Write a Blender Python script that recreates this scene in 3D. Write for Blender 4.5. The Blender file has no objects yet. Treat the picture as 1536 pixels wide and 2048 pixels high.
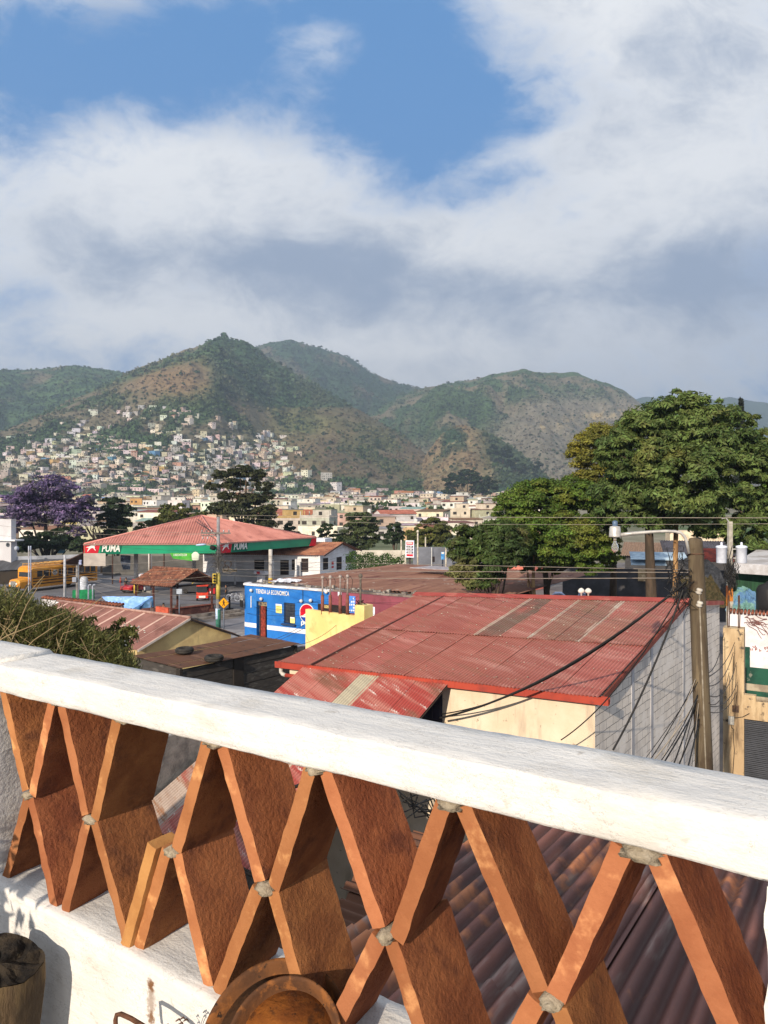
import bpy, math, random
import numpy as np
from mathutils import Vector, Matrix
random.seed(7); RNG = np.random.default_rng(7)
SC = bpy.context.scene; COL = SC.collection
F = 1450.0; CX = 768.0; HY = 1010.0; CZ = 9.6
V = Vector
def P(px, py, d): return V(((px-CX)/F*d, d, CZ+(HY-py)/F*d))
def Pz(px, d, z): return V(((px-CX)/F*d, d, z))
def DZ(py, z): return (CZ-z)*F/(py-HY)          # depth at which a row of the photo meets height z
def PZ(px, py, z): return P(px, py, DZ(py, z))
BD = ([-200, 0, 45, 85, 130, 220, 400, 800, 1000, 1500, 9000], [-9.6, -9.6, -9.5, -10.5, -10.5, -9.5, -5.5, 6, 12, 25, 45])
def gz(d): return CZ+float(np.interp(d, *BD))
E1 = V((.831, -.556, 0)); E2 = V((.556, .831, 0)); P0 = V((-.503, 1.45, CZ))
def W(u, w, z): return P0+E1*u+E2*w+V((0, 0, z))
UP = V((0, 0, 1))
# ---------------------------------------------------------------- objects
WL = {}
def tag(o, label=None, cat=None, group=None, kind=None):
    if label: o['label'] = label
    if cat: o['category'] = cat
    if group: o['group'] = group
    if kind: o['kind'] = kind
    return o
def root(name, loc, label, cat, group=None):
    o = bpy.data.objects.new(name, None); COL.objects.link(o); o.location = loc; o.empty_display_size = .1
    WL[o.name] = V(loc); return tag(o, label, cat, group)
def link_mesh(name, me, parent=None):
    o = bpy.data.objects.new(name, me); COL.objects.link(o)
    if parent is not None:
        o.parent = parent; L = WL[parent.name]; me.transform(Matrix.Translation(-L)); WL[o.name] = L
    else:
        n = len(me.vertices); co = np.empty(n*3); me.vertices.foreach_get('co', co); co = co.reshape(-1, 3)
        c = (co.min(0)+co.max(0))/2; L = V((c[0], c[1], co[:, 2].min()))
        me.transform(Matrix.Translation(-L)); o.location = L; WL[o.name] = L
    return o
def np_mesh(name, verts, faces, mat, parent=None, smooth=False, tint=None, link=True):
    """verts (n,3), faces (m,k) arrays"""
    verts = np.asarray(verts, np.float32); faces = np.asarray(faces, np.int32)
    me = bpy.data.meshes.new(name); m, k = faces.shape
    me.vertices.add(len(verts)); me.vertices.foreach_set('co', verts.ravel())
    me.loops.add(m*k); me.loops.foreach_set('vertex_index', faces.ravel())
    me.polygons.add(m); me.polygons.foreach_set('loop_start', np.arange(m, dtype=np.int32)*k)
    if smooth: me.polygons.foreach_set('use_smooth', np.ones(m, bool))
    me.update(calc_edges=True)
    if tint is not None:
        a = me.attributes.new('tint', 'FLOAT_COLOR', 'POINT')
        t = np.ones((len(verts), 4), np.float32); t[:, :3] = tint; a.data.foreach_set('color', t.ravel())
    me.materials.append(mat)
    return link_mesh(name, me, parent) if link else me
class MB:
    def __init__(s): s.v = []; s.f = []; s.t = []; s.cur = None
    def add(s, vs, fs):
        o = len(s.v); s.v += [V(v) for v in vs]; s.f += [tuple(i+o for i in f) for f in fs]
        if s.cur is not None: s.t += [s.cur]*len(vs)
        return s
    def hexa(s, p): # p0-3 bottom loop, p4-7 top loop
        return s.add(p, [(3, 2, 1, 0), (4, 5, 6, 7), (0, 1, 5, 4), (1, 2, 6, 5), (2, 3, 7, 6), (3, 0, 4, 7)])
    def obox(s, o, a, b, c): # corner o and three edge vectors
        o = V(o); a = V(a); b = V(b); c = V(c)
        if a.cross(b).dot(c) < 0: a, b = b, a
        return s.hexa([o, o+a, o+a+b, o+b, o+c, o+a+c, o+a+b+c, o+b+c])
    def cbox(s, c, sx, sy, sz, rz=0): # centre of the base
        ca, sa = math.cos(rz), math.sin(rz); a = V((ca, sa, 0))*sx; b = V((-sa, ca, 0))*sy
        return s.obox(V(c)-a/2-b/2, a, b, V((0, 0, sz)))
    def prism(s, poly, d):
        n = len(poly); d = V(d); vs = [V(p) for p in poly]+[V(p)+d for p in poly]
        return s.add(vs, [tuple(range(n-1, -1, -1)), tuple(range(n, 2*n))]+[(i, (i+1) % n, n+(i+1) % n, n+i) for i in range(n)])
    def quad(s, a, b, c, d): return s.add([a, b, c, d], [(0, 1, 2, 3)])
    def tube(s, pts, r, n=8, cap=True):
        pts = [V(p) for p in pts]; m = len(pts); rs = r if isinstance(r, (list, tuple)) else [r]*m
        vs = []; ref = None
        for i, p in enumerate(pts):
            t = (pts[min(i+1, m-1)]-pts[max(i-1, 0)]); t = t.normalized() if t.length > 1e-9 else V((0, 0, 1))
            if ref is None: ref = V((1, 0, 0)) if abs(t.x) < .8 else V((0, 1, 0))
            a = (ref-t*ref.dot(t)).normalized(); ref = a; b = t.cross(a)
            vs += [p+(a*math.cos(2*math.pi*k/n)+b*math.sin(2*math.pi*k/n))*rs[i] for k in range(n)]
        fs = [(i*n+k, i*n+(k+1) % n, (i+1)*n+(k+1) % n, (i+1)*n+k) for i in range(m-1) for k in range(n)]
        if cap: fs += [tuple(range(n-1, -1, -1)), tuple(range((m-1)*n, m*n))]
        return s.add(vs, fs)
    def lathe(s, prof, c, axis=UP, n=24, sy=1.0):
        axis = V(axis).normalized(); ref = V((1, 0, 0)) if abs(axis.x) < .8 else V((0, 1, 0))
        a = (ref-axis*ref.dot(axis)).normalized(); b = axis.cross(a); m = len(prof); c = V(c)
        vs = [c+axis*h+(a*math.cos(2*math.pi*k/n)+b*math.sin(2*math.pi*k/n)*sy)*r for r, h in prof for k in range(n)]
        fs = [(i*n+k, i*n+(k+1) % n, (i+1)*n+(k+1) % n, (i+1)*n+k) for i in range(m-1) for k in range(n)]
        if prof[0][0] > 1e-6: fs.append(tuple(range(n-1, -1, -1)))
        if prof[-1][0] > 1e-6: fs.append(tuple(range((m-1)*n, m*n)))
        return s.add(vs, fs)
    def grid(s, fn, nu, nv):
        vs = [fn(i/nu, j/nv) for j in range(nv+1) for i in range(nu+1)]
        return s.add(vs, [(j*(nu+1)+i, j*(nu+1)+i+1, (j+1)*(nu+1)+i+1, (j+1)*(nu+1)+i) for j in range(nv) for i in range(nu)])
    def build(s, name, mat, parent=None, smooth=False, label=None, tint=None, sharp=None):
        me = bpy.data.meshes.new(name); me.from_pydata([tuple(v) for v in s.v], [], s.f); me.update()
        if smooth: me.polygons.foreach_set('use_smooth', [True]*len(me.polygons))
        if s.t and len(s.t) == len(s.v):
            a = me.attributes.new('tint', 'FLOAT_COLOR', 'POINT')
            a.data.foreach_set('color', [x for c in s.t for x in (c[0], c[1], c[2], 1)])
        me.materials.append(mat)
        if sharp: me.polygons.foreach_set('use_smooth', [True]*len(me.polygons)); me.set_sharp_from_angle(angle=sharp)
        o = link_mesh(name, me, parent)
        if label: o['label'] = label
        return o
def mesh_part(name, mat, parent, fn, smooth=False, label=None):
    b = MB(); fn(b); return b.build(name, mat, parent, smooth, label)
def copy_tree(o, parent=None):
    c = o.copy(); COL.objects.link(c)
    if parent: c.parent = parent
    for ch in list(o.children): copy_tree(ch, c)
    return c
def corr(mb, p00, p10, p01, p11, pitch, amp, rows=1, tintfn=None, nrm=None, sub=6, drop=None, rk=0.):
    """corrugated sheet: waves run along v (p00->p01), spaced along u (p00->p10)"""
    p00, p10, p01, p11 = map(V, (p00, p10, p01, p11))
    L = ((p10-p00).length+(p11-p01).length)/2; n = max(2, int(L/pitch*sub))
    N = nrm or (p10-p00).cross(p01-p00).normalized()
    if N.z < 0 and nrm is None: N = -N
    o = len(mb.v)
    for j in range(rows+1):
        v = j/rows
        for i in range(n+1):
            u = i/n; p = p00*(1-u)*(1-v)+p10*u*(1-v)+p01*(1-u)*v+p11*u*v
            mb.v.append(p+N*amp*math.cos(2*math.pi*L*u/pitch)+(V((0, 0, drop(u, v))) if drop else V((0, 0, 0))))
            if tintfn or rk:
                k = 1+rk*math.cos(2*math.pi*L*u/pitch); mb.t.append(tuple(x*k for x in (tintfn(u, v) if tintfn else (1, 1, 1))))
    for j in range(rows):
        for i in range(n):
            a = o+j*(n+1)+i; mb.f.append((a, a+1, a+n+2, a+n+1))
class Wall:
    """a vertical plane through two ground points, facing the camera; s along, z up, o out of the plane"""
    def __init__(s, A, B, face=None):
        s.A = V((A[0], A[1], 0)); s.B = V((B[0], B[1], 0)); s.t = (s.B-s.A).normalized(); s.L = (s.B-s.A).length
        n = V((s.t.y, -s.t.x, 0)); f = V(face) if face is not None else -s.A
        s.n = n if n.dot(f) > 0 else -n
    def s_at(s, px):
        k = (px-CX)/F # A.x + t.x s = k (A.y + t.y s)
        return (k*s.A.y-s.A.x)/(s.t.x-k*s.t.y)
    def d_at(s, px): return s.A.y+s.t.y*s.s_at(px)
    def z_at(s, px, py): return CZ+(HY-py)/F*s.d_at(px)
    def pt(s, a, z, o=0): q = s.A+s.t*a+s.n*o; q.z = z; return q
    def box(s, mb, s0, s1, z0, z1, o0, o1): mb.obox(s.pt(s0, z0, o0), s.t*(s1-s0), s.n*(o1-o0), V((0, 0, z1-z0)))
    def pbox(s, mb, x0, y0, x1, y1, o0, o1):
        xm = (x0+x1)/2; s.box(mb, s.s_at(x0), s.s_at(x1), s.z_at(xm, y1), s.z_at(xm, y0), o0, o1)
# ---------------------------------------------------------------- noise
def vnoise(x, y, seed=0):
    x = np.asarray(x, float); y = np.asarray(y, float); xi = np.floor(x).astype(np.int64); yi = np.floor(y).astype(np.int64)
    fx = x-xi; fy = y-yi; fx = fx*fx*(3-2*fx); fy = fy*fy*(3-2*fy)
    def h(a, b):
        n = (a*374761393+b*668265263+seed*1442695041) & 0x7fffffff; n = ((n ^ (n >> 13))*1274126177) & 0x7fffffff
        return ((n ^ (n >> 16)) & 0xffff)/65535.0
    return (h(xi, yi)*(1-fx)+h(xi+1, yi)*fx)*(1-fy)+(h(xi, yi+1)*(1-fx)+h(xi+1, yi+1)*fx)*fy
def fbm(x, y, o=5, seed=0):
    s = 0; a = .5; x = np.asarray(x, float); y = np.asarray(y, float)
    for i in range(o): s = s+a*vnoise(x, y, seed+i); x = x*2.03; y = y*2.03; a *= .5
    return s/(1-.5**o)
# ---------------------------------------------------------------- materials
def nd(nt, t, **kw):
    n = nt.nodes.new(t)
    for k, v in kw.items():
        if k in n.inputs.keys(): n.inputs[k].default_value = v
        else: setattr(n, k, v)
    return n
def mix(nt, f, a, b, mode='MIX'):
    m = nt.nodes.new('ShaderNodeMix'); m.data_type = 'RGBA'; m.blend_type = mode
    for s, x in ((m.inputs[0], f), (m.inputs[6], a), (m.inputs[7], b)):
        if hasattr(x, 'is_linked'): nt.links.new(x, s)
        else: s.default_value = x if s == m.inputs[0] else (*x[:3], 1)
    return m.outputs[2]
def mrange(nt, x, lo, hi, a=0., b=1., smooth=True):
    m = nt.nodes.new('ShaderNodeMapRange'); m.interpolation_type = 'SMOOTHSTEP' if smooth else 'LINEAR'
    nt.links.new(x, m.inputs[0])
    for i, v in zip((1, 2, 3, 4), (lo, hi, a, b)): m.inputs[i].default_value = v
    return m.outputs[0]
def mth(nt, op, a, b=None, c=None):
    m = nt.nodes.new('ShaderNodeMath'); m.operation = op
    for i, x in enumerate((a, b, c)):
        if x is None: continue
        if hasattr(x, 'is_linked'): nt.links.new(x, m.inputs[i])
        else: m.inputs[i].default_value = x
    return m.outputs[0]
def coords(nt, rot=0, st=(1, 1, 1)):
    g = nt.nodes.new('ShaderNodeNewGeometry'); r = nt.nodes.new('ShaderNodeVectorRotate'); r.rotation_type = 'Z_AXIS'
    nt.links.new(g.outputs['Position'], r.inputs['Vector']); r.inputs['Angle'].default_value = rot
    m = nt.nodes.new('ShaderNodeVectorMath'); m.operation = 'MULTIPLY'; nt.links.new(r.outputs[0], m.inputs[0]); m.inputs[1].default_value = st
    return m.outputs[0]
def noise(nt, vec, sc, det=5, rough=.6):
    n = nt.nodes.new('ShaderNodeTexNoise'); nt.links.new(vec, n.inputs['Vector'])
    n.inputs['Scale'].default_value = sc; n.inputs['Detail'].default_value = det; n.inputs['Roughness'].default_value = rough
    return n.outputs['Fac']
MATS = {}
def new_mat(name):
    m = bpy.data.materials.new(name); m.use_nodes = True; nt = m.node_tree; MATS[name] = m
    return m, nt, nt.nodes['Principled BSDF']
def mk(name, c1, c2=None, sc=3, lo=.38, hi=.62, st=(1, 1, 1), rot=0, c3=None, sc3=1.2, lo3=.52, hi3=.68, st3=None, rough=.85, metal=0,
       bump=0, bsc=60, bst=None, tint=False, spec=.25, bdist=.01, island=0, trans=0, c4=None, sc4=8, lo4=.6, hi4=.7, st4=None, orand=0):
    if name in MATS: return MATS[name]
    m, nt, b = new_mat(name); L = nt.links.new
    if c2 is None: c2 = tuple(x*.82 for x in c1)
    v = coords(nt, rot, st); col = mix(nt, mrange(nt, noise(nt, v, sc), lo, hi), c1, c2)
    if c3: col = mix(nt, mrange(nt, noise(nt, coords(nt, rot, st3 or st), sc3), lo3, hi3), col, c3)
    if c4: col = mix(nt, mrange(nt, noise(nt, coords(nt, rot, st4 or (1, 1, 1)), sc4), lo4, hi4), col, c4)
    if tint:
        a = nt.nodes.new('ShaderNodeAttribute'); a.attribute_name = 'tint'; col = mix(nt, 1., col, a.outputs['Color'], 'MULTIPLY')
    if orand:
        oi = nt.nodes.new('ShaderNodeObjectInfo'); h = nt.nodes.new('ShaderNodeHueSaturation'); L(col, h.inputs['Color'])
        L(mrange(nt, oi.outputs['Random'], 0, 1, 1-orand, 1+orand, False), h.inputs['Value']); L(mrange(nt, mth(nt, 'FRACT', mth(nt, 'MULTIPLY', oi.outputs['Random'], 7.31)), 0, 1, .5-orand*.05, .5+orand*.05, False), h.inputs['Hue']); col = h.outputs[0]
    if island:
        g = nt.nodes.new('ShaderNodeNewGeometry'); h = nt.nodes.new('ShaderNodeHueSaturation'); L(col, h.inputs['Color'])
        L(mrange(nt, g.outputs['Random Per Island'], 0, 1, 1-island, 1+island, False), h.inputs['Value'])
        L(mrange(nt, g.outputs['Random Per Island'], 0, 1, .5-island*.05, .5+island*.04, False), h.inputs['Hue']); col = h.outputs[0]
    L(col, b.inputs['Base Color']); b.inputs['Roughness'].default_value = rough; b.inputs['Metallic'].default_value = metal
    b.inputs['Specular IOR Level'].default_value = spec
    if bump:
        bn = nt.nodes.new('ShaderNodeBump'); bn.inputs['Strength'].default_value = bump; bn.inputs['Distance'].default_value = bdist
        L(noise(nt, coords(nt, rot, bst or (1, 1, 1)), bsc, 6, .65), bn.inputs['Height']); L(bn.outputs[0], b.inputs['Normal'])
    if trans:
        out = nt.nodes['Material Output']; t = nt.nodes.new('ShaderNodeBsdfTranslucent'); L(col, t.inputs[0])
        ms = nt.nodes.new('ShaderNodeMixShader'); ms.inputs[0].default_value = trans; L(b.outputs[0], ms.inputs[1]); L(t.outputs[0], ms.inputs[2]); L(ms.outputs[0], out.inputs[0])
    return m
def srgb(r, g, b):
    f = lambda c: (c/255/12.92) if c <= 10 else ((c/255+.055)/1.055)**2.4
    return (f(r)*.94, f(g)*1.02, f(b)*1.24)
def glass(name, c=(.03, .035, .04)):
    if name in MATS: return MATS[name]
    m, nt, b = new_mat(name); b.inputs['Base Color'].default_value = (*c, 1); b.inputs['Roughness'].default_value = .12; return m
def text_obj(s, name, origin, right, up, h, mat, parent, ext=.01, bold=0., shear=0., width=None, align='LEFT'):
    cu = bpy.data.curves.new('lettering', 'FONT'); cu.body = s; cu.size = 1; cu.extrude = .5; cu.offset = bold; cu.shear = shear; cu.align_x = align; cu.resolution_u = 3
    ob = bpy.data.objects.new('lettering', cu); me = bpy.data.meshes.new_from_object(ob); bpy.data.objects.remove(ob)
    n = len(me.vertices); co = np.empty(n*3); me.vertices.foreach_get('co', co); co = co.reshape(-1, 3)
    x0, x1 = co[:, 0].min(), co[:, 0].max(); y1 = co[:, 1].max(); y0 = min(0, co[:, 1].min())
    sy = h/.7; sx = sy if width is None else width/(x1-x0)
    off = x0 if align == 'LEFT' else (x0+x1)/2
    R = V(right).normalized(); U = V(up).normalized(); N = R.cross(U)
    pts = np.array(origin)+np.outer((co[:, 0]-off)*sx, R)+np.outer(co[:, 1]*sy, U)+np.outer(co[:, 2]*ext, N)
    me.vertices.foreach_set('co', pts.astype(np.float32).ravel()); me.update(); me.materials.clear(); me.materials.append(mat); me.name = name
    return link_mesh(name, me, parent)
# ================================================================ camera, light, sky
SUN_AZ = math.radians(27); SUN_EL = math.radians(22.5)
cam = bpy.data.cameras.new('camera'); co_ = bpy.data.objects.new('camera', cam); COL.objects.link(co_)
co_.location = (0, 0, CZ); co_.rotation_euler = (math.pi/2, 0, 0); cam.sensor_fit = 'VERTICAL'; cam.sensor_height = 36; cam.lens = F/2048*36
cam.shift_y = -(1024-HY)/2048; cam.clip_start = .05; cam.clip_end = 30000; SC.camera = co_
sl = bpy.data.lights.new('sun', 'SUN'); sl.energy = 5.0; sl.angle = math.radians(.55); sl.color = (1, .845, .66)
so = bpy.data.objects.new('sun', sl); COL.objects.link(so)
LD = V((math.sin(SUN_AZ)*math.cos(SUN_EL), math.cos(SUN_AZ)*math.cos(SUN_EL), -math.sin(SUN_EL)))
so.rotation_euler = LD.to_track_quat('-Z', 'Y').to_euler(); so.location = (-20, -30, 40)
SC.view_settings.view_transform = 'Standard'; SC.view_settings.look = 'None'; SC.view_settings.exposure = .22; SC.view_settings.gamma = 1
SC.cycles.max_bounces = 6; SC.cycles.diffuse_bounces = 3; SC.cycles.glossy_bounces = 2; SC.cycles.transmission_bounces = 4; SC.cycles.volume_bounces = 0
SC.cycles.transparent_max_bounces = 6; SC.cycles.use_denoising = True; SC.cycles.sample_clamp_indirect = 6
wd = bpy.data.worlds.new('World'); SC.world = wd; wd.use_nodes = True
def SR(*c): return tuple((x/255/12.92) if x <= 10 else ((x/255+.055)/1.055)**2.4 for x in c)
def build_sky():
    nt = wd.node_tree; L = nt.links.new; bg = nt.nodes['Background']; bg.inputs[1].default_value = .1
    sky = nt.nodes.new('ShaderNodeTexSky'); sky.sky_type = 'NISHITA'; sky.sun_disc = False; sky.sun_elevation = SUN_EL
    sky.sun_rotation = math.pi+SUN_AZ; sky.air_density = 1.0; sky.dust_density = .6; sky.ozone_density = 2.0; sky.altitude = 1500
    tc = nt.nodes.new('ShaderNodeTexCoord'); sx = nt.nodes.new('ShaderNodeSeparateXYZ'); L(tc.outputs['Generated'], sx.inputs[0])
    x, y, z = sx.outputs
    yy = mth(nt, 'MAXIMUM', mth(nt, 'ABSOLUTE', y), .15); u = mth(nt, 'DIVIDE', x, yy); v = mth(nt, 'DIVIDE', z, yy)
    cv = nt.nodes.new('ShaderNodeCombineXYZ'); L(u, cv.inputs[0]); L(mth(nt, 'MULTIPLY', v, 1.5), cv.inputs[1]); L(mth(nt, 'MULTIPLY', y, .2), cv.inputs[2])
    def warp(vec, sc, amt):
        n = nt.nodes.new('ShaderNodeTexNoise'); n.inputs['Scale'].default_value = sc; n.inputs['Detail'].default_value = 3; L(vec, n.inputs['Vector'])
        a = nt.nodes.new('ShaderNodeVectorMath'); a.operation = 'SUBTRACT'; L(n.outputs['Color'], a.inputs[0]); a.inputs[1].default_value = (.5, .5, .5)
        s = nt.nodes.new('ShaderNodeVectorMath'); s.operation = 'SCALE'; L(a.outputs[0], s.inputs[0]); s.inputs['Scale'].default_value = amt
        o = nt.nodes.new('ShaderNodeVectorMath'); o.operation = 'ADD'; L(vec, o.inputs[0]); L(s.outputs[0], o.inputs[1]); return o.outputs[0]
    cw = warp(warp(cv.outputs[0], 2.2, .22), 9, .05)
    n1 = noise(nt, cw, 2.6, 9, .60); n2 = noise(nt, cw, 7.5, 9, .66)
    sw = nt.nodes.new('ShaderNodeSeparateXYZ'); L(cw, sw.inputs[0]); uw = sw.outputs[0]; vw = mth(nt, 'DIVIDE', sw.outputs[1], 1.5)
    n3 = noise(nt, cw, 22, 6, .6)
    def blob(px, py, rx, ry, amt, ang=0):
        cx = (px-CX)/F; cy = (HY-py)/F; c, s = math.cos(math.radians(ang)), math.sin(math.radians(ang))
        a = mth(nt, 'SUBTRACT', uw, cx); b = mth(nt, 'SUBTRACT', vw, cy)
        p = mth(nt, 'DIVIDE', mth(nt, 'ADD', mth(nt, 'MULTIPLY', a, c), mth(nt, 'MULTIPLY', b, s)), rx/F)
        q = mth(nt, 'DIVIDE', mth(nt, 'SUBTRACT', mth(nt, 'MULTIPLY', b, c), mth(nt, 'MULTIPLY', a, s)), ry/F)
        r2 = mth(nt, 'ADD', mth(nt, 'MULTIPLY', p, p), mth(nt, 'MULTIPLY', q, q))
        return mth(nt, 'MULTIPLY', mth(nt, 'EXPONENT', mth(nt, 'MULTIPLY', r2, -1)), amt)
    def total(base, items):
        t = base
        for it in items: t = mth(nt, 'ADD', t, blob(*it))
        return t
    cover = total(.26, [(900, 235, 350, 115, -.52, -26), (850, 350, 130, 60, -.30), (790, 50, 170, 130, -.36), (200, 105, 520, 135, -.92, 0), (60, 280, 180, 70, -.2), (30, 610, 110, 60, -.35), (625, 95, 90, 65, .75, 0),
        (1260, 50, 260, 80, .42, -24), (1420, 150, 200, 160, .22), (300, 290, 260, 90, .36, 5), (400, 480, 500, 150, .3), (1300, 420, 330, 150, .34), (1040, 300, 110, 36, .34, 18), (700, 620, 900, 90, .3)])
    cover = mth(nt, 'ADD', cover, mth(nt, 'MULTIPLY', mth(nt, 'MAXIMUM', mrange(nt, z, .62, .8), mrange(nt, y, .05, -.2, 0, 1)), .40)) # unseen cloud added overhead and behind for neutral fill light
    back = mth(nt, 'MAXIMUM', mrange(nt, z, .62, .8), mrange(nt, y, .05, -.2, 0, 1))
    dens = mth(nt, 'ADD', cover, mth(nt, 'MULTIPLY', mth(nt, 'SUBTRACT', n1, .5), 1.5))
    dens = mth(nt, 'ADD', dens, mth(nt, 'MULTIPLY', mth(nt, 'SUBTRACT', n2, .5), 1.0))
    dens = mth(nt, 'ADD', dens, mth(nt, 'MULTIPLY', mth(nt, 'SUBTRACT', n3, .5), .45))
    mask = mrange(nt, dens, -.30, .50)
    dark = total(0, [(560, 560, 330, 80, .75, 3), (300, 510, 200, 50, .4), (1480, 560, 260, 110, .85, 5), (1100, 600, 300, 70, .4), (700, 500, 250, 50, .35, -10), (150, 470, 160, 40, .25),
        (1400, 120, 160, 120, .35), (760, 430, 160, 40, .2), (280, 300, 240, 60, -.25), (1180, 560, 90, 50, -.3), (950, 470, 200, 60, -.25, -15), (130, 690, 240, 45, -.9), (760, 700, 200, 40, -.35), (1400, 360, 220, 70, -.2)])
    dk = mth(nt, 'ADD', dark, mth(nt, 'MULTIPLY', mth(nt, 'SUBTRACT', n1, .5), 1.3))
    dk = mth(nt, 'ADD', dk, mth(nt, 'MULTIPLY', mth(nt, 'SUBTRACT', n2, .5), 1.7))
    dk = mth(nt, 'ADD', dk, mth(nt, 'MULTIPLY', mth(nt, 'SUBTRACT', n3, .5), .55))
    ccol = mix(nt, mrange(nt, dk, -.25, 1.05), tuple(x*10 for x in SR(236, 237, 238)), tuple(x*10 for x in SR(148, 163, 186)))
    ccol = mix(nt, back, ccol, tuple(x*10 for x in SR(196, 199, 204)))  # added unseen cloud greyed to tone the fill light
    skc = mix(nt, .8, sky.outputs[0], tuple(x*10 for x in SR(74, 140, 204)))
    L(mix(nt, mth(nt, 'MULTIPLY', mask, .96), skc, ccol), bg.inputs[0])
build_sky()
# ================================================================ hills
def arr(*p): a = np.array(p, float); return a[:, 0], a[:, 1]
HILLS = dict(
 ridge=(arr((-500, 770), (-200, 752), (0, 741), (75, 738), (150, 731), (200, 737), (245, 745), (300, 765), (380, 810), (500, 900), (560, 1000)), ([-500, 600], [2000, 2000]), ([-500, 600], [1250, 1250])),
 peak=(arr((-300, 930), (-60, 890), (40, 850), (110, 815), (180, 785), (235, 757), (275, 736), (330, 717), (385, 703), (415, 685), (445, 675), (490, 684), (530, 712), (570, 737), (620, 765), (680, 800), (740, 832), (800, 868), (850, 905), (900, 955), (960, 1000)),
       ([-300, 0, 250, 445, 600, 750, 900], [1100, 1250, 1500, 1700, 1600, 1450, 1250]), ([-300, 100, 500, 900], [700, 740, 800, 980])),
 dome=(arr((300, 800), (400, 730), (470, 703), (530, 690), (575, 684), (600, 688), (645, 698), (700, 716), (740, 744), (790, 765), (830, 774), (860, 780), (910, 810), (1000, 870), (1100, 960)), ([300, 1100], [2700, 2700]), ([300, 1100], [1500, 1500])),
 broad=(arr((560, 960), (660, 890), (740, 830), (800, 793), (860, 776), (905, 766), (960, 758), (1005, 749), (1040, 746), (1100, 750), (1160, 757), (1210, 767), (1250, 785), (1300, 820), (1350, 862), (1420, 908), (1500, 960), (1600, 1000)), ([560, 1600], [2300, 2200]), ([560, 1000, 1600], [1150, 1150, 1200])),
 knoll=(arr((780, 1000), (825, 955), (855, 905), (880, 872), (905, 853), (930, 849), (965, 860), (1000, 878), (1030, 898), (1057, 918), (1085, 945), (1120, 972), (1180, 1000)), ([780, 1180], [1250, 1250]), ([780, 1180], [960, 960])),
 far=(arr((900, 1000), (1050, 930), (1150, 870), (1230, 815), (1285, 794), (1330, 796), (1370, 792), (1430, 801), (1462, 794), (1500, 801), (1536, 806), (1700, 822), (2000, 850), (2600, 930)), ([900, 2600], [4200, 4200]), ([900, 2600], [2900, 2900])))
def terrain(px, d):
    px = np.asarray(px, float); d = np.asarray(d, float); base = np.interp(d, *BD); X = (px-CX)/F*d
    h = base.copy() if base.shape else np.array(base); best = np.zeros(h.shape, int)
    g = fbm(X/170+9, d/420+3, 4, 11)-.5; g2 = fbm(X/60, d/90, 4, 23)-.5; g3 = fbm(X/16, d/16, 3, 31)-.5
    for i, (k, (cr, dcs, dfs)) in enumerate(HILLS.items()):
        cy = np.interp(px, *cr, left=1040, right=1040); dc = np.interp(px, *dcs); df = np.interp(px, *dfs)
        cy = cy+1.6*(fbm(px/14., px*0+i, 3, 5)-.5)*2
        hc = (HY-cy)/F*dc; t = (d-df)/(dc-df); bc = np.interp(dc, *BD); am = np.clip((hc-bc)*.33, 0, 220)
        tt = np.clip(t, 0, 1); S = .35*tt+.65*tt*tt*(3-2*tt); env = np.sin(np.pi*tt)
        y = np.where(t <= 1, base*(1-S)+hc*S+am*env*(g*1.25+g2*.45)+g3*6*env, hc-(t-1)*(dc-df)*.55+g2*20*np.clip(t-1, 0, 1))
        y = np.where((t <= 0) | (hc < bc+4), -999, y)
        best = np.where(y > h, i+1, best); h = np.maximum(h, y)
    return h, best
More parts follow.
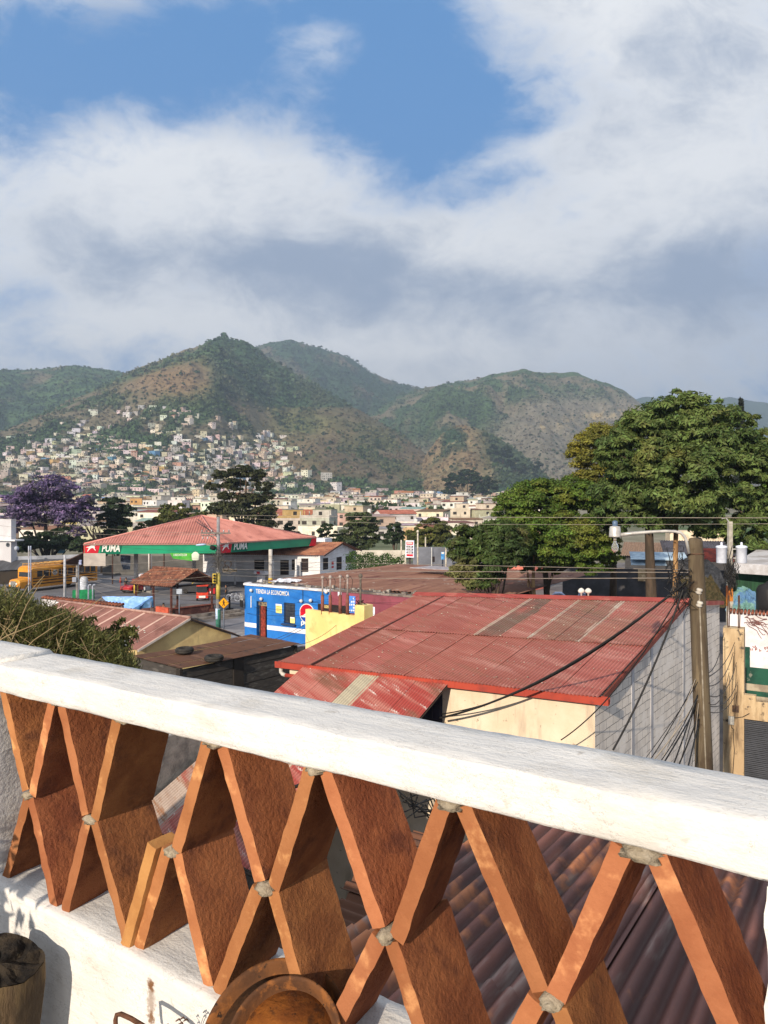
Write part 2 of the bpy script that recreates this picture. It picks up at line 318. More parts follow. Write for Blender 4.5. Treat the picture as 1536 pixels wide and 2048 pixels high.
def zone_col(px, d, h, best):
    """ground cover colour of the hill sides (plantation, dry scrub, bare earth)"""
    py = HY-F*h/d; X = (px-CX)/F*d
    n = fbm(X/55, d/80, 5, 41); n2 = fbm(X/14, d/22, 4, 47); n3 = fbm(X/130+4, d/200, 4, 53)
    green = np.array([.056, .088, .040]); dgreen = np.array([.034, .060, .034]); brown = np.array([.185, .118, .070]); scrub = np.array([.140, .112, .080]); tan = np.array([.34, .25, .155]); lime = np.array([.125, .145, .055])
    def L(a, b, t): t = np.clip(t, 0, 1)[..., None]; return a*(1-t)+b*t
    c = np.broadcast_to(scrub, px.shape+(3,)).copy()
    c = L(c, green, (n-.44)*7)
    lo = np.interp(px, [0, 200, 400, 560, 700, 900], [845, 800, 790, 800, 850, 960])
    pk = best == 2; face = np.clip((px-400-(py-690)*.15)/25, 0, 1)*np.clip((np.interp(px, [400, 560, 700, 820], [800, 830, 850, 900])-py)/25, 0, 1)
    cp = L(c, brown, np.exp(-(((px-330)/120)**2+((py-757)/38)**2)*1.1)*(.4+n*1.6)); cp = L(cp, dgreen*1.25, face*(.75+.5*(n2-.5)))
    cp = L(cp, green, np.clip(1-np.abs(py-np.interp(px, [200, 300, 420], [775, 738, 700]))/14, 0, 1)*(px < 430)); cp = L(cp, brown*.9, ((px > 520) & (py > 815) & (py < 960))*(.25+1.2*(n3-.3)))
    cp = L(cp, lime, np.exp(-(((px-585)/70)**2+((py-858)/26)**2))*(.2+n)*.8)
    c = np.where(pk[..., None], cp, c)
    rows = .5+.5*np.sin(d/9+X/40)
    c = np.where((best == 1)[..., None], L(L(np.broadcast_to(dgreen, c.shape), green*1.3, rows*.8), scrub, (n-.62)*6), c)
    c = np.where((best == 3)[..., None], L(np.broadcast_to(dgreen, c.shape), scrub*.8, (n-.55)*5), c)
    cb = L(np.broadcast_to(green*.95, c.shape), scrub*1.05, (n-.5)*6); dry = np.clip((px-1010+(py-800)*1.2)/90, 0, 1)*np.clip((py-775)/35, 0, 1)
    dry = np.maximum(dry, np.clip((py-870)/40, 0, 1)); grey = np.array([.165, .138, .115])
    cb = L(cb, grey, dry*(.75+n2*.5)); cl = np.exp(-((py-np.interp(px, [1090, 1160, 1240, 1290], [852, 838, 824, 822]))/9)**2)*((px > 1080) & (px < 1300))
    cb = L(cb, tan, cl*np.clip((n2-.40)*5, 0, 1)); c = np.where((best == 4)[..., None], cb, c)
    ck = L(np.broadcast_to(brown*.75+tan*.25, c.shape), dgreen*1.2, np.clip((px-935-(py-870)*.25)/45, 0, 1)*.9+np.clip((n-.58)*5, 0, 1)); ck = L(ck, tan*.8, np.clip((n2-.66)*8, 0, 1)*.7); c = np.where((best == 5)[..., None], ck, c)
    c = np.where((best == 6)[..., None], dgreen*1.1, c)
    town = np.array([.20, .17, .14]); c = np.where((best == 0)[..., None], L(np.broadcast_to(town, c.shape), green*1.1, (n-.5)*6), c)
    return c*(1.16+.70*n2)[..., None]*np.array([.95, 1.04, .98]), n, n2
def build_terrain():
    pxs = np.linspace(-700, 2400, 620)
    ds = np.concatenate([np.geomspace(104, 700, 70), np.linspace(712, 2750, 300), np.geomspace(2790, 8600, 70)])
    PX, D = np.meshgrid(pxs, ds); H, best = terrain(PX, D); col, _, _ = zone_col(PX, D, H, best)
    Xs = (PX-CX)/F*D; vs = np.stack([Xs, D, H+CZ-.02], -1).reshape(-1, 3); nu = len(pxs); nv = len(ds)
    i, j = np.meshgrid(np.arange(nu-1), np.arange(nv-1)); a = (j*nu+i).ravel(); fs = np.stack([a, a+1, a+nu+1, a+nu], -1)
    m = mk('hill_ground', (1, 1, 1), (.7, .72, .68), sc=.09, c3=(.62, .62, .6), sc3=.35, lo3=.5, hi3=.62, tint=True, rough=1, spec=.05)
    o = np_mesh('hills', vs, fs, m, smooth=True, tint=col.reshape(-1, 3)); tag(o, kind='structure')
build_terrain()
def ground_near():
    xs = np.linspace(-420, 420, 90); ds = np.concatenate([np.linspace(-60, 40, 12), np.linspace(45, 132, 40)])
    X, D = np.meshgrid(xs, ds); Z = CZ+np.interp(D, *BD)+.0; nu = len(xs); vs = np.stack([X, D, Z], -1).reshape(-1, 3)
    i, j = np.meshgrid(np.arange(nu-1), np.arange(len(ds)-1)); a = (j*nu+i).ravel()
    m = mk('ground_dust', srgb(120, 112, 103), srgb(92, 86, 80), sc=.35, c3=srgb(140, 125, 105), sc3=.12, bump=.3, bsc=3, rough=.95)
    tag(np_mesh('ground', vs, np.stack([a, a+1, a+nu+1, a+nu], -1), m), kind='structure')
    ma = mk('road_asphalt', srgb(134, 129, 124), srgb(116, 112, 109), sc=.5, c3=srgb(150, 143, 134), sc3=.2, bump=.25, bsc=12, rough=.9)
    def strip(name, pts, dz, mat): # polygon in plan given as (x, y), draped on the ground
        mb = MB(); p = [V((x, y, gz(y)+dz)) for x, y in pts]
        def fn(a, b): q = (p[0]*(1-a)+p[1]*a)*(1-b)+(p[3]*(1-a)+p[2]*a)*b; q.z = gz(q.y)+dz; return q
        mb.grid(fn, 8, 24); return tag(mb.build(name, mat), kind='structure')
    # street running between the shop and the kiosk, forecourt behind
    A = V((-9.8, 52.6, 0)); 
    q = lambda a, b: tuple((A+E1*a+E2*b).xy)
    strip('street', [q(-9, -30), q(-2.0, -30), q(-2.0, 20), q(-9, 20)], .006, ma)
    strip('cross_street', [q(-60, 20.01), q(60, 20.01), q(60, 30), q(-60, 30)], .006, ma)
    strip('forecourt', [(-62, 75), (-2, 75), (2, 108), (-62, 108)], .012, mk('forecourt_concrete', srgb(124, 119, 113), srgb(104, 101, 98), sc=.3, rough=.9))
    wp = mk('road_paint', (.62, .61, .58), (.42, .41, .39), sc=2)
    for k in range(6):
        b = -6+k*1.1; strip('road_marking', [q(-8.6, b), q(-2.4, b), q(-2.4, b+.5), q(-8.6, b+.5)], .011, wp)
    mk_ = mk('kerb_concrete', srgb(168, 160, 148), srgb(130, 124, 116), sc=1.5, bump=.2)
    def kerb(name, a0, b0, a1, b1, w, h):
        o = A+E1*a0+E2*b0; o.z = gz(o.y)+.002-.1; mb = MB(); mb.obox(o, E1*(a1-a0), E2*(b1-b0), V((0, 0, h+.1+gz((A+E1*a1+E2*b1).y)*0))); return tag(mb.build(name, mk_), kind='structure')
    kerb('pavement', -2.0, -1.6, 14, -.02, 0, .14); kerb('pavement', -2.0, 0, -.1, 18, 0, .14)
ground_near()
# ---- trees and scrub on the far slopes (uncountable cover)
def inv_terrain(px, py, d0=740, d1=2700, n=160):
    ds = np.linspace(d0, d1, n)[:, None]; H, _ = terrain(np.broadcast_to(px, (n, len(px))), np.broadcast_to(ds, (n, len(px))))
    y = HY-F*H/ds; hit = y <= py[None]; k = np.maximum(np.argmax(hit, 0), 1); c = np.arange(len(px)); ya, yb = y[k-1, c], y[k, c]
    t = np.clip((ya-py)/np.maximum(ya-yb, 1e-3), 0, 1); return ds[k-1, 0]*(1-t)+ds[k, 0]*t, hit.any(0)
def scrub():
    n = 30000; px = RNG.uniform(-60, 1420, n); top = np.interp(px, [-60, 0, 150, 240, 330, 445, 530, 575, 640, 740, 830, 900, 1040, 1160, 1250, 1330, 1420], [745, 741, 731, 745, 717, 675, 690, 684, 697, 744, 774, 766, 746, 757, 785, 850, 908])
    py = top+(1012-top)*RNG.uniform(-.004, 1, n)**1.0; d, ok = inv_terrain(px, py); px, d = px[ok], d[ok]+RNG.normal(0, 5, ok.sum())
    # lines of trees along the crests, some fairly large
    for nm, m in (('peak', 150), ('dome', 150), ('broad', 110), ('ridge', 70)):
        cr, dcs, dfs = HILLS[nm]; q = RNG.uniform(cr[0][1], cr[0][-2], m); px = np.append(px, q); d = np.append(d, np.interp(q, *dcs)-RNG.uniform(0, 25, m))
    m = 1500; q = RNG.uniform(-60, 1150, m); e = 1/RNG.uniform(1/1000, 1/330, m); px = np.append(px, q); d = np.append(d, e); tn = len(px)-m # trees between the houses
    H, best = terrain(px, d); col, nn, n2 = zone_col(px, d, H, best); py = HY-F*H/d; intown = np.arange(len(px)) >= tn; col[intown] = np.array([.05, .08, .032])*RNG.uniform(.6, 1.5, (m, 1)); best = np.where(intown & (best == 0), 5, best)
    lum = col.mean(1); isg = col[:, 1] > col[:, 0]
    size = RNG.uniform(2.2, 4.6, len(px))*np.where(isg, 1.15, .85)*np.where(best == 3, 1.3, 1)*np.where(best == 1, .8, 1); size = np.where(RNG.random(len(px)) < .05, size*1.7, size)
    keep = (RNG.random(len(px)) < np.where(isg, .9, .38)) & (best > 0); px, d, H, size, col, isg, best = [a[keep] for a in (px, d, H, size, col, isg, best)]
    tone = RNG.uniform(.72, 1.15, len(px))[:, None]; col = np.where(isg[:, None], col*tone, col*tone*.85)
    g = RNG.random(len(px)) < .25; col[g & (best != 6)] = np.array([.042, .070, .030])*RNG.uniform(.6, 1.4, ((g & (best != 6)).sum(), 1))
    K = 9; N = len(px); c = np.stack([(px-CX)/F*d, d, H+CZ+size*.45], -1)
    u = RNG.normal(size=(N, K, 3)); u /= np.linalg.norm(u, axis=2, keepdims=True); u[..., 2] = np.abs(u[..., 2])*.9-.15
    cen = c[:, None]+u*size[:, None, None]*np.array([.6, .6, .55])
    t1 = RNG.normal(size=(N, K, 3)); t1 -= u*(t1*u).sum(2, keepdims=True); t1 /= np.linalg.norm(t1, axis=2, keepdims=True); t2 = np.cross(u, t1)
    s = size[:, None, None]*.52; vs = np.stack([cen+t1*s, cen-t1*s*.6+t2*s*.9, cen-t1*s*.6-t2*s*.9], 2).reshape(-1, 3)
    fs = np.arange(N*K*3).reshape(-1, 3); tint = np.repeat(col, K*3, 0)*RNG.uniform(.8, 1.2, (N*K, 1)).repeat(3, 0)
    o = np_mesh('hillside_scrub', vs, fs, mk('scrub_leaf', (1, 1, 1), (.8, .8, .8), sc=.2, tint=True, rough=1, spec=.05), tint=tint); tag(o, kind='stuff')
scrub()
# ================================================================ houses of the town
PAL = dict(cream=(.70, .63, .52), white=(.80, .79, .76), grey=(.52, .50, .465), tan=(.52, .44, .34), ochre=(.52, .36, .16), pink=(.52, .27, .21), blue=(.14, .30, .52), turquoise=(.16, .42, .42), peach=(.58, .37, .25), red=(.42, .10, .07), yellow=(.62, .48, .2))
PW = (['grey']*34+['cream']*26+['white']*34+['tan']*9+['ochre']*1+['pink']*1+['blue']*1+['peach']*1+['yellow']*1)
CN = dict(grey='bare grey block', cream='cream painted', white='whitewashed', tan='tan plastered', ochre='ochre', pink='pinkish', blue='light blue', turquoise='turquoise', peach='peach', red='red painted', yellow='pale yellow')
ROOFC = dict(concrete=(.40, .37, .33), tin=(.42, .41, .40), rust=(.26, .125, .08), tile=(.40, .17, .10))
def m_house(): return mk('house_paint', (1, 1, 1), (.80, .79, .77), sc=.45, c3=(.62, .6, .57), sc3=.9, lo3=.56, hi3=.72, st3=(1, 1, .25), tint=True, rough=.92)
WIN = lambda: mk('dark_opening', (.03, .028, .027), (.05, .045, .04), sc=1)
def house_geo(cx, cy, z, w, dp, st, rz, wallc, rk, rnd, parts):
    """parts: dict of MB for wall, window, roof, tank"""
    R = Matrix.Rotation(rz, 3, 'Z'); o = V((cx, cy, z)); hh = 2.7*st+.25
    def T(x, y, q): return o+R @ V((x, y, q))
    def box(mb, x0, x1, y0, y1, z0, z1): mb.hexa([T(x0, y0, z0), T(x1, y0, z0), T(x1, y1, z0), T(x0, y1, z0), T(x0, y0, z1), T(x1, y0, z1), T(x1, y1, z1), T(x0, y1, z1)])
    wl, wi, rf, tk = parts['wall'], parts['window'], parts['roof'], parts['tank']
    wl.cur = tuple(c*rnd.uniform(.85, 1.1) for c in wallc); rc = ROOFC[rk]; rf.cur = tuple(c*rnd.uniform(.75, 1.15) for c in rc)
    box(wl, -w/2, w/2, -dp/2, dp/2, -4, hh)
    if rnd.random() < .35 and st > 1: # set-back upper storey in another colour
        c2 = PAL[rnd.choice(PW)]; wl.cur = c2; box(wl, -w/2+w*.35, w/2-.2, -dp/2+dp*.3, dp/2-.2, hh, hh+2.5); box(rf, -w/2+w*.33, w/2, -dp/2+dp*.26, dp/2, hh+2.5, hh+2.68)
        wi.cur = (1, 1, 1); xx = rnd.uniform(.05, .25)*w; box(wi, xx-.5, xx+.6, -dp/2+dp*.3-.05, -dp/2+dp*.3+.1, hh+.8, hh+1.9)
    if rk == 'concrete':
        box(rf, -w/2+.14, w/2-.14, -dp/2+.14, dp/2-.14, hh, hh+.06); ph = rnd.uniform(.3, .9)
        for a in ((-w/2-.06, w/2+.06, -dp/2-.06, -dp/2+.12), (-w/2-.06, w/2+.06, dp/2-.12, dp/2+.06), (-w/2-.06, -w/2+.12, -dp/2+.12, dp/2-.12), (w/2-.12, w/2+.06, -dp/2+.12, dp/2-.12)): box(wl, *a, hh-.02 if 0 else hh+.001, hh+ph)
        if rnd.random() < .4: # columns waiting for another floor
            for sx in (-1, 1):
                for sy in (-1, 1): box(wl, sx*(w/2-.15)-.12, sx*(w/2-.15)+.12, sy*(dp/2-.15)-.12, sy*(dp/2-.15)+.12, hh+ph, hh+ph+rnd.uniform(.8, 1.6))
    elif rk in ('tin', 'rust'):
        a = rnd.uniform(.3, 1.0); e = .35
        rf.hexa([T(-w/2-e, -dp/2-e, hh+.0), T(w/2+e, -dp/2-e, hh), T(w/2+e, dp/2+e, hh+a), T(-w/2-e, dp/2+e, hh+a), T(-w/2-e, -dp/2-e, hh+.09), T(w/2+e, -dp/2-e, hh+.09), T(w/2+e, dp/2+e, hh+a+.09), T(-w/2-e, dp/2+e, hh+a+.09)])
        box(wl, -w/2+.05, w/2-.05, dp/2-.2, dp/2-.02, hh, hh+a*.9)
    else:
        rr = dp*.22; e = .4
        rf.add([T(-w/2-e, -dp/2-e, hh-.1), T(w/2+e, -dp/2-e, hh-.1), T(w/2+e, 0, hh+rr), T(-w/2-e, 0, hh+rr), T(-w/2-e, dp/2+e, hh-.1), T(w/2+e, dp/2+e, hh-.1)], [(0, 1, 2, 3), (3, 2, 5, 4)])
        wl.add([T(-w/2, -dp/2, hh), T(-w/2, dp/2, hh), T(-w/2, 0, hh+rr*.85), T(w/2, -dp/2, hh), T(w/2, dp/2, hh), T(w/2, 0, hh+rr*.85)], [(0, 1, 2), (3, 5, 4)])
    wi.cur = (1, 1, 1); nw = max(1, int(w/2.9))
    for s in range(st):
        for k in range(nw):
            if rnd.random() < .3: continue
            x = -w/2+(k+.5)*w/nw+rnd.uniform(-.3, .3); ww = rnd.uniform(.45, .8); z0 = s*2.7+(1.0 if rnd.random() < .75 or s else .05); z1 = s*2.7+2.15
            box(wi, x-ww, x+ww, -dp/2-.05, -dp/2+.1, z0, z1)
        for sd in (-1, 1):
            if rnd.random() < .5:
                y = rnd.uniform(-.25, .2)*dp; box(wi, sd*w/2-.06, sd*w/2+.06, y-.55, y+.55, s*2.7+1, s*2.7+2.1)
    t = rnd.random()
    if t < .22:
        tk.cur = (.05, .05, .05) if t < .13 else (.7, .7, .68); x, y = rnd.uniform(-.3, .3)*w, rnd.uniform(0, .3)*dp; zz = hh+(.1 if rk == 'concrete' else 1.0)
        tk.lathe([(.55, 0), (.6, .1), (.6, 1.1), (.4, 1.35), (.12, 1.45)], T(x, y, zz), n=10)
    return 'black water tank' if t < .13 else ('white water tank' if t < .22 else None)
def town():
    rnd = random.Random(5); spots = []
    d = 205.0
    while d < 985:
        step = d*.056; xw = -190*d/F-CX/F*d+0; x = (-60-CX)/F*d; xe = (1080-CX)/F*d; yj = rnd.uniform(-2, 2)
        while x < xe:
            w = rnd.uniform(7.5, 15)
            if rnd.random() < .84: spots.append((x+w/2, d+rnd.uniform(-step*.28, step*.28), w, rnd.uniform(6, 9), rnd.choice([1, 1, 1, 2, 2, 2, 3] if d > 320 else [1, 1, 1, 2])))
            x += w+rnd.choice([.3, .6, 1.0, 3.0, 7.0]) ; 
        d += step
    # up the slope
    px = RNG.uniform(10, 600, 8500); py = RNG.uniform(815, 985, 8500)
    dens = np.interp(py, [815, 850, 880, 905, 940, 985], [.06, .13, .27, .5, .85, .85])*np.interp(px, [10, 60, 130, 250, 420, 520, 560, 600], [.1, .25, .8, 1, 1, .85, .35, .08])
    cl = fbm(px/45, py/22, 3, 71); dens = dens*np.clip((cl-.34)*5.5, 0, 1.4)
    dens = np.where(py < 870, dens*np.clip(1-np.abs(px-300)/200, .0, 1), dens)
    keep = RNG.random(8500) < dens; px, py = px[keep], py[keep]; dd, ok = inv_terrain(px, py, 700, 1700, 160)
    for a, b, k in zip(px, dd, ok):
        if k: spots.append(((a-CX)/F*b, b, rnd.uniform(6.5, 12), rnd.uniform(5.5, 8), rnd.choice([1, 1, 1, 1, 2])))
    # no overlaps
    out = []; cellm = {}
    for s in spots:
        key = (int(s[0]//14), int(s[1]//14)); bad = False
        for i in (-1, 0, 1):
            for j in (-1, 0, 1):
                for t in cellm.get((key[0]+i, key[1]+j), ()):
                    if abs(s[0]-t[0]) < (s[2]+t[2])/2*.80 and abs(s[1]-t[1]) < (s[3]+t[3])/2+.4: bad = True
        if not bad: out.append(s); cellm.setdefault(key, []).append(s)
    Hs, best = terrain(np.array([CX+F*s[0]/s[1] for s in out]), np.array([s[1] for s in out]))
    it = sorted(range(len(out)), key=lambda i: -out[i][2]*(out[i][4]*2.7)/out[i][1]**2)
    sm = dict(wall=MB(), window=MB(), roof=MB(), tank=MB()); n = 0; roofm = mk('house_roof', (1, 1, 1), (.72, .7, .68), sc=.7, tint=True, rough=.85)
    tankm = mk('tank_plastic', (1, 1, 1), (.9, .9, .9), tint=True, rough=.5)
    for i in it:
        x, y, w, dp, st = out[i]; z = float(Hs[i])+CZ; wc = rnd.choice(PW); slope = best[i] > 0
        rk = rnd.choices(['concrete', 'tin', 'rust', 'tile'], [.42, .32, .2, .06])[0]; rz = rnd.choice([-.62, .1, -.2, -.5, .35])+rnd.uniform(-.1, .1)
        px = CX+F*x/y
        if -20 < px < 1060 and n < 296:
            parts = dict(wall=MB(), window=MB(), roof=MB(), tank=MB()); tk = house_geo(x, y, z, w, dp, st, rz, PAL[wc], rk, rnd, parts); n += 1
            where = ('on the hill slope' if slope else 'behind the purple tree' if px < 200 else 'past the filling station' if px < 560 else 'past the green hedge' if px < 800 else 'below the brown knoll')
            rn = dict(concrete='flat concrete roof', tin='grey tin roof', rust='rusty tin roof', tile='red tiled roof')[rk]
            lab = f"{CN[wc]} {['one', 'two', 'three'][st-1]}-storey house with {rn}{', '+tk if tk else ''} {where}"
            r = root('town_house', (x, y, z), lab, 'house', 'houses of the town')
            parts['wall'].build('wall', m_house(), r); parts['roof'].build('roof', roofm, r)
            wv = parts['window'].v
            for q in range(0, len(wv), 8): MB().hexa(wv[q:q+8]).build('window', WIN(), r)
            if parts['tank'].f: parts['tank'].build('water_tank', tankm, r)
        else: house_geo(x, y, z, w, dp, st, rz, PAL[wc], rk, rnd, sm)
    a = MB()
    for k in ('wall', 'window', 'roof', 'tank'):
        if k == 'window': sm[k].t = [(.05, .05, .05)]*len(sm[k].v)
        a.cur = None; o = len(a.v); a.v += sm[k].v; a.f += [tuple(q+o for q in f) for f in sm[k].f]; a.t += sm[k].t
    tag(a.build('distant_houses', m_house()), kind='stuff'); print('houses', n, len(out))
town()
# ================================================================ foreground: the terrace balustrade
def m_white():
    if 'white_paint' in MATS: return MATS['white_paint']
    m, nt, b = new_mat('white_paint'); L = nt.links.new; rot = math.radians(33.8)
    v = coords(nt, rot); col = mix(nt, mrange(nt, noise(nt, v, 9), .35, .65), (.69, .685, .67), (.62, .615, .605))
    col = mix(nt, mrange(nt, noise(nt, coords(nt), 26, 3), .66, .74), col, (.52, .50, .47))
    col = mix(nt, mth(nt, 'MULTIPLY', mrange(nt, noise(nt, coords(nt, rot, (1, 1, 2.5)), 5, 5, .7), .53, .70), .55), col, (.50, .475, .43))
    ck = mth(nt, 'ABSOLUTE', mth(nt, 'SUBTRACT', noise(nt, coords(nt, rot, (1, 1.6, 1.6)), 4.2, 7, .72), .5)); col = mix(nt, mth(nt, 'MULTIPLY', mrange(nt, ck, .0, .006, 1, 0), .45), col, (.25, .23, .21))
    g = nt.nodes.new('ShaderNodeNewGeometry') # rust stains with their own shape, bleeding down from old nails
    for (p, rx, rz, a) in ((W(.081, -.022, -.918), .010, .013, .95), (W(.083, -.022, -.948), .013, .042, .6), (W(.084, -.022, -.980), .010, .014, .85)):
        s = nt.nodes.new('ShaderNodeVectorMath'); s.operation = 'SUBTRACT'; L(g.outputs['Position'], s.inputs[0]); s.inputs[1].default_value = p
        q = nt.nodes.new('ShaderNodeVectorMath'); q.operation = 'MULTIPLY'; L(s.outputs[0], q.inputs[0]); q.inputs[1].default_value = (1/rx, 1/rx, 1/rz)
        l = nt.nodes.new('ShaderNodeVectorMath'); l.operation = 'LENGTH'; L(q.outputs[0], l.inputs[0])
        d = mth(nt, 'ADD', l.outputs['Value'], mth(nt, 'MULTIPLY', mth(nt, 'SUBTRACT', noise(nt, coords(nt), 130, 4), .5), 2.2))
        col = mix(nt, mth(nt, 'MULTIPLY', mrange(nt, d, .35, 1.25, 1, 0), a), col, (.16, .07, .022))
    L(col, b.inputs['Base Color']); b.inputs['Roughness'].default_value = .75; b.inputs['Specular IOR Level'].default_value = .25
    n1 = noise(nt, coords(nt, rot, (14, 60, 75)), 1.0, 4, .55); n2 = noise(nt, coords(nt), 170, 4, .6)
    bn = nt.nodes.new('ShaderNodeBump'); bn.inputs['Strength'].default_value = .75; bn.inputs['Distance'].default_value =   .0045
    L(mth(nt, 'ADD', mth(nt, 'MULTIPLY', n1, .8), mth(nt, 'MULTIPLY', n2, .45)), bn.inputs['Height']); L(bn.outputs[0], b.inputs['Normal']); return m
def beam(mb, prof, u0, u1, n, jit=.002, seed=0, cap=True, tilt=0.):
    """profile (w,z) loop swept along the balustrade with a hand-trowelled unevenness"""
    k = len(prof); o = len(mb.v)
    for i in range(n+1):
        u = u0+(u1-u0)*i/n
        for j, (w, z) in enumerate(prof):
            a = (float(fbm(u*9+j*.37, j*.6+seed, 3, 3+seed))-.5)*2*jit+(float(vnoise(u*60, j*1.7, 9+seed))-.5)*jit*.7; c = (float(fbm(u*7+40, j*.6, 3, 5+seed))-.5)*2*jit
            mb.v.append(W(u, w+a, z+c+tilt*(u-.45)))
    for i in range(n):
        for j in range(k): mb.f.append((o+i*k+j, o+i*k+(j+1) % k, o+(i+1)*k+(j+1) % k, o+(i+1)*k+j))
    if cap: mb.f.append(tuple(range(o+k-1, o-1, -1))); mb.f.append(tuple(range(o+n*k, o+n*k+k)))
def rprof(w0, w1, z0, z1, r=.006, nw=5, nz=4):
    p = []
    def seg(a, b, n):
        for i in range(n): p.append((a[0]+(b[0]-a[0])*i/n, a[1]+(b[1]-a[1])*i/n))
    seg((w0+r, z0), (w1-r, z0), nw); seg((w1-r, z0), (w1, z0+r), 1); seg((w1, z0+r), (w1, z1-r), nz); seg((w1, z1-r), (w1-r, z1), 1)
    seg((w1-r, z1), (w0+r, z1), nw); seg((w0+r, z1), (w0+r*.3, z1-r*.3), 1); seg((w0+r*.3, z1-r*.3), (w0, z1-r), 1); seg((w0, z1-r), (w0, z0+r), nz); seg((w0, z0+r), (w0+r, z0), 1)
    return p
def balustrade():
    r = root('balustrade', W(.3, .07, -1.55), 'white terrace balustrade with a lattice of crossed red clay bricks', 'balustrade')
    mw = m_white(); b = MB(); beam(b, rprof(-.012, .140, -.43, -.365, .0045), -.497, 2.2, 300, .0026, 1, True, .012); b.build('handrail', mw, r, True)
    b = MB(); beam(b, rprof(-.016, .140, -.425, -.354, .012), -.78, -.500, 40, .003, 2, True, .012); b.build('post_cap', mw, r, True)
    for u0, u1 in ((-.76, -.506), (1.128, 1.42)):
        b = MB(); 
        prof = [(u0, -.012), (u1-.01, -.012), (u1, 0), (u1, .145), (u1-.01, .15), (u0, .15)]; o = len(b.v); nz = 30
        for i in range(nz+1):
            z = -.88+(.452)*i/nz
            for j, (u, w) in enumerate(prof): b.v.append(W(u+(float(vnoise(z*30, j*3.1, 4))-.5)*.006, w+(float(vnoise(z*26, j*2.3, 6))-.5)*.005, z))
        for i in range(nz):
            for j in range(6): b.f.append((o+i*6+j, o+i*6+(j+1) % 6, o+i*6+6+(j+1) % 6, o+i*6+6+j))
        b.build('post', mw, r)
    b = MB(); beam(b, rprof(-.022, .17, -1.56, -.882, .012, 6, 18), -1.2, 2.2, 260, .004, 3); b.build('lower_wall', mw, r, True)
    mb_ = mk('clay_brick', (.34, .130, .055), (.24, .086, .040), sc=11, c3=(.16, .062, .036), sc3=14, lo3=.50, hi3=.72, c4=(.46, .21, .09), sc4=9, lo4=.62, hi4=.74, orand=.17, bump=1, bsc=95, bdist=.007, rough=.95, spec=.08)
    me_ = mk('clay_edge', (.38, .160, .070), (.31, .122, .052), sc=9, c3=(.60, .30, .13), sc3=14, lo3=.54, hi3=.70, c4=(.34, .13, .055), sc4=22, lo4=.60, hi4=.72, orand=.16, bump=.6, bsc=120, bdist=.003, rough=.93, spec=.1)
    mt_ = mk('tan_brick', (.46, .235, .085), (.38, .18, .065), sc=12, c3=(.52, .32, .15), sc3=9, bump=.6, bsc=110, bdist=.003, rough=.93, spec=.1)
    mo = mk('mortar', (.40, .345, .26), (.26, .22, .165), sc=60, c3=(.46, .41, .33), sc3=30, bump=1, bsc=160, bdist=.005, rough=1)
    def brick(ua, za, ub, zb, th=.028, w0=0., w1=.142, mat=None, seed=0, name='brick'):
        """a clay brick laid on its edge, from its top (ua,za) to its bottom (ub,zb)"""
        a = W(ua, 0, za); c = W(ub, 0, zb); d = (c-a); Ln = d.length; d.normalize(); nrm = d.cross(E2).normalized(); mb = MB(); nl, nt_, nw = 16, 3, 9
        rs = np.random.default_rng(seed+100); tilt = rs.normal(0, .006); q = rs.uniform(-.004, .004)
        def pos(i, j, k): # i along, j thickness, k depth
            s = i/nl; t = (j/nt_-.5)*th*(1+.05*(float(vnoise(i*.7, seed*3.1+k*.3, 2))-.5)*2); w = w0+q+(w1-w0)*k/nw
            e = 0
            if j in (0, nt_) and k in (0, nw): t *= .955
            jx = (float(vnoise(i*.9+seed*7, k*1.3+j*5, 13))-.5)*.0013; jw = (float(vnoise(i*.8+seed*5, j*2.3, 17))-.5)*(.0028 if k in (0, nw) else 0)
            if k == 0 and j in (0, nt_): jw += .0012
            return a+d*(s*Ln)+nrm*(t+jx+tilt*(k/nw-.5))+E2*(w+jw)
        idx = {}
        def vid(i, j, k):
            if (i, j, k) not in idx: idx[(i, j, k)] = len(mb.v); mb.v.append(pos(i, j, k))
            return idx[(i, j, k)]
        def face(f, n1, n2):
            for p in range(n1):
                for s in range(n2): mb.f.append((f(p, s), f(p+1, s), f(p+1, s+1), f(p, s+1)))
        face(lambda p, s: vid(p, s, 0), nl, nt_); face(lambda p, s: vid(p, nt_-s, nw), nl, nt_)
        face(lambda p, s: vid(p, nt_, s), nl, nw); face(lambda p, s: vid(p, 0, nw-s), nl, nw)
        face(lambda p, s: vid(0, nt_-p, s), nt_, nw); face(lambda p, s: vid(nl, p, s), nt_, nw)
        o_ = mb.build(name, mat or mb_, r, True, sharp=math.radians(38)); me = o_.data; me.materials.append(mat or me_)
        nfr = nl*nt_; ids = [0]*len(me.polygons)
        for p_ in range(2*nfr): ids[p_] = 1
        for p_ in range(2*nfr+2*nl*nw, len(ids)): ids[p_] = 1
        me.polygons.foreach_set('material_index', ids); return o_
    tops = [-.504, -.262, -.032, .2287, .469, .720, .988, 1.245]; mids = [-.372, -.140, .1125, .3547, .607, .868, 1.122]; bots = [-.495, -.249, .0, .2287, .470, .735, .992, 1.25]
    zt, zm, zb = -.434, -.662, -.884; k = 0; e = .017
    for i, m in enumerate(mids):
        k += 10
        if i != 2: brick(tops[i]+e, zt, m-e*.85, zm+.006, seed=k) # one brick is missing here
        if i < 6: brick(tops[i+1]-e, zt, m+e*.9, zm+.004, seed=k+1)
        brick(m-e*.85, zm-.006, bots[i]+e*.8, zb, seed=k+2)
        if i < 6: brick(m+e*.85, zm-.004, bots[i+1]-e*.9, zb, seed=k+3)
        if i == 2: brick(m-e*2.45, zm+.002, bots[i]-e*.72, zb, th=.026, w0=-.008, w1=.05, mat=mt_, seed=k+5).__setitem__('label', 'thin tan brick doubled against its neighbour')
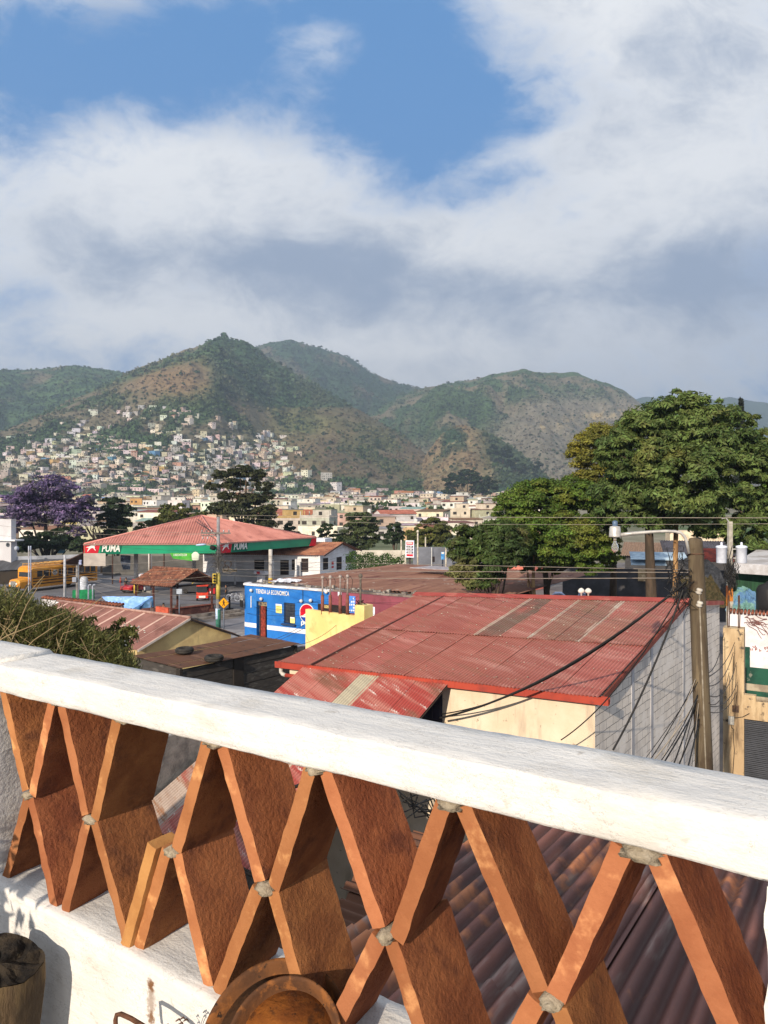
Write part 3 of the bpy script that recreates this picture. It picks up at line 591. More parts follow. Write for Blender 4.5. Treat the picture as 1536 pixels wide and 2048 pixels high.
    # mortar in the joints
    def joint(u, z, sx, sz, seed):
        mb = MB(); ring = 18; ws = np.linspace(-.010, .135, 9)
        for i, w in enumerate(ws):
            for j in range(ring):
                t = 2*math.pi*j/ring; f = 1+.45*(float(vnoise(j*.75+seed, i*.8, 3))-.5)*2; f *= (.75 if i == 0 else 1)
                mb.v.append(W(u+math.cos(t)*sx*f, w+(float(vnoise(j*1.2, seed*1.7, 8))-.5)*.006, z+math.sin(t)*sz*f))
        for i in range(len(ws)-1):
            for j in range(ring): mb.f.append((i*ring+j, i*ring+(j+1) % ring, (i+1)*ring+(j+1) % ring, (i+1)*ring+j))
        mb.f.append(tuple(range(ring-1, -1, -1))); mb.build('mortar_joint', mo, r, True)
    for i, u in enumerate(tops[1:7]): joint(u, -.434, .018+.005*(i % 3), .008, i+1)
    for i, u in enumerate(mids): joint(u+.003, -.663, .014+.003*(i % 2), .010, i+30)
balustrade()
def terrace():
    mb = MB(); mb.obox(W(-9, -6, -1.56-8.04+.02), E1*18, E2*6.1, V((0, 0, 8.04-.02))); tag(mb.build('terrace_floor', mk('terrace_floor', (.35, .33, .30), (.28, .26, .24), sc=2)), kind='structure')
terrace()
def stump():
    # a charred log standing on end at the foot of the wall
    top = P(-6, 1926, 1.46); r = root('log_stump', top-V((.05, 0, 0))-UP*.60, 'charred dark log standing on end against the white lower wall', 'log')
    ax = V((.14, -.10, 1)).normalized(); bot = top-ax*.6; n = 40; mb = MB(); rows = 14
    def rad(t, h): return .088*(1+.06*math.sin(3*t+1)+.03*math.sin(7*t)+.05*(float(vnoise(t*6, h*3, 5))-.5))*(1-.1*h)
    a = V((1, 0, 0)); a = (a-ax*a.dot(ax)).normalized(); b = ax.cross(a)
    for i in range(rows+1):
        for j in range(n):
            t = 2*math.pi*j/n; q = rad(t, i/rows)*(.94 if i == 0 else 1); mb.v.append(top-ax*(.6*i/rows)+a*math.cos(t)*q+b*math.sin(t)*q+ax*(.004*math.sin(5*t) if i == 0 else 0))
    for i in range(rows):
        for j in range(n): mb.f.append((i*n+j, (i+1)*n+j, (i+1)*n+(j+1) % n, i*n+(j+1) % n))
    mb.build('bark', mk('log_bark', (.095, .064, .036), (.04, .028, .018), sc=14, st=(1, 1, .25), c3=(.20, .14, .07), sc3=9, bump=1, bsc=35, bst=(1, 1, .2), bdist=.02), r, True)
    t = MB(); ring = [(0, .0)]; t.v.append(top+ax*.001); R = 9
    for i in range(1, R+1):
        for j in range(n):
            q = rad(2*math.pi*j/n, 0)*.94*i/R; th = 2*math.pi*j/n
            dz = -.010*max(0, float(vnoise(math.cos(th)*2.6+i*.25, math.sin(th)*2.6, 21))-.45)*3*(i < R); t.v.append(top+a*math.cos(th)*q+b*math.sin(th)*q+ax*(dz+.002+(.004*math.sin(5*th) if i == R else 0)))
    for j in range(n): t.f.append((0, 1+j, 1+(j+1) % n))
    for i in range(R-1):
        for j in range(n): o = 1+i*n; t.f.append((o+j, o+n+j, o+n+(j+1) % n, o+(j+1) % n))
    t.build('cut_face', mk('charred_wood', (.012, .010, .009), (.04, .031, .022), sc=24, c3=(.10, .08, .05), sc3=45, lo3=.60, hi3=.72, bump=1, bsc=55, bdist=.012, rough=1), r)
stump()
def shade_caster():
    # unseen box with leaves, added left of the frame to shade the lower wall
    o = W(-.60, -.735, -1.55); r = root('shade_caster_box', o, 'unseen wooden planter box standing on the terrace', 'shade_caster'); m = mk('caster_wood', (.20, .13, .075), (.12, .08, .05), sc=8, st=(1, 1, .2), bump=.4, bsc=30); b = MB()
    for k in range(8): b.obox(o+UP*.115*k-E1*.25, E1*.52, -E2*.34, UP*.108)
    b.build('box', m, r); n = 900; rn = np.random.default_rng(4); c = np.array(o-E2*.17)+[0, 0, 1.0]; q = rn.normal(size=(n, 3))*[.16, .13, .05]
    vs = []
    for p in q: a = rn.normal(size=3); a /= np.linalg.norm(a); t = np.cross(a, rn.normal(size=3)); t /= np.linalg.norm(t); p = c+p; vs += [p-a*.03, p-t*.012, p+a*.03, p+t*.012]
    np_mesh('foliage', np.array(vs), np.arange(n*4).reshape(-1, 4), mk('caster_leaf', (.06, .11, .03), (.03, .06, .02)), r)
shade_caster()
def pans():
    rust = lambda nm, a, b, c: mk(nm, a, b, sc=16, c3=c, sc3=38, lo3=.5, hi3=.62, bump=.5, bsc=130, bdist=.002, rough=.8, spec=.2, c4=(.03, .018, .012), sc4=55, lo4=.62, hi4=.68)
    ax = V((-.16, -.62, .77)).normalized(); c = P(548, 2090, 1.19)
    # bowl in front, plate behind; both open towards the viewer
    rd = rust('rust_rim_shade', (.14, .058, .022), (.075, .034, .017), (.22, .085, .025))  # darker ring paints the inner rim's shading into the rust colour
    def dish(name, c, R, dep, label, mat, n=72):
        pr = [(R*.001, -dep), (R*.30, -dep), (R*.52, -dep*.90), (R*.72, -dep*.62), (R*.87, -dep*.22), (R*.93, 0), (R*.965, .003), (R, .003), (R*1.005, -.001), (R*.98, -.004), (R*.95, -.006), (R*.88, -dep*.32), (R*.73, -dep*.72), (R*.52, -dep-.004), (R*.001, -dep-.004)]
        mb = MB(); mb.lathe(pr[:4], c, ax, n); mb.lathe(pr[11:], c, ax, n); o = mb.build(name, mat, None, True); mb = MB(); mb.lathe(pr[3:12], c, ax, n); mb.f = mb.f[:-2]; mb.build('rim', rd, o, True); return tag(o, label, 'pan')
    dish('rusty_pan', c, .128, .035, 'dark brown rusty pan behind the orange rusted bowl at the lower wall', rust('rust_dark', (.085, .040, .018), (.045, .024, .014), (.13, .055, .02)))
    dish('rusty_bowl', P(566, 2088, 1.135), .094, .050, 'orange rusted shallow bowl lying inside the larger dark pan', rust('rust_orange', (.34, .115, .020), (.21, .066, .015), (.12, .045, .015)))
    mb = MB(); pts = [P(232, 2075, 1.27), P(231, 2040, 1.275), P(233, 2030, 1.28), P(242, 2028, 1.28), P(262, 2037, 1.27), P(300, 2060, 1.25), P(330, 2080, 1.24)]
    mb.tube(pts, .0042, 8); tag(mb.build('bent_rod', mk('rust_rod', (.13, .06, .035), (.07, .035, .02), sc=60, bump=.5, bsc=200), None, True), 'thin bent rusty iron rod in front of the white lower wall', 'rod')
    mb = MB(); rn = random.Random(3); base = P(350, 2085, 1.25)
    for k in range(3):
        p = [base, base+V((.005*k-.004, 0, .02)), base+V((.012*k-.012+rn.uniform(-.01, .01), -.004, .032+.003*k))]; mb.tube(p, [.0012, .0009, .0006], 5)
        for _ in range(2):
            q = p[2]+V((rn.uniform(-.008, .008), rn.uniform(-.004, .004), rn.uniform(-.012, .006))); mb.tube([q, q+V((.006, 0, .004)), q+V((.010, 0, -.001))], [.001, .0022, .0004], 4)
    tag(mb.build('dry_twig', mk('dry_twig', (.13, .07, .05), (.07, .04, .03), sc=80)), 'small withered twig in front of the white wall beside the pans', 'twig')
pans()
# ================================================================ roofs close below the terrace
A_H = math.radians(36.5); H2 = V((math.sin(A_H), math.cos(A_H), 0)); H1 = V((math.cos(A_H), -math.sin(A_H), 0))
def m_roof(name, base, fade, rust, rot, **k):
    return mk(name, base, fade, sc=1.1, st=(5, .35, 1), rot=rot, c3=rust, sc3=.9, st3=(3.2, .5, 1), rough=k.pop('rough', .6), spec=.35, **k)
def near_roofs():
    m = mk('old_tin', (.165, .068, .052), (.10, .045, .038), sc=1.6, st=(3, .45, 1), rot=math.radians(33.8), c3=(.30, .25, .22), sc3=1.1, st3=(5, .5, 1), lo3=.52, hi3=.66, c4=(.34, .13, .055), sc4=2.1, lo4=.53, hi4=.64, rough=.6, spec=.35, bump=.2, bsc=40, bdist=.004, tint=True)  # pale patches: grey tin, strengthened to paint dappled sun; orange is rust
    r = root('tin_roof', W(2, 2, -2.4), 'rusty dark corrugated iron roof right below the brick lattice', 'roof')
    k = 0
    for w0, w1, dz in ((.14, 1.72, 0), (1.60, 3.05, .02), (2.93, 4.4, .04)):
        for u0 in np.arange(-.72, 5.2, .98):
            b = MB(); k += 1; u1 = u0+1.04; z = lambda w: -1.84-.05*w
            q = random.Random(k).uniform(-.006, .006); dd = dz*.2+(.006 if k % 2 else 0)+q*.3
            corr(b, W(u0, w0, z(w0)+dd), W(u1, w0, z(w0)+dd), W(u0, w1, z(w1)+dd+.012), W(u1, w1, z(w1)+dd+.012), .086, .0175, 4, sub=10, rk=.45)
            b.build('sheet', m, r, True)
    # walls under it
    b = MB(); b.obox(W(-.66, .14, -9.5), E1*5.8, E2*.1, UP*7.55); b.obox(W(-.66, .24, -9.5), E1*.12, E2*4.1, UP*7.5); b.obox(W(-.54, 4.22, -9.5), E1*5.6, E2*.12, UP*7.35)
    b.build('wall', mk('dark_block', (.16, .15, .14), (.10, .095, .09), sc=1.5, bump=.4, bsc=20), r)
    # lower brown roof with ribs across
    r = root('shed_roof', W(-2.6, 3.6, -3.7), 'low brown ribbed roof beside the rusty dark iron roof', 'roof')
    m2 = mk('brown_tin', (.155, .068, .038), (.105, .048, .03), sc=1.2, st=(.4, 4, 1), rot=math.radians(33.8), c3=(.25, .13, .08), sc3=1.2, c4=(.06, .04, .035), sc4=3, rough=.7, bump=.2, bsc=40, bdist=.004)
    for i, (u0, u1, w0, w1, z) in enumerate(((-2.35, -.76, 1.2, 2.5, -3.28), (-2.3, -.74, 2.4, 3.9, -3.22), (-2.4, -.78, 3.82, 5.0, -3.16), (-5.6, -2.28, 1.2, 2.4, -3.58), (-5.6, -2.3, 2.3, 3.55, -3.52))):
        b = MB(); corr(b, W(u0, w0, z), W(u0, w1, z+.05), W(u1, w0, z+.03), W(u1, w1, z+.08), .11, .020, 3, sub=8); b.build('sheet', m2, r, True)
    b = MB(); b.obox(W(-5.5, 1.3, -9.5), E1*3.2, E2*2.1, UP*5.85); b.obox(W(-2.25, 1.3, -9.5), E1*1.5, E2*3.5, UP*6.05); b.build('wall', MATS['dark_block'], r)
    # yard floor beneath the cream wall
    b = MB(); b.obox(W(-4, 4.7, -9.55), E1*9, E2*6.4, UP*3.55); r = b.build('yard_slab', mk('yard_concrete', (.115, .11, .105), (.07, .068, .066), sc=1.2, c3=(.2, .19, .175), sc3=2.5, bump=.4, bsc=15)); tag(r, kind='structure')
near_roofs()
def lean_to():
    TL, TR, BL, BR = P(607, 1334, 17.85), P(893, 1369, 16.0), P(258, 1640, 14.3), P(562, 1766, 11.9)
    r = root('lean_to_roof', (BL+BR)/2-UP*1, 'faded red corrugated lean-to roof with a cream translucent sheet', 'roof')
    m = m_roof('lean_red', (.31, .050, .040), (.40, .16, .13), (.20, .085, .055), -A_H, c4=(.58, .50, .47), sc4=2.4, lo4=.60, hi4=.68, st4=(7, .7, 1), rough=.55, tint=True)
    mf = m_roof('lean_faded', (.42, .34, .29), (.34, .26, .22), (.30, .075, .055), -A_H, c4=(.26, .13, .07), sc4=1.6, lo4=.54, hi4=.66, st4=(5, .6, 1), rough=.6, tint=True)
    mc = mk('clear_sheet', (.55, .50, .38), (.44, .40, .31), sc=2, st=(4, .3, 1), rot=-A_H, rough=.5, trans=.25, tint=True)
    cuts = [0, .21, .42, .55, .80, 1.0]
    for i in range(5):
        a, c = cuts[i]-(.006 if i else 0), cuts[i+1]+.006; b = MB(); q = UP*(.006 if i % 2 else 0)
        L = lambda p, q_, t: p*(1-t)+q_*t
        BLv, BRv = BL, BR
        if i == 0: BLv, BRv = L(BL, TL, .52), L(BR, TR, .52); b2 = MB(); corr(b2, L(BL, BR, a)-UP*.006, L(BL, BR, c)-UP*.006, L(L(BL, TL, .55), L(BR, TR, .55), a)-UP*.006, L(L(BL, TL, .55), L(BR, TR, .55), c)-UP*.006, .076, .012, 4, sub=7, rk=.2); b2.build('sheet', mf, r, True, 'pale weathered sheet')
        corr(b, L(BLv, BRv, a)+q, L(BLv, BRv, c)+q, L(TL, TR, a)+q, L(TL, TR, c)+q, .076, .012, 6, sub=7, rk=.2)
        b.build('clear_sheet' if i == 2 else 'sheet', mc if i == 2 else m, r, True, 'cream translucent sheet' if i == 2 else None)
    b = MB(); n = (TR-TL).normalized(); b.tube([BL-UP*.07, BR-UP*.07], .03, 6); b.tube([(BL+TL)/2-UP*.07, (BR+TR)/2-UP*.07], .03, 6); b.tube([BR-UP*.05, TR-UP*.05], .025, 6); b.build('rafter', mk('dark_timber', (.06, .045, .035), (.035, .028, .024), sc=6), r)
    b = MB(); 
    for q in (BL+H2*.2+H1*.15, BR+H2*.2-H1*.15, (BL+BR)/2+H2*.2): b.cbox(V((q.x, q.y, 0)), .12, .12, q.z-.1)
    b.build('post', MATS['dark_timber'], r)
    # rough grey side wall rising beside it
    b = MB(); a = V((BL.x, BL.y, CZ-4.83)); b.obox(V((a.x, a.y, 0))-H2*.6-H1*.2, H1*.17, H2*5.2, UP*(a.z))
    tag(b.build('side_wall', mk('rough_render', (.235, .225, .215), (.13, .127, .125), sc=3, c3=(.30, .29, .27), sc3=1.1, bump=1, bsc=22, bdist=.02)), 'rough grey rendered wall beside the lean-to roof', 'wall')
    b = MB(); b.obox(V((a.x, a.y, a.z+.004))-H2*.6-H1*.62, H1*.58, H2*5.2, UP*.03); tag(b.build('wall_capping', mk('pale_tin', (.5, .5, .48), (.36, .36, .35), sc=2, rough=.5)), 'pale metal capping sheet lying on the grey side wall', 'capping')
lean_to()
# ================================================================ the house with the red roof
def red_house():
    FL, FR, BL, BR = P(563, 1322, 18.2), P(1197, 1392, 14.5), P(838, 1190, 23.2), P(1371, 1202, 19.9)
    r = root('red_roof_house', V((FR.x-2, FR.y+4, 0)), 'house with a big red corrugated roof, cream front and grey block side', 'house')
    L = lambda p, q, t: p*(1-t)+q*t
    S = lambda u, v: L(L(FL, FR, u), L(BL, BR, u), v)
    vs = .44 # the upper row laps over the lower one
    m = m_roof('roof_red', (.335, .112, .088), (.29, .086, .066), (.40, .175, .145), -A_H, c4=(.28, .105, .075), sc4=1.4, lo4=.52, hi4=.64, st4=(4, .5, 1), orand=.07, tint=True, rough=.55)
    rnd = random.Random(11)
    def panel(name, u0, u1, v0, v1, q, tf=None):
        b = MB(); corr(b, S(u0, v0)+UP*q, S(u1, v0)+UP*q, S(u0, v1)+UP*(q+.004), S(u1, v1)+UP*(q+.004), .078, .015, 8, tf, sub=7, rk=.22, drop=lambda u, v, s=u0*7+v0*3: .030*(float(fbm(u*2+s, v*3+s, 3, 44))-.5)); return b.build(name, m, r, True)
    nA = 9; us = np.linspace(0, 1, nA+1)
    for i in range(nA):
        t = rnd.uniform(.93, 1.06); panel('roof_sheet', us[i]-.004*(i > 0), us[i+1]+.004, -.01, vs+.02, .003*(i % 2), lambda u, v, t=t: (t, t, t))
    ub = [0, .10, .20, .30, .39, .47, .56, .65, .73, .80, .90, 1.0]
    kind = ['red', 'red', 'red2', 'red', 'red', 'brown', 'red2', 'brown2', 'brown2', 'brown3', 'red2']
    cl = dict(brown3=(.92, 1.16, 1.06), red=(1, 1, 1), red2=(1.02, 1.1, 1.1), brown=(.50, .86, .80), brown2=(.80, 1.16, 1.06))
    for i in range(11):
        c = cl[kind[i]]; pale = i in (5, 7, 9)
        def tf(u, v, c=c, pale=pale, i=i):
            k = 1.0; e = 1.0 if (pale and u < .13) else 0
            if kind[i].startswith('brown'):
                q = float(fbm(v*3+i, u*5, 3, 5)); w = min(1, max(0, (q-.20)*4)); base = tuple(1*(1-w)+x*w for x in c)
            else: base = c
            return (1.15, 2.5, 2.6) if e else tuple(x*k for x in base)
        panel('roof_sheet', ub[i]-.004*(i > 0), ub[i+1]+.003, vs, 1.0, .022+.003*(i % 2), tf)
    b = MB(); rn2 = random.Random(31)
    for k in range(130):
        q = S(rn2.random(), rn2.random())+UP*.035; s = rn2.uniform(.008, .026); b.cbox(q, s*rn2.uniform(.8, 2), s, s*.6, rn2.uniform(0, 3))
    tag(b.build('roof_debris', mk('debris_pale', (.55, .48, .40), (.30, .22, .16), sc=3)), 'small pale bits of grit scattered on the red corrugated roof', 'debris', kind='stuff')
    b = MB() # fixing screws in rows along the purlins
    for v in (.05, .20, .35, .50, .66, .82, .95):
        for k in range(48): b.lathe([(.016, 0), (.012, .010), (0, .012)], S((k+.5)/48, v)+UP*(.016 if v < .44 else .036), n=6)
    b.build('roof_screw', mk('screw_zinc', (.42, .36, .32), (.2, .1, .08), sc=9, rough=.5), r)
    # left strip overlapped by the main roof: a raised lap strip
    b = MB(); N = UP*.05
    for a, c in ((0, 1),):
        pa, pb = S(.012, .0)+H1*.9, S(.0, 1)+H1*.95; b.tube([pa+N*.8, (pa+pb)/2+N*.8, pb+N*.8], .022, 6)
    b.build('roof_seam', mk('seam_dark', (.06, .03, .028), (.1, .04, .035), sc=8), r)
    # ridge capping, carried over to the back slope
    RB = P(1443, 1201, 23.4); BK = BL+(RB-BR)
    mr = mk('ridge_red', (.34, .062, .048), (.28, .05, .04), sc=2, c3=(.42, .16, .12), sc3=1.5, rough=.55)
    b = MB(); e = H1*.12; b.add([BL-e-H2*.25-UP*.0, BR+e-H2*.25, BR+e+UP*.09, BL-e+UP*.09, BR+e+H2*.3+UP*.03, BL-e+H2*.3+UP*.03], [(0, 1, 2, 3), (3, 2, 4, 5)]); b.build('ridge_cap', mr, r)
    b = MB(); corr(b, BL+UP*.03, BR+UP*.03, BK, RB, .078, .0105, 3, lambda u, v: (1, 1, 1), sub=6); b.build('roof_sheet', m, r, True)
    b = MB(); b.obox(BR+H1*.02-UP*.13, RB-BR, H1*.06, UP*.12); b.build('verge_board', mr, r)
    b = MB(); b.obox(FR+H1*.0-UP*.16+H2*.2, (BR-FR)-H2*.3, H1*.05, UP*.13); b.build('verge_board', mk('verge_rust', (.15, .05, .04), (.24, .06, .045), sc=3), r)
    # gutter
    gd = (FR-FL); g0 = FL-gd.normalized()*.18-UP*.17; gl = gd.normalized()*(gd.length+.38); nn = V((gd.y, -gd.x, 0)).normalized()
    nn = nn if nn.y < 0 else -nn
    mg = mk('gutter_red', (.40, .055, .030), (.32, .042, .025), sc=1.5, c3=(.24, .04, .03), sc3=3, rough=.5, spec=.4)
    b = MB(); b.obox(g0+nn*.02, gl, nn*.022, UP*.155); b.obox(g0-nn*.12, gl, nn*.14, UP*.02); b.obox(g0-nn*.13, gl, nn*.012, UP*.14)
    for k in range(6):
        q = g0+gl*(k/5.2+.02); b.obox(q+nn*.042, gl.normalized()*.012, nn*.006, UP*.16)
    b.build('gutter', mg, r)
    b = MB(); q = g0+nn*-.06+gl.normalized()*.12-UP*.02; b.tube([q, q-UP*.10, q-UP*.15+gl.normalized()*.05, q-UP*.17+gl.normalized()*.14], .05, 10); b.build('gutter_elbow', mk('pvc_grey', (.55, .54, .5), (.4, .39, .37), sc=5, rough=.5), r, True)
    b = MB(); p = q-UP*.17+gl.normalized()*.14; b.tube([p, p+gl.normalized()*.85], .048, 10); b.build('drain_pipe', mg, r, True)
    # walls: cream front, grey block side
    c0 = FR-UP*.17-nn*.14-gd.normalized()*.10; fl = FL-nn*.14+gd.normalized()*.15; mc = mk('cream_render', srgb(228, 206, 170), srgb(214, 190, 152), sc=.8, c3=srgb(190, 168, 136), sc3=2.2, lo3=.50, hi3=.70, st3=(1.6, 1.6, .25), bump=.35, bsc=18, rough=.9, c4=srgb(160, 140, 112), sc4=6, lo4=.64, hi4=.7)
    base = V((c0.x, c0.y, 0)); b = MB(); gdn = V((gd.x, gd.y, 0)).normalized(); b.obox(base, -gdn*(gd.length-.25), -nn*.18, UP*(c0.z+.06)); b.build('front_wall', mc, r)
    def block_mat():
        m2, nt, bs = new_mat('grey_block'); Lk = nt.links.new; g = nt.nodes.new('ShaderNodeNewGeometry')
        d = nt.nodes.new('ShaderNodeVectorMath'); d.operation = 'DOT_PRODUCT'; Lk(g.outputs['Position'], d.inputs[0]); d.inputs[1].default_value = H2
        sx = nt.nodes.new('ShaderNodeSeparateXYZ'); Lk(g.outputs['Position'], sx.inputs[0]); cv = nt.nodes.new('ShaderNodeCombineXYZ'); Lk(d.outputs['Value'], cv.inputs[0]); Lk(sx.outputs[2], cv.inputs[1])
        w = nt.nodes.new('ShaderNodeTexNoise'); w.inputs['Scale'].default_value = 6; Lk(cv.outputs[0], w.inputs['Vector']); wa = nt.nodes.new('ShaderNodeVectorMath'); wa.operation = 'MULTIPLY_ADD'; Lk(w.outputs['Color'], wa.inputs[0]); wa.inputs[1].default_value = (.035, .03, 0); Lk(cv.outputs[0], wa.inputs[2])
        br = nt.nodes.new('ShaderNodeTexBrick'); Lk(wa.outputs[0], br.inputs['Vector']); br.inputs['Scale'].default_value = 1; br.inputs['Brick Width'].default_value = .40; br.inputs['Row Height'].default_value = .205; br.inputs['Mortar Size'].default_value = .008; br.inputs['Mortar Smooth'].default_value = .25; br.inputs['Bias'].default_value = -.3
        br.inputs['Color1'].default_value = (*srgb(232, 216, 190), 1); br.inputs['Color2'].default_value = (*srgb(214, 200, 176), 1); br.inputs['Mortar'].default_value = (*srgb(122, 115, 104), 1)
        col = mix(nt, mrange(nt, noise(nt, coords(nt, 0, (1, 1, .35)), 1.3), .48, .7), br.outputs['Color'], srgb(190, 178, 160)); col = mix(nt, mrange(nt, noise(nt, coords(nt), .8, 4), .52, .64), col, srgb(234, 220, 196))
        Lk(col, bs.inputs['Base Color']); bs.inputs['Roughness'].default_value = .92; bn = nt.nodes.new('ShaderNodeBump'); bn.inputs['Strength'].default_value = .6; bn.inputs['Distance'].default_value = .012
        h = mth(nt, 'ADD', mth(nt, 'MULTIPLY', br.outputs['Fac'], -.8), mth(nt, 'MULTIPLY', noise(nt, coords(nt), 30, 4), .5)); Lk(h, bn.inputs['Height']); Lk(bn.outputs[0], bs.inputs['Normal']); return m2
    mblk = block_mat(); wt = V(((RB-FR).x, (RB-FR).y, 0)); a0 = base+gdn*.002; wl = V((RB.x, RB.y, 0))-a0; wl = wl-gdn*.06
    hn = V((wt.y, -wt.x, 0)).normalized(); hn = hn if hn.x > 0 else -hn
    tr = (V((BR.x, BR.y, 0))-V((FR.x, FR.y, 0))).length/wt.length
    a1 = a0+wl*tr; a2 = a0+wl; zt0, zt1, zt2 = c0.z+.02, BR.z-.10, RB.z-.12
    b = MB(); poly = [a0, a2, V((a2.x, a2.y, zt2)), V((a1.x, a1.y, zt1)), V((a0.x, a0.y, zt0))]; b.prism(poly, -hn*.17); b.build('side_wall', mblk, r)
    # concrete columns in the block wall
    mcc = mk('column_grey', srgb(188, 182, 172), srgb(164, 159, 150), sc=2, bump=.4, bsc=22, st=(1, 1, .4))
    for t in (.205, .335, .60):
        q = a0+wl*t; top = zt0+(zt1-zt0)*min(1, t/tr)-.03; b = MB(); b.obox(q+hn*.0, wl.normalized()*.17, hn*.014, UP*top); b.build('column', mcc, r)
    # barred window under the lean-to
    q = base-gdn*((gd.length-.25)*.445); b = MB(); b.obox(q+UP*(c0.z-1.5)-nn*-.0, -gdn*1.0, nn*.01, UP*1.35); b.build('window', mk('window_dark', (.045, .045, .07), (.03, .03, .05), sc=6), r)
    b = MB()
    for k in range(6): b.tube([q+UP*(c0.z-1.5)+nn*.04-gdn*(.05+k*.18), q+UP*(c0.z-.15)+nn*.04-gdn*(.05+k*.18)], .009, 5)
    for k in range(5): b.tube([q+UP*(c0.z-1.45+k*.31)+nn*.045, q+UP*(c0.z-1.45+k*.31)+nn*.045-gdn*1.0], .009, 5)
    b.build('window_grille', mk('grille_dark', (.05, .045, .06)), r)
    # two little bulbs of insulators on the ridge
    b = MB()
    for k in (.835, .86): q = L(BL, BR, k-.19)+UP*.08; b.lathe([(.02, 0), (.03, .08), (.085, .10), (.10, .15), (.07, .2), (.02, .23)], q, n=10)
    b.build('vent_cap', mk('white_plastic', (.7, .69, .66), (.6, .58, .55), sc=5), r, True)
    return dict(FR=FR, BR=BR, RB=RB, hn=hn, a0=a0, wl=wl)
RH = red_house()
# ================================================================ right side: timber pole with lamp, ochre building, transformer pole
def timber_pole():
    top = P(1391, 1077, 12.6); bot = P(1412, 1640, 12.25); dv = (bot-top).normalized(); ft = top+dv*((top.z)/-dv.z)
    r = root('timber_pole', ft, 'weathered wooden utility pole carrying a bare bulb lamp on a curved arm', 'utility pole')
    m = mk('pole_timber', (.130, .102, .066), (.080, .060, .040), sc=7, st=(1, 1, .12), c3=(.21, .165, .105), sc3=5, c4=(.06, .042, .028), sc4=2.5, lo4=.5, hi4=.62, bump=1, bsc=30, bst=(1, 1, .07), bdist=.012)
    b = MB(); n = 18; rows = 40; Ln = (ft-top).length
    for i in range(rows+1):
        s = (i/rows); s = s*s*.5+s*.5; p = top+dv*Ln*s; rr = .112+.035*s+.016*min(1, i/3)
        for j in range(n):
            t = 2*math.pi*j/n; q = rr*(1+.035*math.sin(3*t+s*3)+.05*(float(vnoise(j*1.5, s*9, 3))-.5)); b.v.append(p+V((math.cos(t)*q, math.sin(t)*q, (.02*math.sin(2*t) if i == 0 else 0))))
    for i in range(rows):
        for j in range(n): b.f.append((i*n+j, (i+1)*n+j, (i+1)*n+(j+1) % n, i*n+(j+1) % n))
    b.f.append(tuple(range(n))); b.build('shaft', m, r, True)
    ms = mk('steel_band', (.35, .34, .32), (.2, .15, .1), sc=20, rough=.5, metal=.6)
    for y in (1108, 1398):
        q = top+dv*((y-1077)/F*12.6); b = MB(); b.lathe([(.128, -.012), (.136, -.012), (.136, .012), (.128, .012)], q, -dv, 18); b.build('band', mk('band_rust', (.13, .07, .045), (.08, .05, .035), sc=15), r, True)
    b = MB()
    for k, (dx, y0) in enumerate(((-.09, 1180), (-.075, 1205))):
        q = top+dv*((y0-1077)/F*12.6)+V((-.03, -.135, 0)); b.lathe([(.0, -.05), (.04, -.05), (.055, -.02), (.035, 0), (.055, .02), (.04, .05), (0, .05)], q, V((.2, -.3, 1)), 12)
    b.build('insulator', mk('porcelain', (.55, .53, .48), (.45, .42, .38), rough=.3), r, True)
    b = MB(); q = top+V((-.03, -.14, 0)); b.tube([q+dv*.95, q+dv*2.6+V((0, .0, 0)), q+dv*6], .013, 7); b.build('conduit', mk('conduit_grey', (.30, .27, .22), (.2, .17, .13), sc=8), r, True)
    # lamp arm
    al = mk('lamp_aluminium', (.55, .54, .52), (.42, .41, .40), sc=8, rough=.45, metal=.35)
    A = P(1378, 1107, 12.5); pts = [A, P(1373, 1082, 12.5), P(1369, 1073, 12.5), P(1362, 1066, 12.5), P(1350, 1063, 12.52), P(1330, 1062.5, 12.55), P(1300, 1064, 12.6), P(1265, 1067, 12.65), P(1240, 1070, 12.68)]
    b = MB(); b.tube(pts, [.026]*6+[.028, .032, .036], 10); b.build('lamp_arm', al, r, True)
    h = P(1230, 1074, 12.7); b = MB(); b.lathe([(0, .002), (.105, .0), (.102, .02), (.092, .16), (.082, .185), (.03, .195), (0, .2)], h, n=24); hd = b.build('lamp_head', al, r, True)
    b = MB(); b.lathe([(.04, .19), (.045, .20), (.045, .27), (.03, .285), (0, .29)], h, n=16); b.build('photocell', mk('photocell_blue', (.10, .16, .26), (.06, .09, .15), rough=.3), r, True)
    b = MB(); b.lathe([(.03, 0), (.03, -.06), (.022, -.065)], h, n=14); b.build('socket', mk('brass', (.55, .5, .42), rough=.35, metal=.6), r, True)
    m2, nt, bs = new_mat('bulb_glass'); bs.inputs['Base Color'].default_value = (.9, .9, .88, 1); bs.inputs['Roughness'].default_value = .03; bs.inputs['Transmission Weight'].default_value = .85; bs.inputs['IOR'].default_value = 1.15
    b = MB(); b.lathe([(.02, -.06), (.028, -.09), (.055, -.15), (.064, -.19), (.055, -.235), (.03, -.262), (0, -.27)], h, n=20); b.build('bulb', m2, r, True)
    b = MB(); b.tube([h-UP*.06, h-UP*.15], .008, 6); b.tube([h-UP*.15+V((-.02, 0, 0)), h-UP*.15+V((.02, 0, 0))], .004, 5); b.build('filament', MATS['brass'], r)
    return top, dv
PT, PDV = timber_pole()
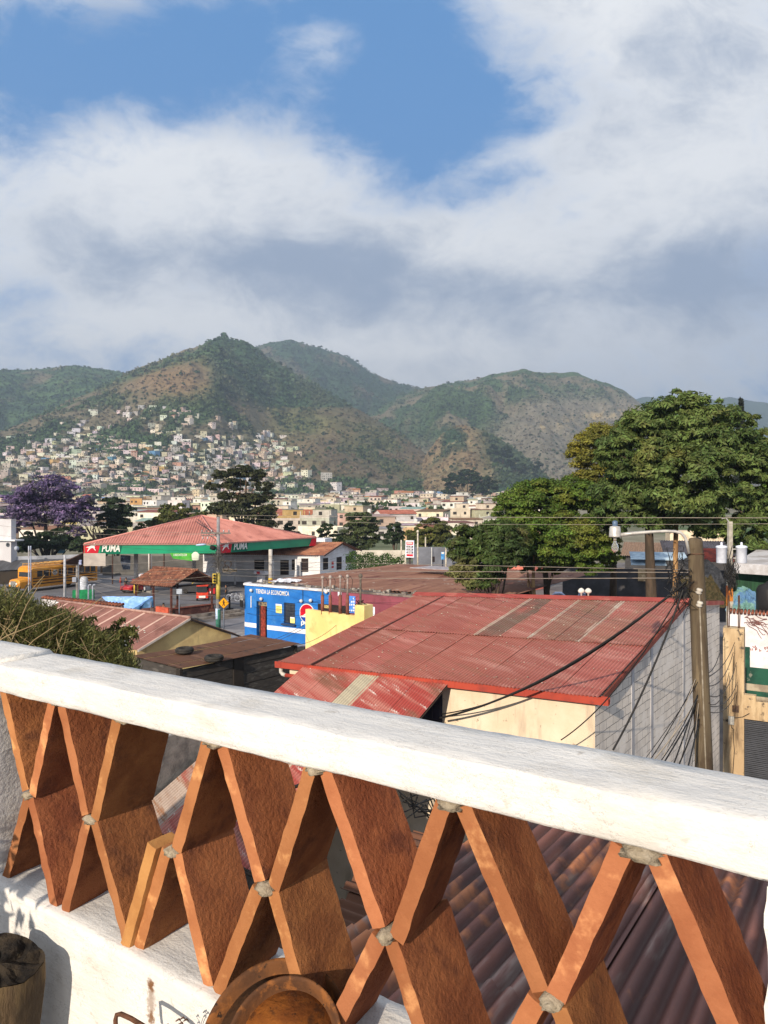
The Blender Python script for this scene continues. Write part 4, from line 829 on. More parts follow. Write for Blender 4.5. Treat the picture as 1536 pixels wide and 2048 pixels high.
def ochre_building():
    r = root('ochre_building', Pz(1500, 26, 0), 'ochre rendered building front with a dark shutter beside the grey block wall', 'building')
    mo = mk('ochre_render', srgb(208, 180, 134), srgb(180, 150, 108), sc=1.6, st=(1.5, 1.5, .3), c3=srgb(104, 84, 60), sc3=1.4, lo3=.50, hi3=.70, st3=(2.2, 2.2, .35), c4=srgb(80, 70, 58), sc4=4, lo4=.60, hi4=.70, bump=.3, bsc=20)
    A, B = Pz(1446, 24.4, 0), Pz(1700, 22.6, 0); w = Wall(A, B); zt = lambda px, py: w.z_at(px, py)
    b = MB(); w.box(b, 0, w.s_at(1488), 0, zt(1465, 1257), 0, -.55); b.build('column', mo, r)
    b = MB(); w.box(b, w.s_at(1488)+.002, 6, zt(1510, 1441), zt(1500, 1402), -.03, -.3); w.box(b, w.s_at(1488)+.003, w.s_at(1512), zt(1500, 1440)+.35, zt(1500, 1391), -.02, -.25); b.build('beam', mo, r)
    b = MB(); s0, s1 = w.s_at(1488), 6; z1 = zt(1510, 1441); n = 40
    for k in range(n): w.box(b, s0, s1, z1*k/n+.01, z1*(k+1)/n-.005, -.2-.012*(k % 2), -.3)
    b.build('roller_shutter', mk('shutter_slate', (.060, .066, .082), (.045, .05, .062), sc=1.5, rough=.5), r)
    b = MB(); w.box(b, w.s_at(1478), w.s_at(1488), 0, zt(1480, 1441), 0.002, -.3); b.build('jamb', mo, r)
    b = MB(); s = w.s_at(1462); w.box(b, s-.08, s+.10, zt(1462, 1448), zt(1462, 1432), .0, .08); b.build('meter_box', mk('meter_grey', (.42, .42, .40), rough=.5), r)
    b = MB(); s = w.s_at(1471); w.box(b, s-.10, s+.10, zt(1471, 1424), zt(1471, 1411), 0.001, .04); b.build('rusty_plate', mk('plate_rust', (.10, .06, .04), (.05, .035, .03), sc=9), r)
    b = MB(); q = lambda px, py: P(px, py, w.d_at(px))+w.n*.05
    b.tube([q(1462, 1448), q(1464, 1455), q(1468, 1458), q(1467, 1475), q(1469, 1500), q(1466, 1545), q(1467, 1600)], .012, 5); b.tube([q(1462, 1433), q(1472, 1435), q(1486, 1433), q(1499, 1426)], .011, 5); b.build('cable', mk('cable_black', (.018, .018, .019), rough=.5), r)
    for dx in (1455, 1476): # starter bars
        for k in range(2):
            b = MB(); p0 = q(dx+k*2, 1258)-w.n*(.2+.1*k); p1 = q(dx+k*1.5, 1192)-w.n*(.2+.1*k); b.tube([p0-UP*.2, p0, (p0+p1)/2+V((.02*k, 0, 0)), p1], .019, 6); b.build('rebar', mk('rebar_rust', (.06, .038, .03), (.10, .05, .03), sc=9), r)
    # white wall with green dado behind
    r = root('white_wall', Pz(1540, 30, 0), 'white wall with green dado, tiled capping and stencilled red marks', 'wall'); w2 = Wall(Pz(1470, 30.5, 0), Pz(1720, 28.3, 0)); mw = mk('wall_white', srgb(228, 218, 206), srgb(205, 194, 180), sc=1.2, c3=srgb(170, 155, 135), sc3=1.3, lo3=.6, hi3=.75, bump=.2, bsc=20)
    S0, S1 = w2.s_at(1455), w2.s_at(1720); b = MB(); w2.box(b, S0, S1, w2.z_at(1510, 1335), w2.z_at(1510, 1226), 0, -.2); b.build('upper_wall', mw, r)
    mg = mk('dado_green', srgb(38, 84, 62), srgb(30, 66, 50), sc=1.5, c3=srgb(120, 120, 100), sc3=3, lo3=.62, hi3=.7); zz = lambda y: w2.z_at(1510, y)
    b = MB(); w2.box(b, S0, S1, zz(1368), zz(1335)-.001, .012, -.2); w2.box(b, S0, S1, zz(1392), zz(1382), .012, -.2); w2.box(b, w2.s_at(1487), w2.s_at(1500), zz(1335)+.001, zz(1295), .02, -.1); b.build('dado', mg, r)
    b = MB(); w2.box(b, S0, S1, 0, zz(1392)-.001, 0, -.2); w2.box(b, S0, S1, zz(1382)+.001, zz(1368)-.001, 0, -.2); b.build('plinth', mk('plinth_tan', srgb(176, 160, 128), srgb(140, 124, 100), sc=2), r)
    b = MB(); n = 34
    for k in range(n):
        s = S0+(S1-S0)*k/n; c = w2.pt(s+.12, zz(1226)+.02, .0); b.tube([c+w2.n*.14-UP*.03, c-w2.n*.22+UP*.05], .058, 8)
    b.build('tile_capping', mk('cap_tile', srgb(150, 84, 56), srgb(96, 60, 46), sc=5), r, True)
    b = MB(); rn = random.Random(4)
    for k in range(26):
        x = 1500+rn.uniform(0, 60); y = 1299+rn.uniform(-5, 6); p = P(x, y, w2.d_at(x))+w2.n*.006; a = rn.uniform(0, 6.28); b.obox(p, w2.t*.09*math.cos(a)+UP*.09*math.sin(a), w2.t*-.03*math.sin(a)+UP*.03*math.cos(a), w2.n*.003)
    b.build('stencil', mk('stencil_red', srgb(150, 80, 66)), r)
    b = MB() # dry vine on the wall
    for k in range(16):
        x = 1488+rn.uniform(0, 22); y = 1238+rn.uniform(-6, 10); pts = []
        for j in range(6): pts.append(P(x, y, w2.d_at(x))+w2.n*.05); x += rn.uniform(2, 9); y += rn.uniform(-3, 9)
        b.tube(pts, .011, 4)
    tag(b.build('dry_vine', mk('vine_red', srgb(140, 96, 84), srgb(110, 70, 60), sc=20)), 'dry reddish vine straggling over the white wall with green dado', 'vine')
    # yard behind: green sheeting, crumpled tarp heap, black tank
    w3 = Wall(Pz(1462, 41, 0), Pz(1760, 36.5, 0)); b = MB(); w3.box(b, w3.s_at(1462), w3.s_at(1740), 0, w3.z_at(1500, 1144), 0, -.15); tag(b.build('green_hoarding', mk('green_sheet', srgb(44, 78, 50), srgb(34, 60, 40), sc=1.5, st=(5, 5, .3))), 'dark green sheet hoarding under the white eaves', 'hoarding')
    b = MB(); a0 = P(1468, 1126, 40); a1 = P(1760, 1142, 35); nn = w3.n; b.add([a0, a1, a1-nn*5+UP*.5, a0-nn*5+UP*.5, a0-UP*.5, a1-UP*.55], [(0, 1, 2, 3), (4, 5, 1, 0)]); b.obox(a0-UP*.55+nn*.05, a1-a0, nn*.05, UP*.5); tag(b.build('eaves_roof', mk('eaves_white', srgb(205, 200, 190), srgb(170, 162, 150), sc=1)), 'white fascia and pale roof above the green hoarding', 'roof')
    b = MB(); c = P(1494, 1222, 34)
    def heap(u, v):
        t = u*2*math.pi; ph = v*math.pi/2; rr = 1+.55*(float(fbm(math.cos(t)*3+v*3, math.sin(t)*3+v, 5, 8))-.5)*2; return c+V((math.cos(t)*math.cos(ph)*.78*rr, math.sin(t)*math.cos(ph)*.7*rr, math.sin(ph)*.95*rr-.1))
    b.grid(heap, 40, 16); tag(b.build('tarp_heap', mk('tarp_mixed', srgb(112, 150, 132), srgb(96, 132, 160), sc=1.4, lo=.45, hi=.55, c3=srgb(150, 185, 160), sc3=2, bump=1, bsc=5, bdist=.12, rough=.5), None, False), 'crumpled blue and green tarpaulin heap above the white tiled wall', 'tarp')
    b = MB(); b.lathe([(.55, 0), (.6, .1), (.6, 1.0), (.5, 1.2), (.2, 1.35), (.15, 1.42), (0, 1.42)], P(1541, 1225, 33), n=20); tag(b.build('water_tank', mk('tank_black', (.02, .02, .022), rough=.45), None, True), 'black plastic water tank beside the crumpled tarpaulin heap', 'tank')
    # shiny black plastic cover
    b = MB(); a = P(1396, 1178, 40); e = P(1462, 1178, 38.5)
    b.grid(lambda u, v: a*(1-u)+e*u+V((0, 3.0*v, 1.35*math.sin(v*1.5)*(1+.25*(float(fbm(u*5, v*4, 3, 3))-.5))))+UP*.35*(float(fbm(u*9, v*7, 4, 13))-.5), 40, 20); tag(b.build('plastic_cover', mk('black_plastic', (.030, .032, .038), (.05, .052, .06), sc=3, rough=.3, spec=.6, bump=1, bsc=4, bdist=.1)), 'crumpled black plastic cover over a brown heap behind the red roof ridge', 'cover')
    b = MB(); a = P(1396, 1212, 38); e = P(1466, 1212, 36.5); b.grid(lambda u, v: a*(1-u)+e*u+V((0, 2.5*v, 1.25*v))+UP*.5*(float(fbm(u*11, v*5, 4, 23))-.5), 40, 10); tag(b.build('brush_heap', mk('brush_brown', (.10, .075, .035), (.05, .045, .02), sc=6, bump=1, bsc=9, bdist=.15)), 'brown brush heap below the black plastic cover', 'heap')
ochre_building()
def transformer_pole():
    d = 34; base = Pz(1459, d, 0); r = root('transformer_pole', base, 'square concrete pole with two white transformer drums', 'utility pole'); mc = mk('pole_concrete', srgb(186, 176, 152), srgb(158, 148, 128), sc=3, bump=.2, bsc=20)
    b = MB(); top = P(1460, 1043, d); b.hexa([base+V(q) for q in ((-.15, -.15, 0), (.15, -.15, 0), (.15, .15, 0), (-.15, .15, 0))]+[top+V(q) for q in ((-.085, -.085, 0), (.085, -.085, 0), (.085, .085, 0), (-.085, .085, 0))]); b.build('shaft', mc, r)
    b = MB(); q = base+UP*(P(0, 1212, d).z); b.cbox(q, .225, .225, .95); b.build('rust_band', mk('rust_orange_band', srgb(196, 120, 44), srgb(120, 62, 30), sc=5), r)
    for px in (1443, 1483):
        c = P(px, 1126, d-.15); b = MB(); b.lathe([(.21, 0), (.225, .02), (.235, .70), (.255, .71), (.255, .77), (.2, .81), (.05, .83), (.05, .95), (.03, .97), (0, .97)], c, n=24); t = b.build('transformer', mk('transformer_white', srgb(226, 226, 222), srgb(206, 206, 204), sc=3, rough=.5), r, True)
        b = MB(); s = 1 if px < 1459 else -1
        for h in (.2, .62): b.cbox(c+V((s*.27, .1, h)), .22, .06, .05)
        b.build('bracket', mk('bracket_steel', (.4, .4, .39), rough=.5), t)
    b = MB(); q = P(1448, 1036, d); b.tube([top-UP*.1, q+V((.1, 0, 0)), q-V((.1, 0, .02))], .035, 6); b.build('crossbar', MATS['bracket_steel'], r)
    b = MB(); rn = random.Random(8); c = P(1462, 1150, d-.25)
    for k in range(46): # nest of wires
        p = [c+V((rn.gauss(0, .16), rn.gauss(0, .08), rn.gauss(0, .45))) for _ in range(4)]; b.tube(p, .012, 4, False)
    b.build('wire_tangle', MATS['cable_black'], r)
transformer_pole()
# ================================================================ yards and sheds behind the red roof (under the big trees)
def back_lots():
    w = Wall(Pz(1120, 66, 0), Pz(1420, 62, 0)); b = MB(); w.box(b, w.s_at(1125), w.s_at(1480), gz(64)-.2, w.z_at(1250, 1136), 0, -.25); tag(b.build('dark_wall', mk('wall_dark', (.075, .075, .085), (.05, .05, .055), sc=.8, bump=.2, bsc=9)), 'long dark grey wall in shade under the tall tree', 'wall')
    b = MB(); s = w.s_at(1293); w.box(b, w.s_at(1276), w.s_at(1300), w.z_at(1290, 1162), w.z_at(1290, 1139), .02, .2); tag(b.build('pale_panel', mk('panel_cream', srgb(220, 190, 140), srgb(170, 140, 96), sc=4)), 'cream board fixed on the dark wall beside the thick trunk', 'board')
    w = Wall(Pz(960, 58, 0), Pz(1075, 56, 0)); b = MB(); w.box(b, w.s_at(940), w.s_at(1066), gz(58)-.2, w.z_at(1010, 1154), 0, -.05); r = b.build('green_fence', mk('fence_green', (.012, .045, .035), (.01, .03, .025), sc=2, st=(4, 4, .3))); tag(r, 'dark green sheet fence with pale posts below the mango tree', 'fence')
    for x in (1011, 1022, 1036, 1050): w_ = MB(); w.pbox(w_, x, 1150, x+2.2, 1179, .02, .10); w_.build('post', mk('post_pale', srgb(190, 168, 130), srgb(140, 118, 90), sc=6), r)
    b = MB(); c = Pz(1117, 60, gz(60)); b.prism([c+V((-.75, 0, 0)), c+V((.75, 0, 0)), c+V((.75, 0, 1.7)), c+V((.6, 0, 2.25)), c+V((.25, 0, 2.55)), c+V((-.3, 0, 2.55)), c+V((-.6, 0, 2.3)), c+V((-.75, 0, 1.7))], V((.3, 1.2, 0))); tag(b.build('white_cover', mk('cover_white', srgb(205, 212, 222), srgb(170, 178, 190), sc=1.5)), 'rounded white sheeted shed beneath the broad green tree', 'shed')
    b = MB(); c = Pz(1158, 60, gz(60)); b.prism([c+V((-.8, 0, 0)), c+V((.8, 0, 0)), c+V((.55, 0, 2.5)), c+V((.1, 0, 2.7))], V((.2, .9, 0))); tag(b.build('white_tent', MATS['cover_white']), 'small white leaning tent beside the rounded sheeted shed', 'tent')
    def house(name, px0, px1, y0, y1, d, col, lab, roofm=None, ry=None, cat='building'):
        ww = Wall(Pz(px0, d, 0), Pz(px1, d-2, 0)); r = root(name, ww.pt(ww.L/2, gz(d)), lab, cat); b = MB(); xm = (px0+px1)/2; ww.box(b, 0, ww.L, gz(d)-.3, ww.z_at(xm, y0), 0, -5); b.build('wall', col, r)
        if roofm:
            z = ww.z_at(xm, y0); b = MB(); n = ww.n; p0, p1 = ww.pt(-.5, z+.02, .7), ww.pt(ww.L+.5, z+.02, .7); q0, q1 = ww.pt(-.5, z+1.5, -4.5), ww.pt(ww.L+.5, z+1.5, -4.5); corr(b, p0, p1, q0, q1, .30, .05, 2, sub=6); b.build('roof', roofm, r)
            b = MB(); ww.box(b, ww.L*.3, ww.L*.42, gz(d), gz(d)+2, .03, -.1); b.build('door', mk('door_dark', (.04, .035, .03)), r)
        return r
    house('pink_house', 1012, 1055, 1113, 1160, 90, mk('pink_wall', srgb(224, 128, 104), srgb(206, 110, 88), sc=1), 'salmon pink wall with a pale tin roof glimpsed through the trees', mk('roof_pale', srgb(200, 198, 196), srgb(170, 168, 166), sc=1))
    house('tiled_shed', 1250, 1335, 1112, 1140, 92, mk('shed_wall', (.06, .06, .065)), 'shed with a brown tiled roof behind the thick trunk', mk('roof_brown_tile', srgb(150, 122, 96), srgb(120, 96, 76), sc=1, st=(5, 5, 1)))
    house('grey_shed', 1335, 1470, 1110, 1140, 88, MATS['shed_wall'], 'shed with a dark grey roof behind the timber pole', mk('roof_slate', srgb(86, 82, 84), srgb(66, 62, 62), sc=1))
    house('cream_house', 1340, 1452, 1062, 1110, 130, mk('cream_far', srgb(228, 206, 168), srgb(205, 180, 140), sc=1), 'cream house front showing under the tall tree crown')
    b = MB(); ww = Wall(Pz(1245, 72, 0), Pz(1400, 70, 0)); s0, s1 = ww.s_at(1262), ww.s_at(1378); b.obox(ww.pt(s0, ww.z_at(1300, 1120)), ww.t*(s1-s0), -ww.n*4+UP*.5, UP*.06); b.obox(ww.pt(s0, ww.z_at(1300, 1131)), ww.t*(s1-s0)*.62, -ww.n*3+UP*1.1, UP*.06)
    tag(b.build('blue_canopy', mk('canopy_blue', srgb(190, 204, 200), srgb(150, 166, 172), sc=1)), 'flat pale blue awning sheet above the dark wall', 'awning')
    b = MB(); ww = Wall(Pz(1395, 60, 0), Pz(1470, 59, 0)); b.obox(ww.pt(0, ww.z_at(1430, 1124)), ww.t*ww.L, -ww.n*3+UP*.9, UP*.06); tag(b.build('red_awning', mk('awning_red', srgb(176, 72, 48), srgb(120, 52, 40), sc=2)), 'rusty red sheet roof between the timber pole and the transformers', 'awning')
    b = MB(); p0 = Pz(1349, 46, gz(46)); p1 = P(1352, 1035, 46); b.tube([p0, (p0+p1)/2, p1], [.19, .17, .14], 10); b.build('trunk', mk('trunk_tan', srgb(178, 138, 88), srgb(130, 96, 60), sc=4, st=(1, 1, .3), bump=.5, bsc=12), root('dead_tree', p0, 'slender tan bare trunk beside the timber pole lamp arm', 'tree'), True)
back_lots()
# ================================================================ rusty flat shed with tyres, yellow gabled house, tiled wall, blue tarp
def tyre_shed():
    z = CZ-5.3; FRp, BLp, FLp = PZ(601, 1287, z), PZ(262, 1312, z), PZ(360, 1337, z); BRp = FRp+BLp-FLp
    r = root('timber_shed', V((FLp.x, FLp.y, 0)), 'dark timber shed with a flat brown rusty roof holding two tyres', 'shed'); m = mk('rust_flat', (.135, .068, .045), (.095, .05, .036), sc=.8, st=(.4, 3, 1), rot=math.radians(39), c3=(.21, .115, .075), sc3=.8, c4=(.06, .04, .033), sc4=2.2, rough=.75)
    L = lambda p, q, t: p*(1-t)+q*t
    for i in range(4):
        a, c = i/4-.004*(i > 0), (i+1)/4+.004; b = MB(); q = UP*(.012 if i % 2 else 0); corr(b, L(FLp, BLp, a)+q, L(FLp, BLp, c)+q, L(FRp, BRp, a)+q, L(FRp, BRp, c)+q, .09, .010, 3, sub=5, drop=lambda u, v: -.06*math.sin(v*3.1)); b.build('sheet', m, r)
    w = Wall(FLp, FRp); b = MB(); n = 16
    for k in range(n): z0 = z-.08-(k+1)*.32; w.box(b, .15, w.L-.1, max(0, z0), z0+.305, -.12-.02*(k % 2), -.2)
    b.build('plank_wall', mk('plank_dark', (.060, .055, .052), (.035, .033, .032), sc=2, st=(1, 1, 4), c3=(.10, .095, .09), sc3=2), r)
    b = MB(); w.box(b, w.L*.42, w.L*.50, 0, z-.08, -.08, -.3); w.box(b, w.L*.01, w.L*.03, 0, z-.08, -.08, -.3); w.box(b, w.L*.96, w.L*.985, 0, z-.08, -.08, -.3); b.build('post', mk('post_dark', (.03, .026, .024)), r)
    w2 = Wall(BLp, FLp); b = MB(); w2.box(b, .1, w2.L-.15, 0, z-.06, -.1, -.2); b.build('end_wall', MATS['plank_dark'], r)
    def tyre(px, py, lab):
        c = PZ(px, py, z+.0); mb = MB(); pr = []
        for k in range(13): t = math.pi*2*k/12; pr.append((.245+.085*math.cos(t), .10+.10*math.sin(t)))
        mb.lathe(pr, c, n=32); o = mb.build('tyre', mk('tyre_rubber', (.022, .021, .021), (.04, .037, .034), sc=6, rough=.8, bump=.5, bsc=40), None, True); return tag(o, lab, 'tyre', 'tyres on the rusty flat roof')
    tyre(428, 1322, 'black tyre lying near the front edge of the rusty flat roof'); tyre(369, 1306, 'black tyre lying further back on the rusty flat roof beside the yellow gable')
tyre_shed()
def yellow_gable():
    zr, ze = CZ-5.8, CZ-6.95; Le, Re = PZ(274, 1296, ze), PZ(462, 1266, ze); ap = (Le+Re)/2; ap.z = zr; back = -E1*11.5
    r = root('yellow_gable_house', V((ap.x, ap.y, 0)), 'low house with a yellow gable and brown roof striped with pale sheet laps', 'house'); nrm = (Re-Le).normalized()
    m = mk('roof_chestnut', srgb(150, 104, 88), srgb(132, 90, 76), sc=.7, c3=srgb(112, 74, 62), sc3=.8, st=(1, 1, 1), tint=True, rough=.7)
    for side, E in ((0, Le), (1, Re)):
        b = MB(); d0 = (E-ap); e0 = ap+d0*1.05-UP*0+E1*.28; 
        def tf(u, v): 
            k = (u*11.5) % 1.75; return (2.1, 3.0, 3.0) if (k < .13 or (k > .95 and k < .99)) else (1, 1, 1)
        corr(b, e0, e0+back, ap+E1*.28, ap+E1*.28+back, .19, .018, 2, tf, sub=8); b.build('roof', m, r)
    b = MB(); b.tube([ap+E1*.28+UP*.04, ap+back+UP*.04], .07, 8); b.build('ridge_cap', mk('ridge_pale', srgb(176, 140, 120), srgb(150, 112, 96), sc=3), r, True)
    b = MB(); b.obox(Le*1.0+(Le-ap)*.05+E1*.25-UP*.09, ap-Le-(Le-ap)*.05, E1*.05, UP*.10); b.build('barge_board', mk('barge_pale', srgb(190, 178, 160)), r)
    b = MB(); b.obox(ap+E1*.25-UP*.11, (Re-ap)*1.22, E1*.06, UP*.10); b.build('barge_board', mk('barge_dark', srgb(50, 42, 38)), r)
    b = MB(); B0 = lambda p: V((p.x, p.y, 0)); b.prism([B0(Le), B0(Re), Re-UP*.08, ap-UP*.08, Le-UP*.08], -E1*.2); b.build('gable_wall', mk('wall_mustard', srgb(216, 188, 124), srgb(190, 162, 108), sc=1, c3=srgb(120, 104, 78), sc3=.9, lo3=.56, hi3=.72, st3=(1, 1, .35), bump=.2, bsc=15), r)
    b = MB(); b.obox(B0(Le)-E1*.2+nrm*.2, back*.97, nrm*.2, UP*(ze-.1)); b.obox(B0(Re)-E1*.2-nrm*.4, back*.97, nrm*.2, UP*(ze-.1)); b.build('side_wall', MATS['wall_mustard'], r)
yellow_gable()
def tiled_wall():
    z = CZ-6.35; a, c = PZ(84, 1193, z), PZ(243, 1209, z); w = Wall(a, c); r = root('tiled_wall', w.pt(w.L/2, 0), 'white wall capped with clay tiles behind the feathery shrub', 'wall'); b = MB(); w.box(b, 0, w.L*.70, 0, z-.1, 0, -.2); b.build('white_section', mk('wall_limewash', srgb(232, 226, 216), srgb(206, 198, 186), sc=1.4, bump=.3, bsc=12), r)
    b = MB(); w.box(b, w.L*.70+.002, w.L, 0, z-.1, -.02, -.2); b.build('grey_section', mk('wall_greyblock', srgb(128, 124, 120), srgb(106, 102, 98), sc=2, c3=srgb(90, 88, 84), sc3=1), r)
    b = MB(); n = 26
    for k in range(n): p = w.pt(w.L*(k+.5)/n, z-.06, .12); b.tube([p-UP*.02, p-w.n*.42+UP*.05], .09, 7)
    b.build('tile_capping', MATS['cap_tile'], r, True)
tiled_wall()
def tarp_stall():
    m = mk('tarp_blue', srgb(138, 178, 222), srgb(116, 156, 204), sc=1.5, rough=.45, bump=.8, bsc=3, bdist=.08, c3=srgb(160, 194, 228), sc3=2); r = root('tarp_stall', Pz(258, 57, gz(57)), 'market stall under a sagging light blue tarpaulin', 'stall')
    z1, z0 = CZ-7.1, CZ-7.95; A, B, C, D = PZ(203, 1192, z1+.0), PZ(306, 1193, z1), PZ(302, 1203, z1-.35), PZ(236, 1216, z0)
    b = MB(); b.grid(lambda u, v: (A*(1-u)+B*u)*(1-v)+(D*(1-u)+(PZ(266, 1217, z0))*u)*v+UP*(.16*(float(fbm(u*6, v*5, 3, 2))-.5)-.10*math.sin(math.pi*v)), 30, 24); b.build('tarpaulin', m, r, True)
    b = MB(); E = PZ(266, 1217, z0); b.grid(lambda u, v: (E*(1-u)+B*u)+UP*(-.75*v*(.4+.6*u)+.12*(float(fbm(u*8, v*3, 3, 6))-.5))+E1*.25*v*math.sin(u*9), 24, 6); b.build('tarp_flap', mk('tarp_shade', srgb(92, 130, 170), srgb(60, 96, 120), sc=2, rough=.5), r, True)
    b = MB()
    for q in (A, B, D, E, C): b.tube([V((q.x, q.y, gz(q.y))), q], .03, 6)
    b.build('pole', mk('pole_thin', (.18, .17, .16), rough=.5), r)
    b = MB(); c = Pz(285, 57.5, gz(57)); b.cbox(c, 2.4, 1.2, .8, .6); b.build('counter', mk('counter_wood', (.05, .045, .04), (.12, .06, .04), sc=4), r)
tarp_stall()
# ================================================================ blue corner shop
WHT = mk('letter_white', (.8, .8, .78), (.7, .7, .68), sc=8); BLK = mk('letter_black', (.015, .015, .015)); REDM = mk('sign_red', srgb(212, 22, 42), srgb(190, 20, 40), sc=1, rough=.4)
GLS = glass('window_glass')
def shop():
    A, D = Pz(494, 52.6, 0), Pz(836, 45, 0); w = Wall(A, D); r = root('corner_shop', w.pt(w.L*.4, gz(50)), 'blue painted corner shop adjoining a maroon wall with a flat rusty roof', 'shop'); g = gz(52)-.1
    mbl = mk('paint_blue', srgb(40, 116, 184), srgb(32, 102, 166), sc=.8, c3=srgb(58, 122, 178), sc3=1, rough=.6, bump=.12, bsc=14); mm = mk('paint_maroon', srgb(146, 74, 80), srgb(130, 66, 72), sc=.8, c3=srgb(120, 62, 64), sc3=1, rough=.8)
    zt = w.z_at(520, 1172.5); zS = w.z_at(505, 1246); zS2 = zS-.32; sB = w.s_at(660); s1, s2 = w.s_at(513), w.s_at(534); zd = w.z_at(523, 1203)
    wx0, wx1 = w.s_at(568), w.s_at(590); wz1, wz0 = w.z_at(580, 1206), w.z_at(578, 1247)
    b = MB(); c = lambda s0, s1_, z0, z1: w.box(b, s0, s1_, z0, z1, 0, -.3)
    def chamf(b, z0, z1, o=0.): b.prism([w.pt(.02, z0, -.30), w.pt(.02, z0, o), w.pt(-.32, z0, -.10+o), w.pt(-.52, z0, -.45+o), w.pt(-.55, z0, -.9), w.pt(-.3, z0, -.9)], UP*(z1-z0))
    chamf(b, g, zt)
    c(.02, s1, g, zt); c(s1+.001, s2-.001, zd, zt); c(s2, wx0, g, zt); c(wx0+.001, wx1-.001, g, wz0); c(wx0+.001, wx1-.001, wz1, zt); c(wx1, sB, g, zt); c1 = b.build('blue_wall', mbl, r)
    b = MB(); w.box(b, sB+.002, w.L, g, zt, 0, -.3); b.build('maroon_wall', mm, r)
    b = MB(); w.box(b, .02, s1-.01, zS2, zS, .001, .008); w.box(b, s2+.01, sB-.01, zS2-.02, zS-.02, .001, .008); chamf(b, zS2, zS, .012); b.build('white_stripe', mk('stripe_white', srgb(232, 228, 220), srgb(205, 200, 192), sc=2), r)
    b = MB(); w.box(b, .02, sB, zt, zt+.13, .10, -.3); b.prism([w.pt(.02, zt, -.30), w.pt(.02, zt, .1), w.pt(-.36, zt, 0), w.pt(-.62, zt, -.42), w.pt(-.66, zt, -.9), w.pt(-.3, zt, -.9)], UP*.13); b.build('cornice', mk('cornice_white', srgb(236, 230, 218), srgb(200, 190, 176), sc=2), r)
    b = MB(); w.box(b, s1, s2, g, zd, -.32, -.5); b.build('doorway', mk('interior_dark', (.02, .016, .016), (.03, .02, .02), sc=3), r)
    b = MB(); w.box(b, s1+.30, s2-.25, g+.3, zd-.35, -.12, -.2); b.build('door', mk('door_goods', srgb(150, 62, 44), srgb(96, 40, 34), sc=5), r)
    b = MB(); w.box(b, s1+.12, s2-.1, zd-.33, zd-.04, -.1, -.2); b.build('shelf_goods', mk('goods', srgb(150, 130, 90), srgb(60, 60, 70), sc=9), r)
    b = MB(); w.box(b, wx0, wx1, wz0, wz1, -.18, -.28); wn = b.build('window', mk('window_grey', (.13, .15, .17), (.06, .07, .09), sc=4, rough=.3), r)
    b = MB()
    for k in range(9): s = wx0+(wx1-wx0)*(k+.5)/9; w.box(b, s-.012, s+.012, wz0, wz1, .02, .045)
    for k in range(7): z = wz0+(wz1-wz0)*(k+.5)/7; w.box(b, wx0-.05, wx1+.05, z-.012, z+.012, .046, .06)
    b.build('window_grille', mk('grille_navy', (.03, .04, .07)), r); b = MB(); w.box(b, wx0-.12, wx1+.12, wz0-.12, wz0-.02, 0.001, .22); b.build('window_sill', mk('sill_navy', (.03, .06, .14)), r)
    T = w.t if w.t.x > 0 else -w.t
    text_obj('TIENDA LA ECONOMICA', 'lettering', w.pt(w.s_at(512), w.z_at(545, 1189), .012), T, UP, .31, WHT, r, .012, .012, 0, w.s_at(578.5)-w.s_at(512))
    def paper(x0, y0, x1, y1, mat, nm='notice', o=.01): bb = MB(); w.pbox(bb, x0, y0, x1, y1, o, o+.012); return bb.build(nm, mat, r)
    py_ = mk('paper_yellow', srgb(238, 226, 140), srgb(226, 212, 120), sc=4); pw = mk('paper_white', srgb(235, 233, 228), srgb(214, 212, 208), sc=4)
    paper(552, 1208.5, 564, 1226, py_); paper(552, 1208, 564, 1211, pw, o=.024); paper(582, 1234, 591, 1246, py_, o=.07); paper(582.6, 1234, 590.4, 1236.5, pw, o=.084)
    for k in range(3): paper(553.5, 1213+k*4, 562.5, 1214.2+k*4, mk('ink_tan', srgb(170, 150, 70)), 'notice_line', .026)
    paper(676, 1184, 683, 1192, pw); b_ = mk('menu_blue', srgb(84, 140, 206), srgb(60, 112, 186), sc=3); paper(697, 1192, 711, 1226, b_, 'price_board')
    rn = random.Random(2)
    for k in range(5):
        for j in range(3):
            if rn.random() < .8: paper(698.2+j*4.2, 1195.5+k*6, 698.2+j*4.2+rn.uniform(2, 3.6), 1199+k*6, pw, 'price_row', .025)
    paper(729, 1213, 750, 1238, pw, 'white_board'); 
    for k in range(4): paper(732, 1217+k*4.5, 747-3*(k % 2), 1218+k*4.5, mk('ink_grey', srgb(120, 140, 130)), 'board_line', .026)
    b = MB(); w.box(b, w.s_at(636), w.s_at(700), w.z_at(660, 1226), w.z_at(660, 1209), .002, .02); b.build('shop_counter_window', MATS['interior_dark'], r); paper(647, 1210, 658, 1216, mk('goods_yellow', srgb(200, 190, 110), srgb(150, 90, 70), sc=20), 'counter_goods', .03)
    # round red, white and blue drinks emblem with its lower-case word beneath
    cz = w.z_at(612, 1226.5); cs = w.s_at(614); R = (w.s_at(628)-w.s_at(600))/2*1.02; nv = 40
    def disc(rad, f0, f1, mat, o, nm):
        mb = MB(); top = []; bt = []
        for i in range(nv+1):
            x = -rad+2*rad*i/nv; h = math.sqrt(max(0, rad*rad-x*x)); lo, hi = max(-h, f0(x/rad)*rad), min(h, f1(x/rad)*rad)
            if hi > lo: top.append(w.pt(cs+x, cz+hi, o)); bt.append(w.pt(cs+x, cz+lo, o))
        if len(top) > 2: mb.prism(bt+top[::-1], w.n*.006); mb.build(nm, mat, r)
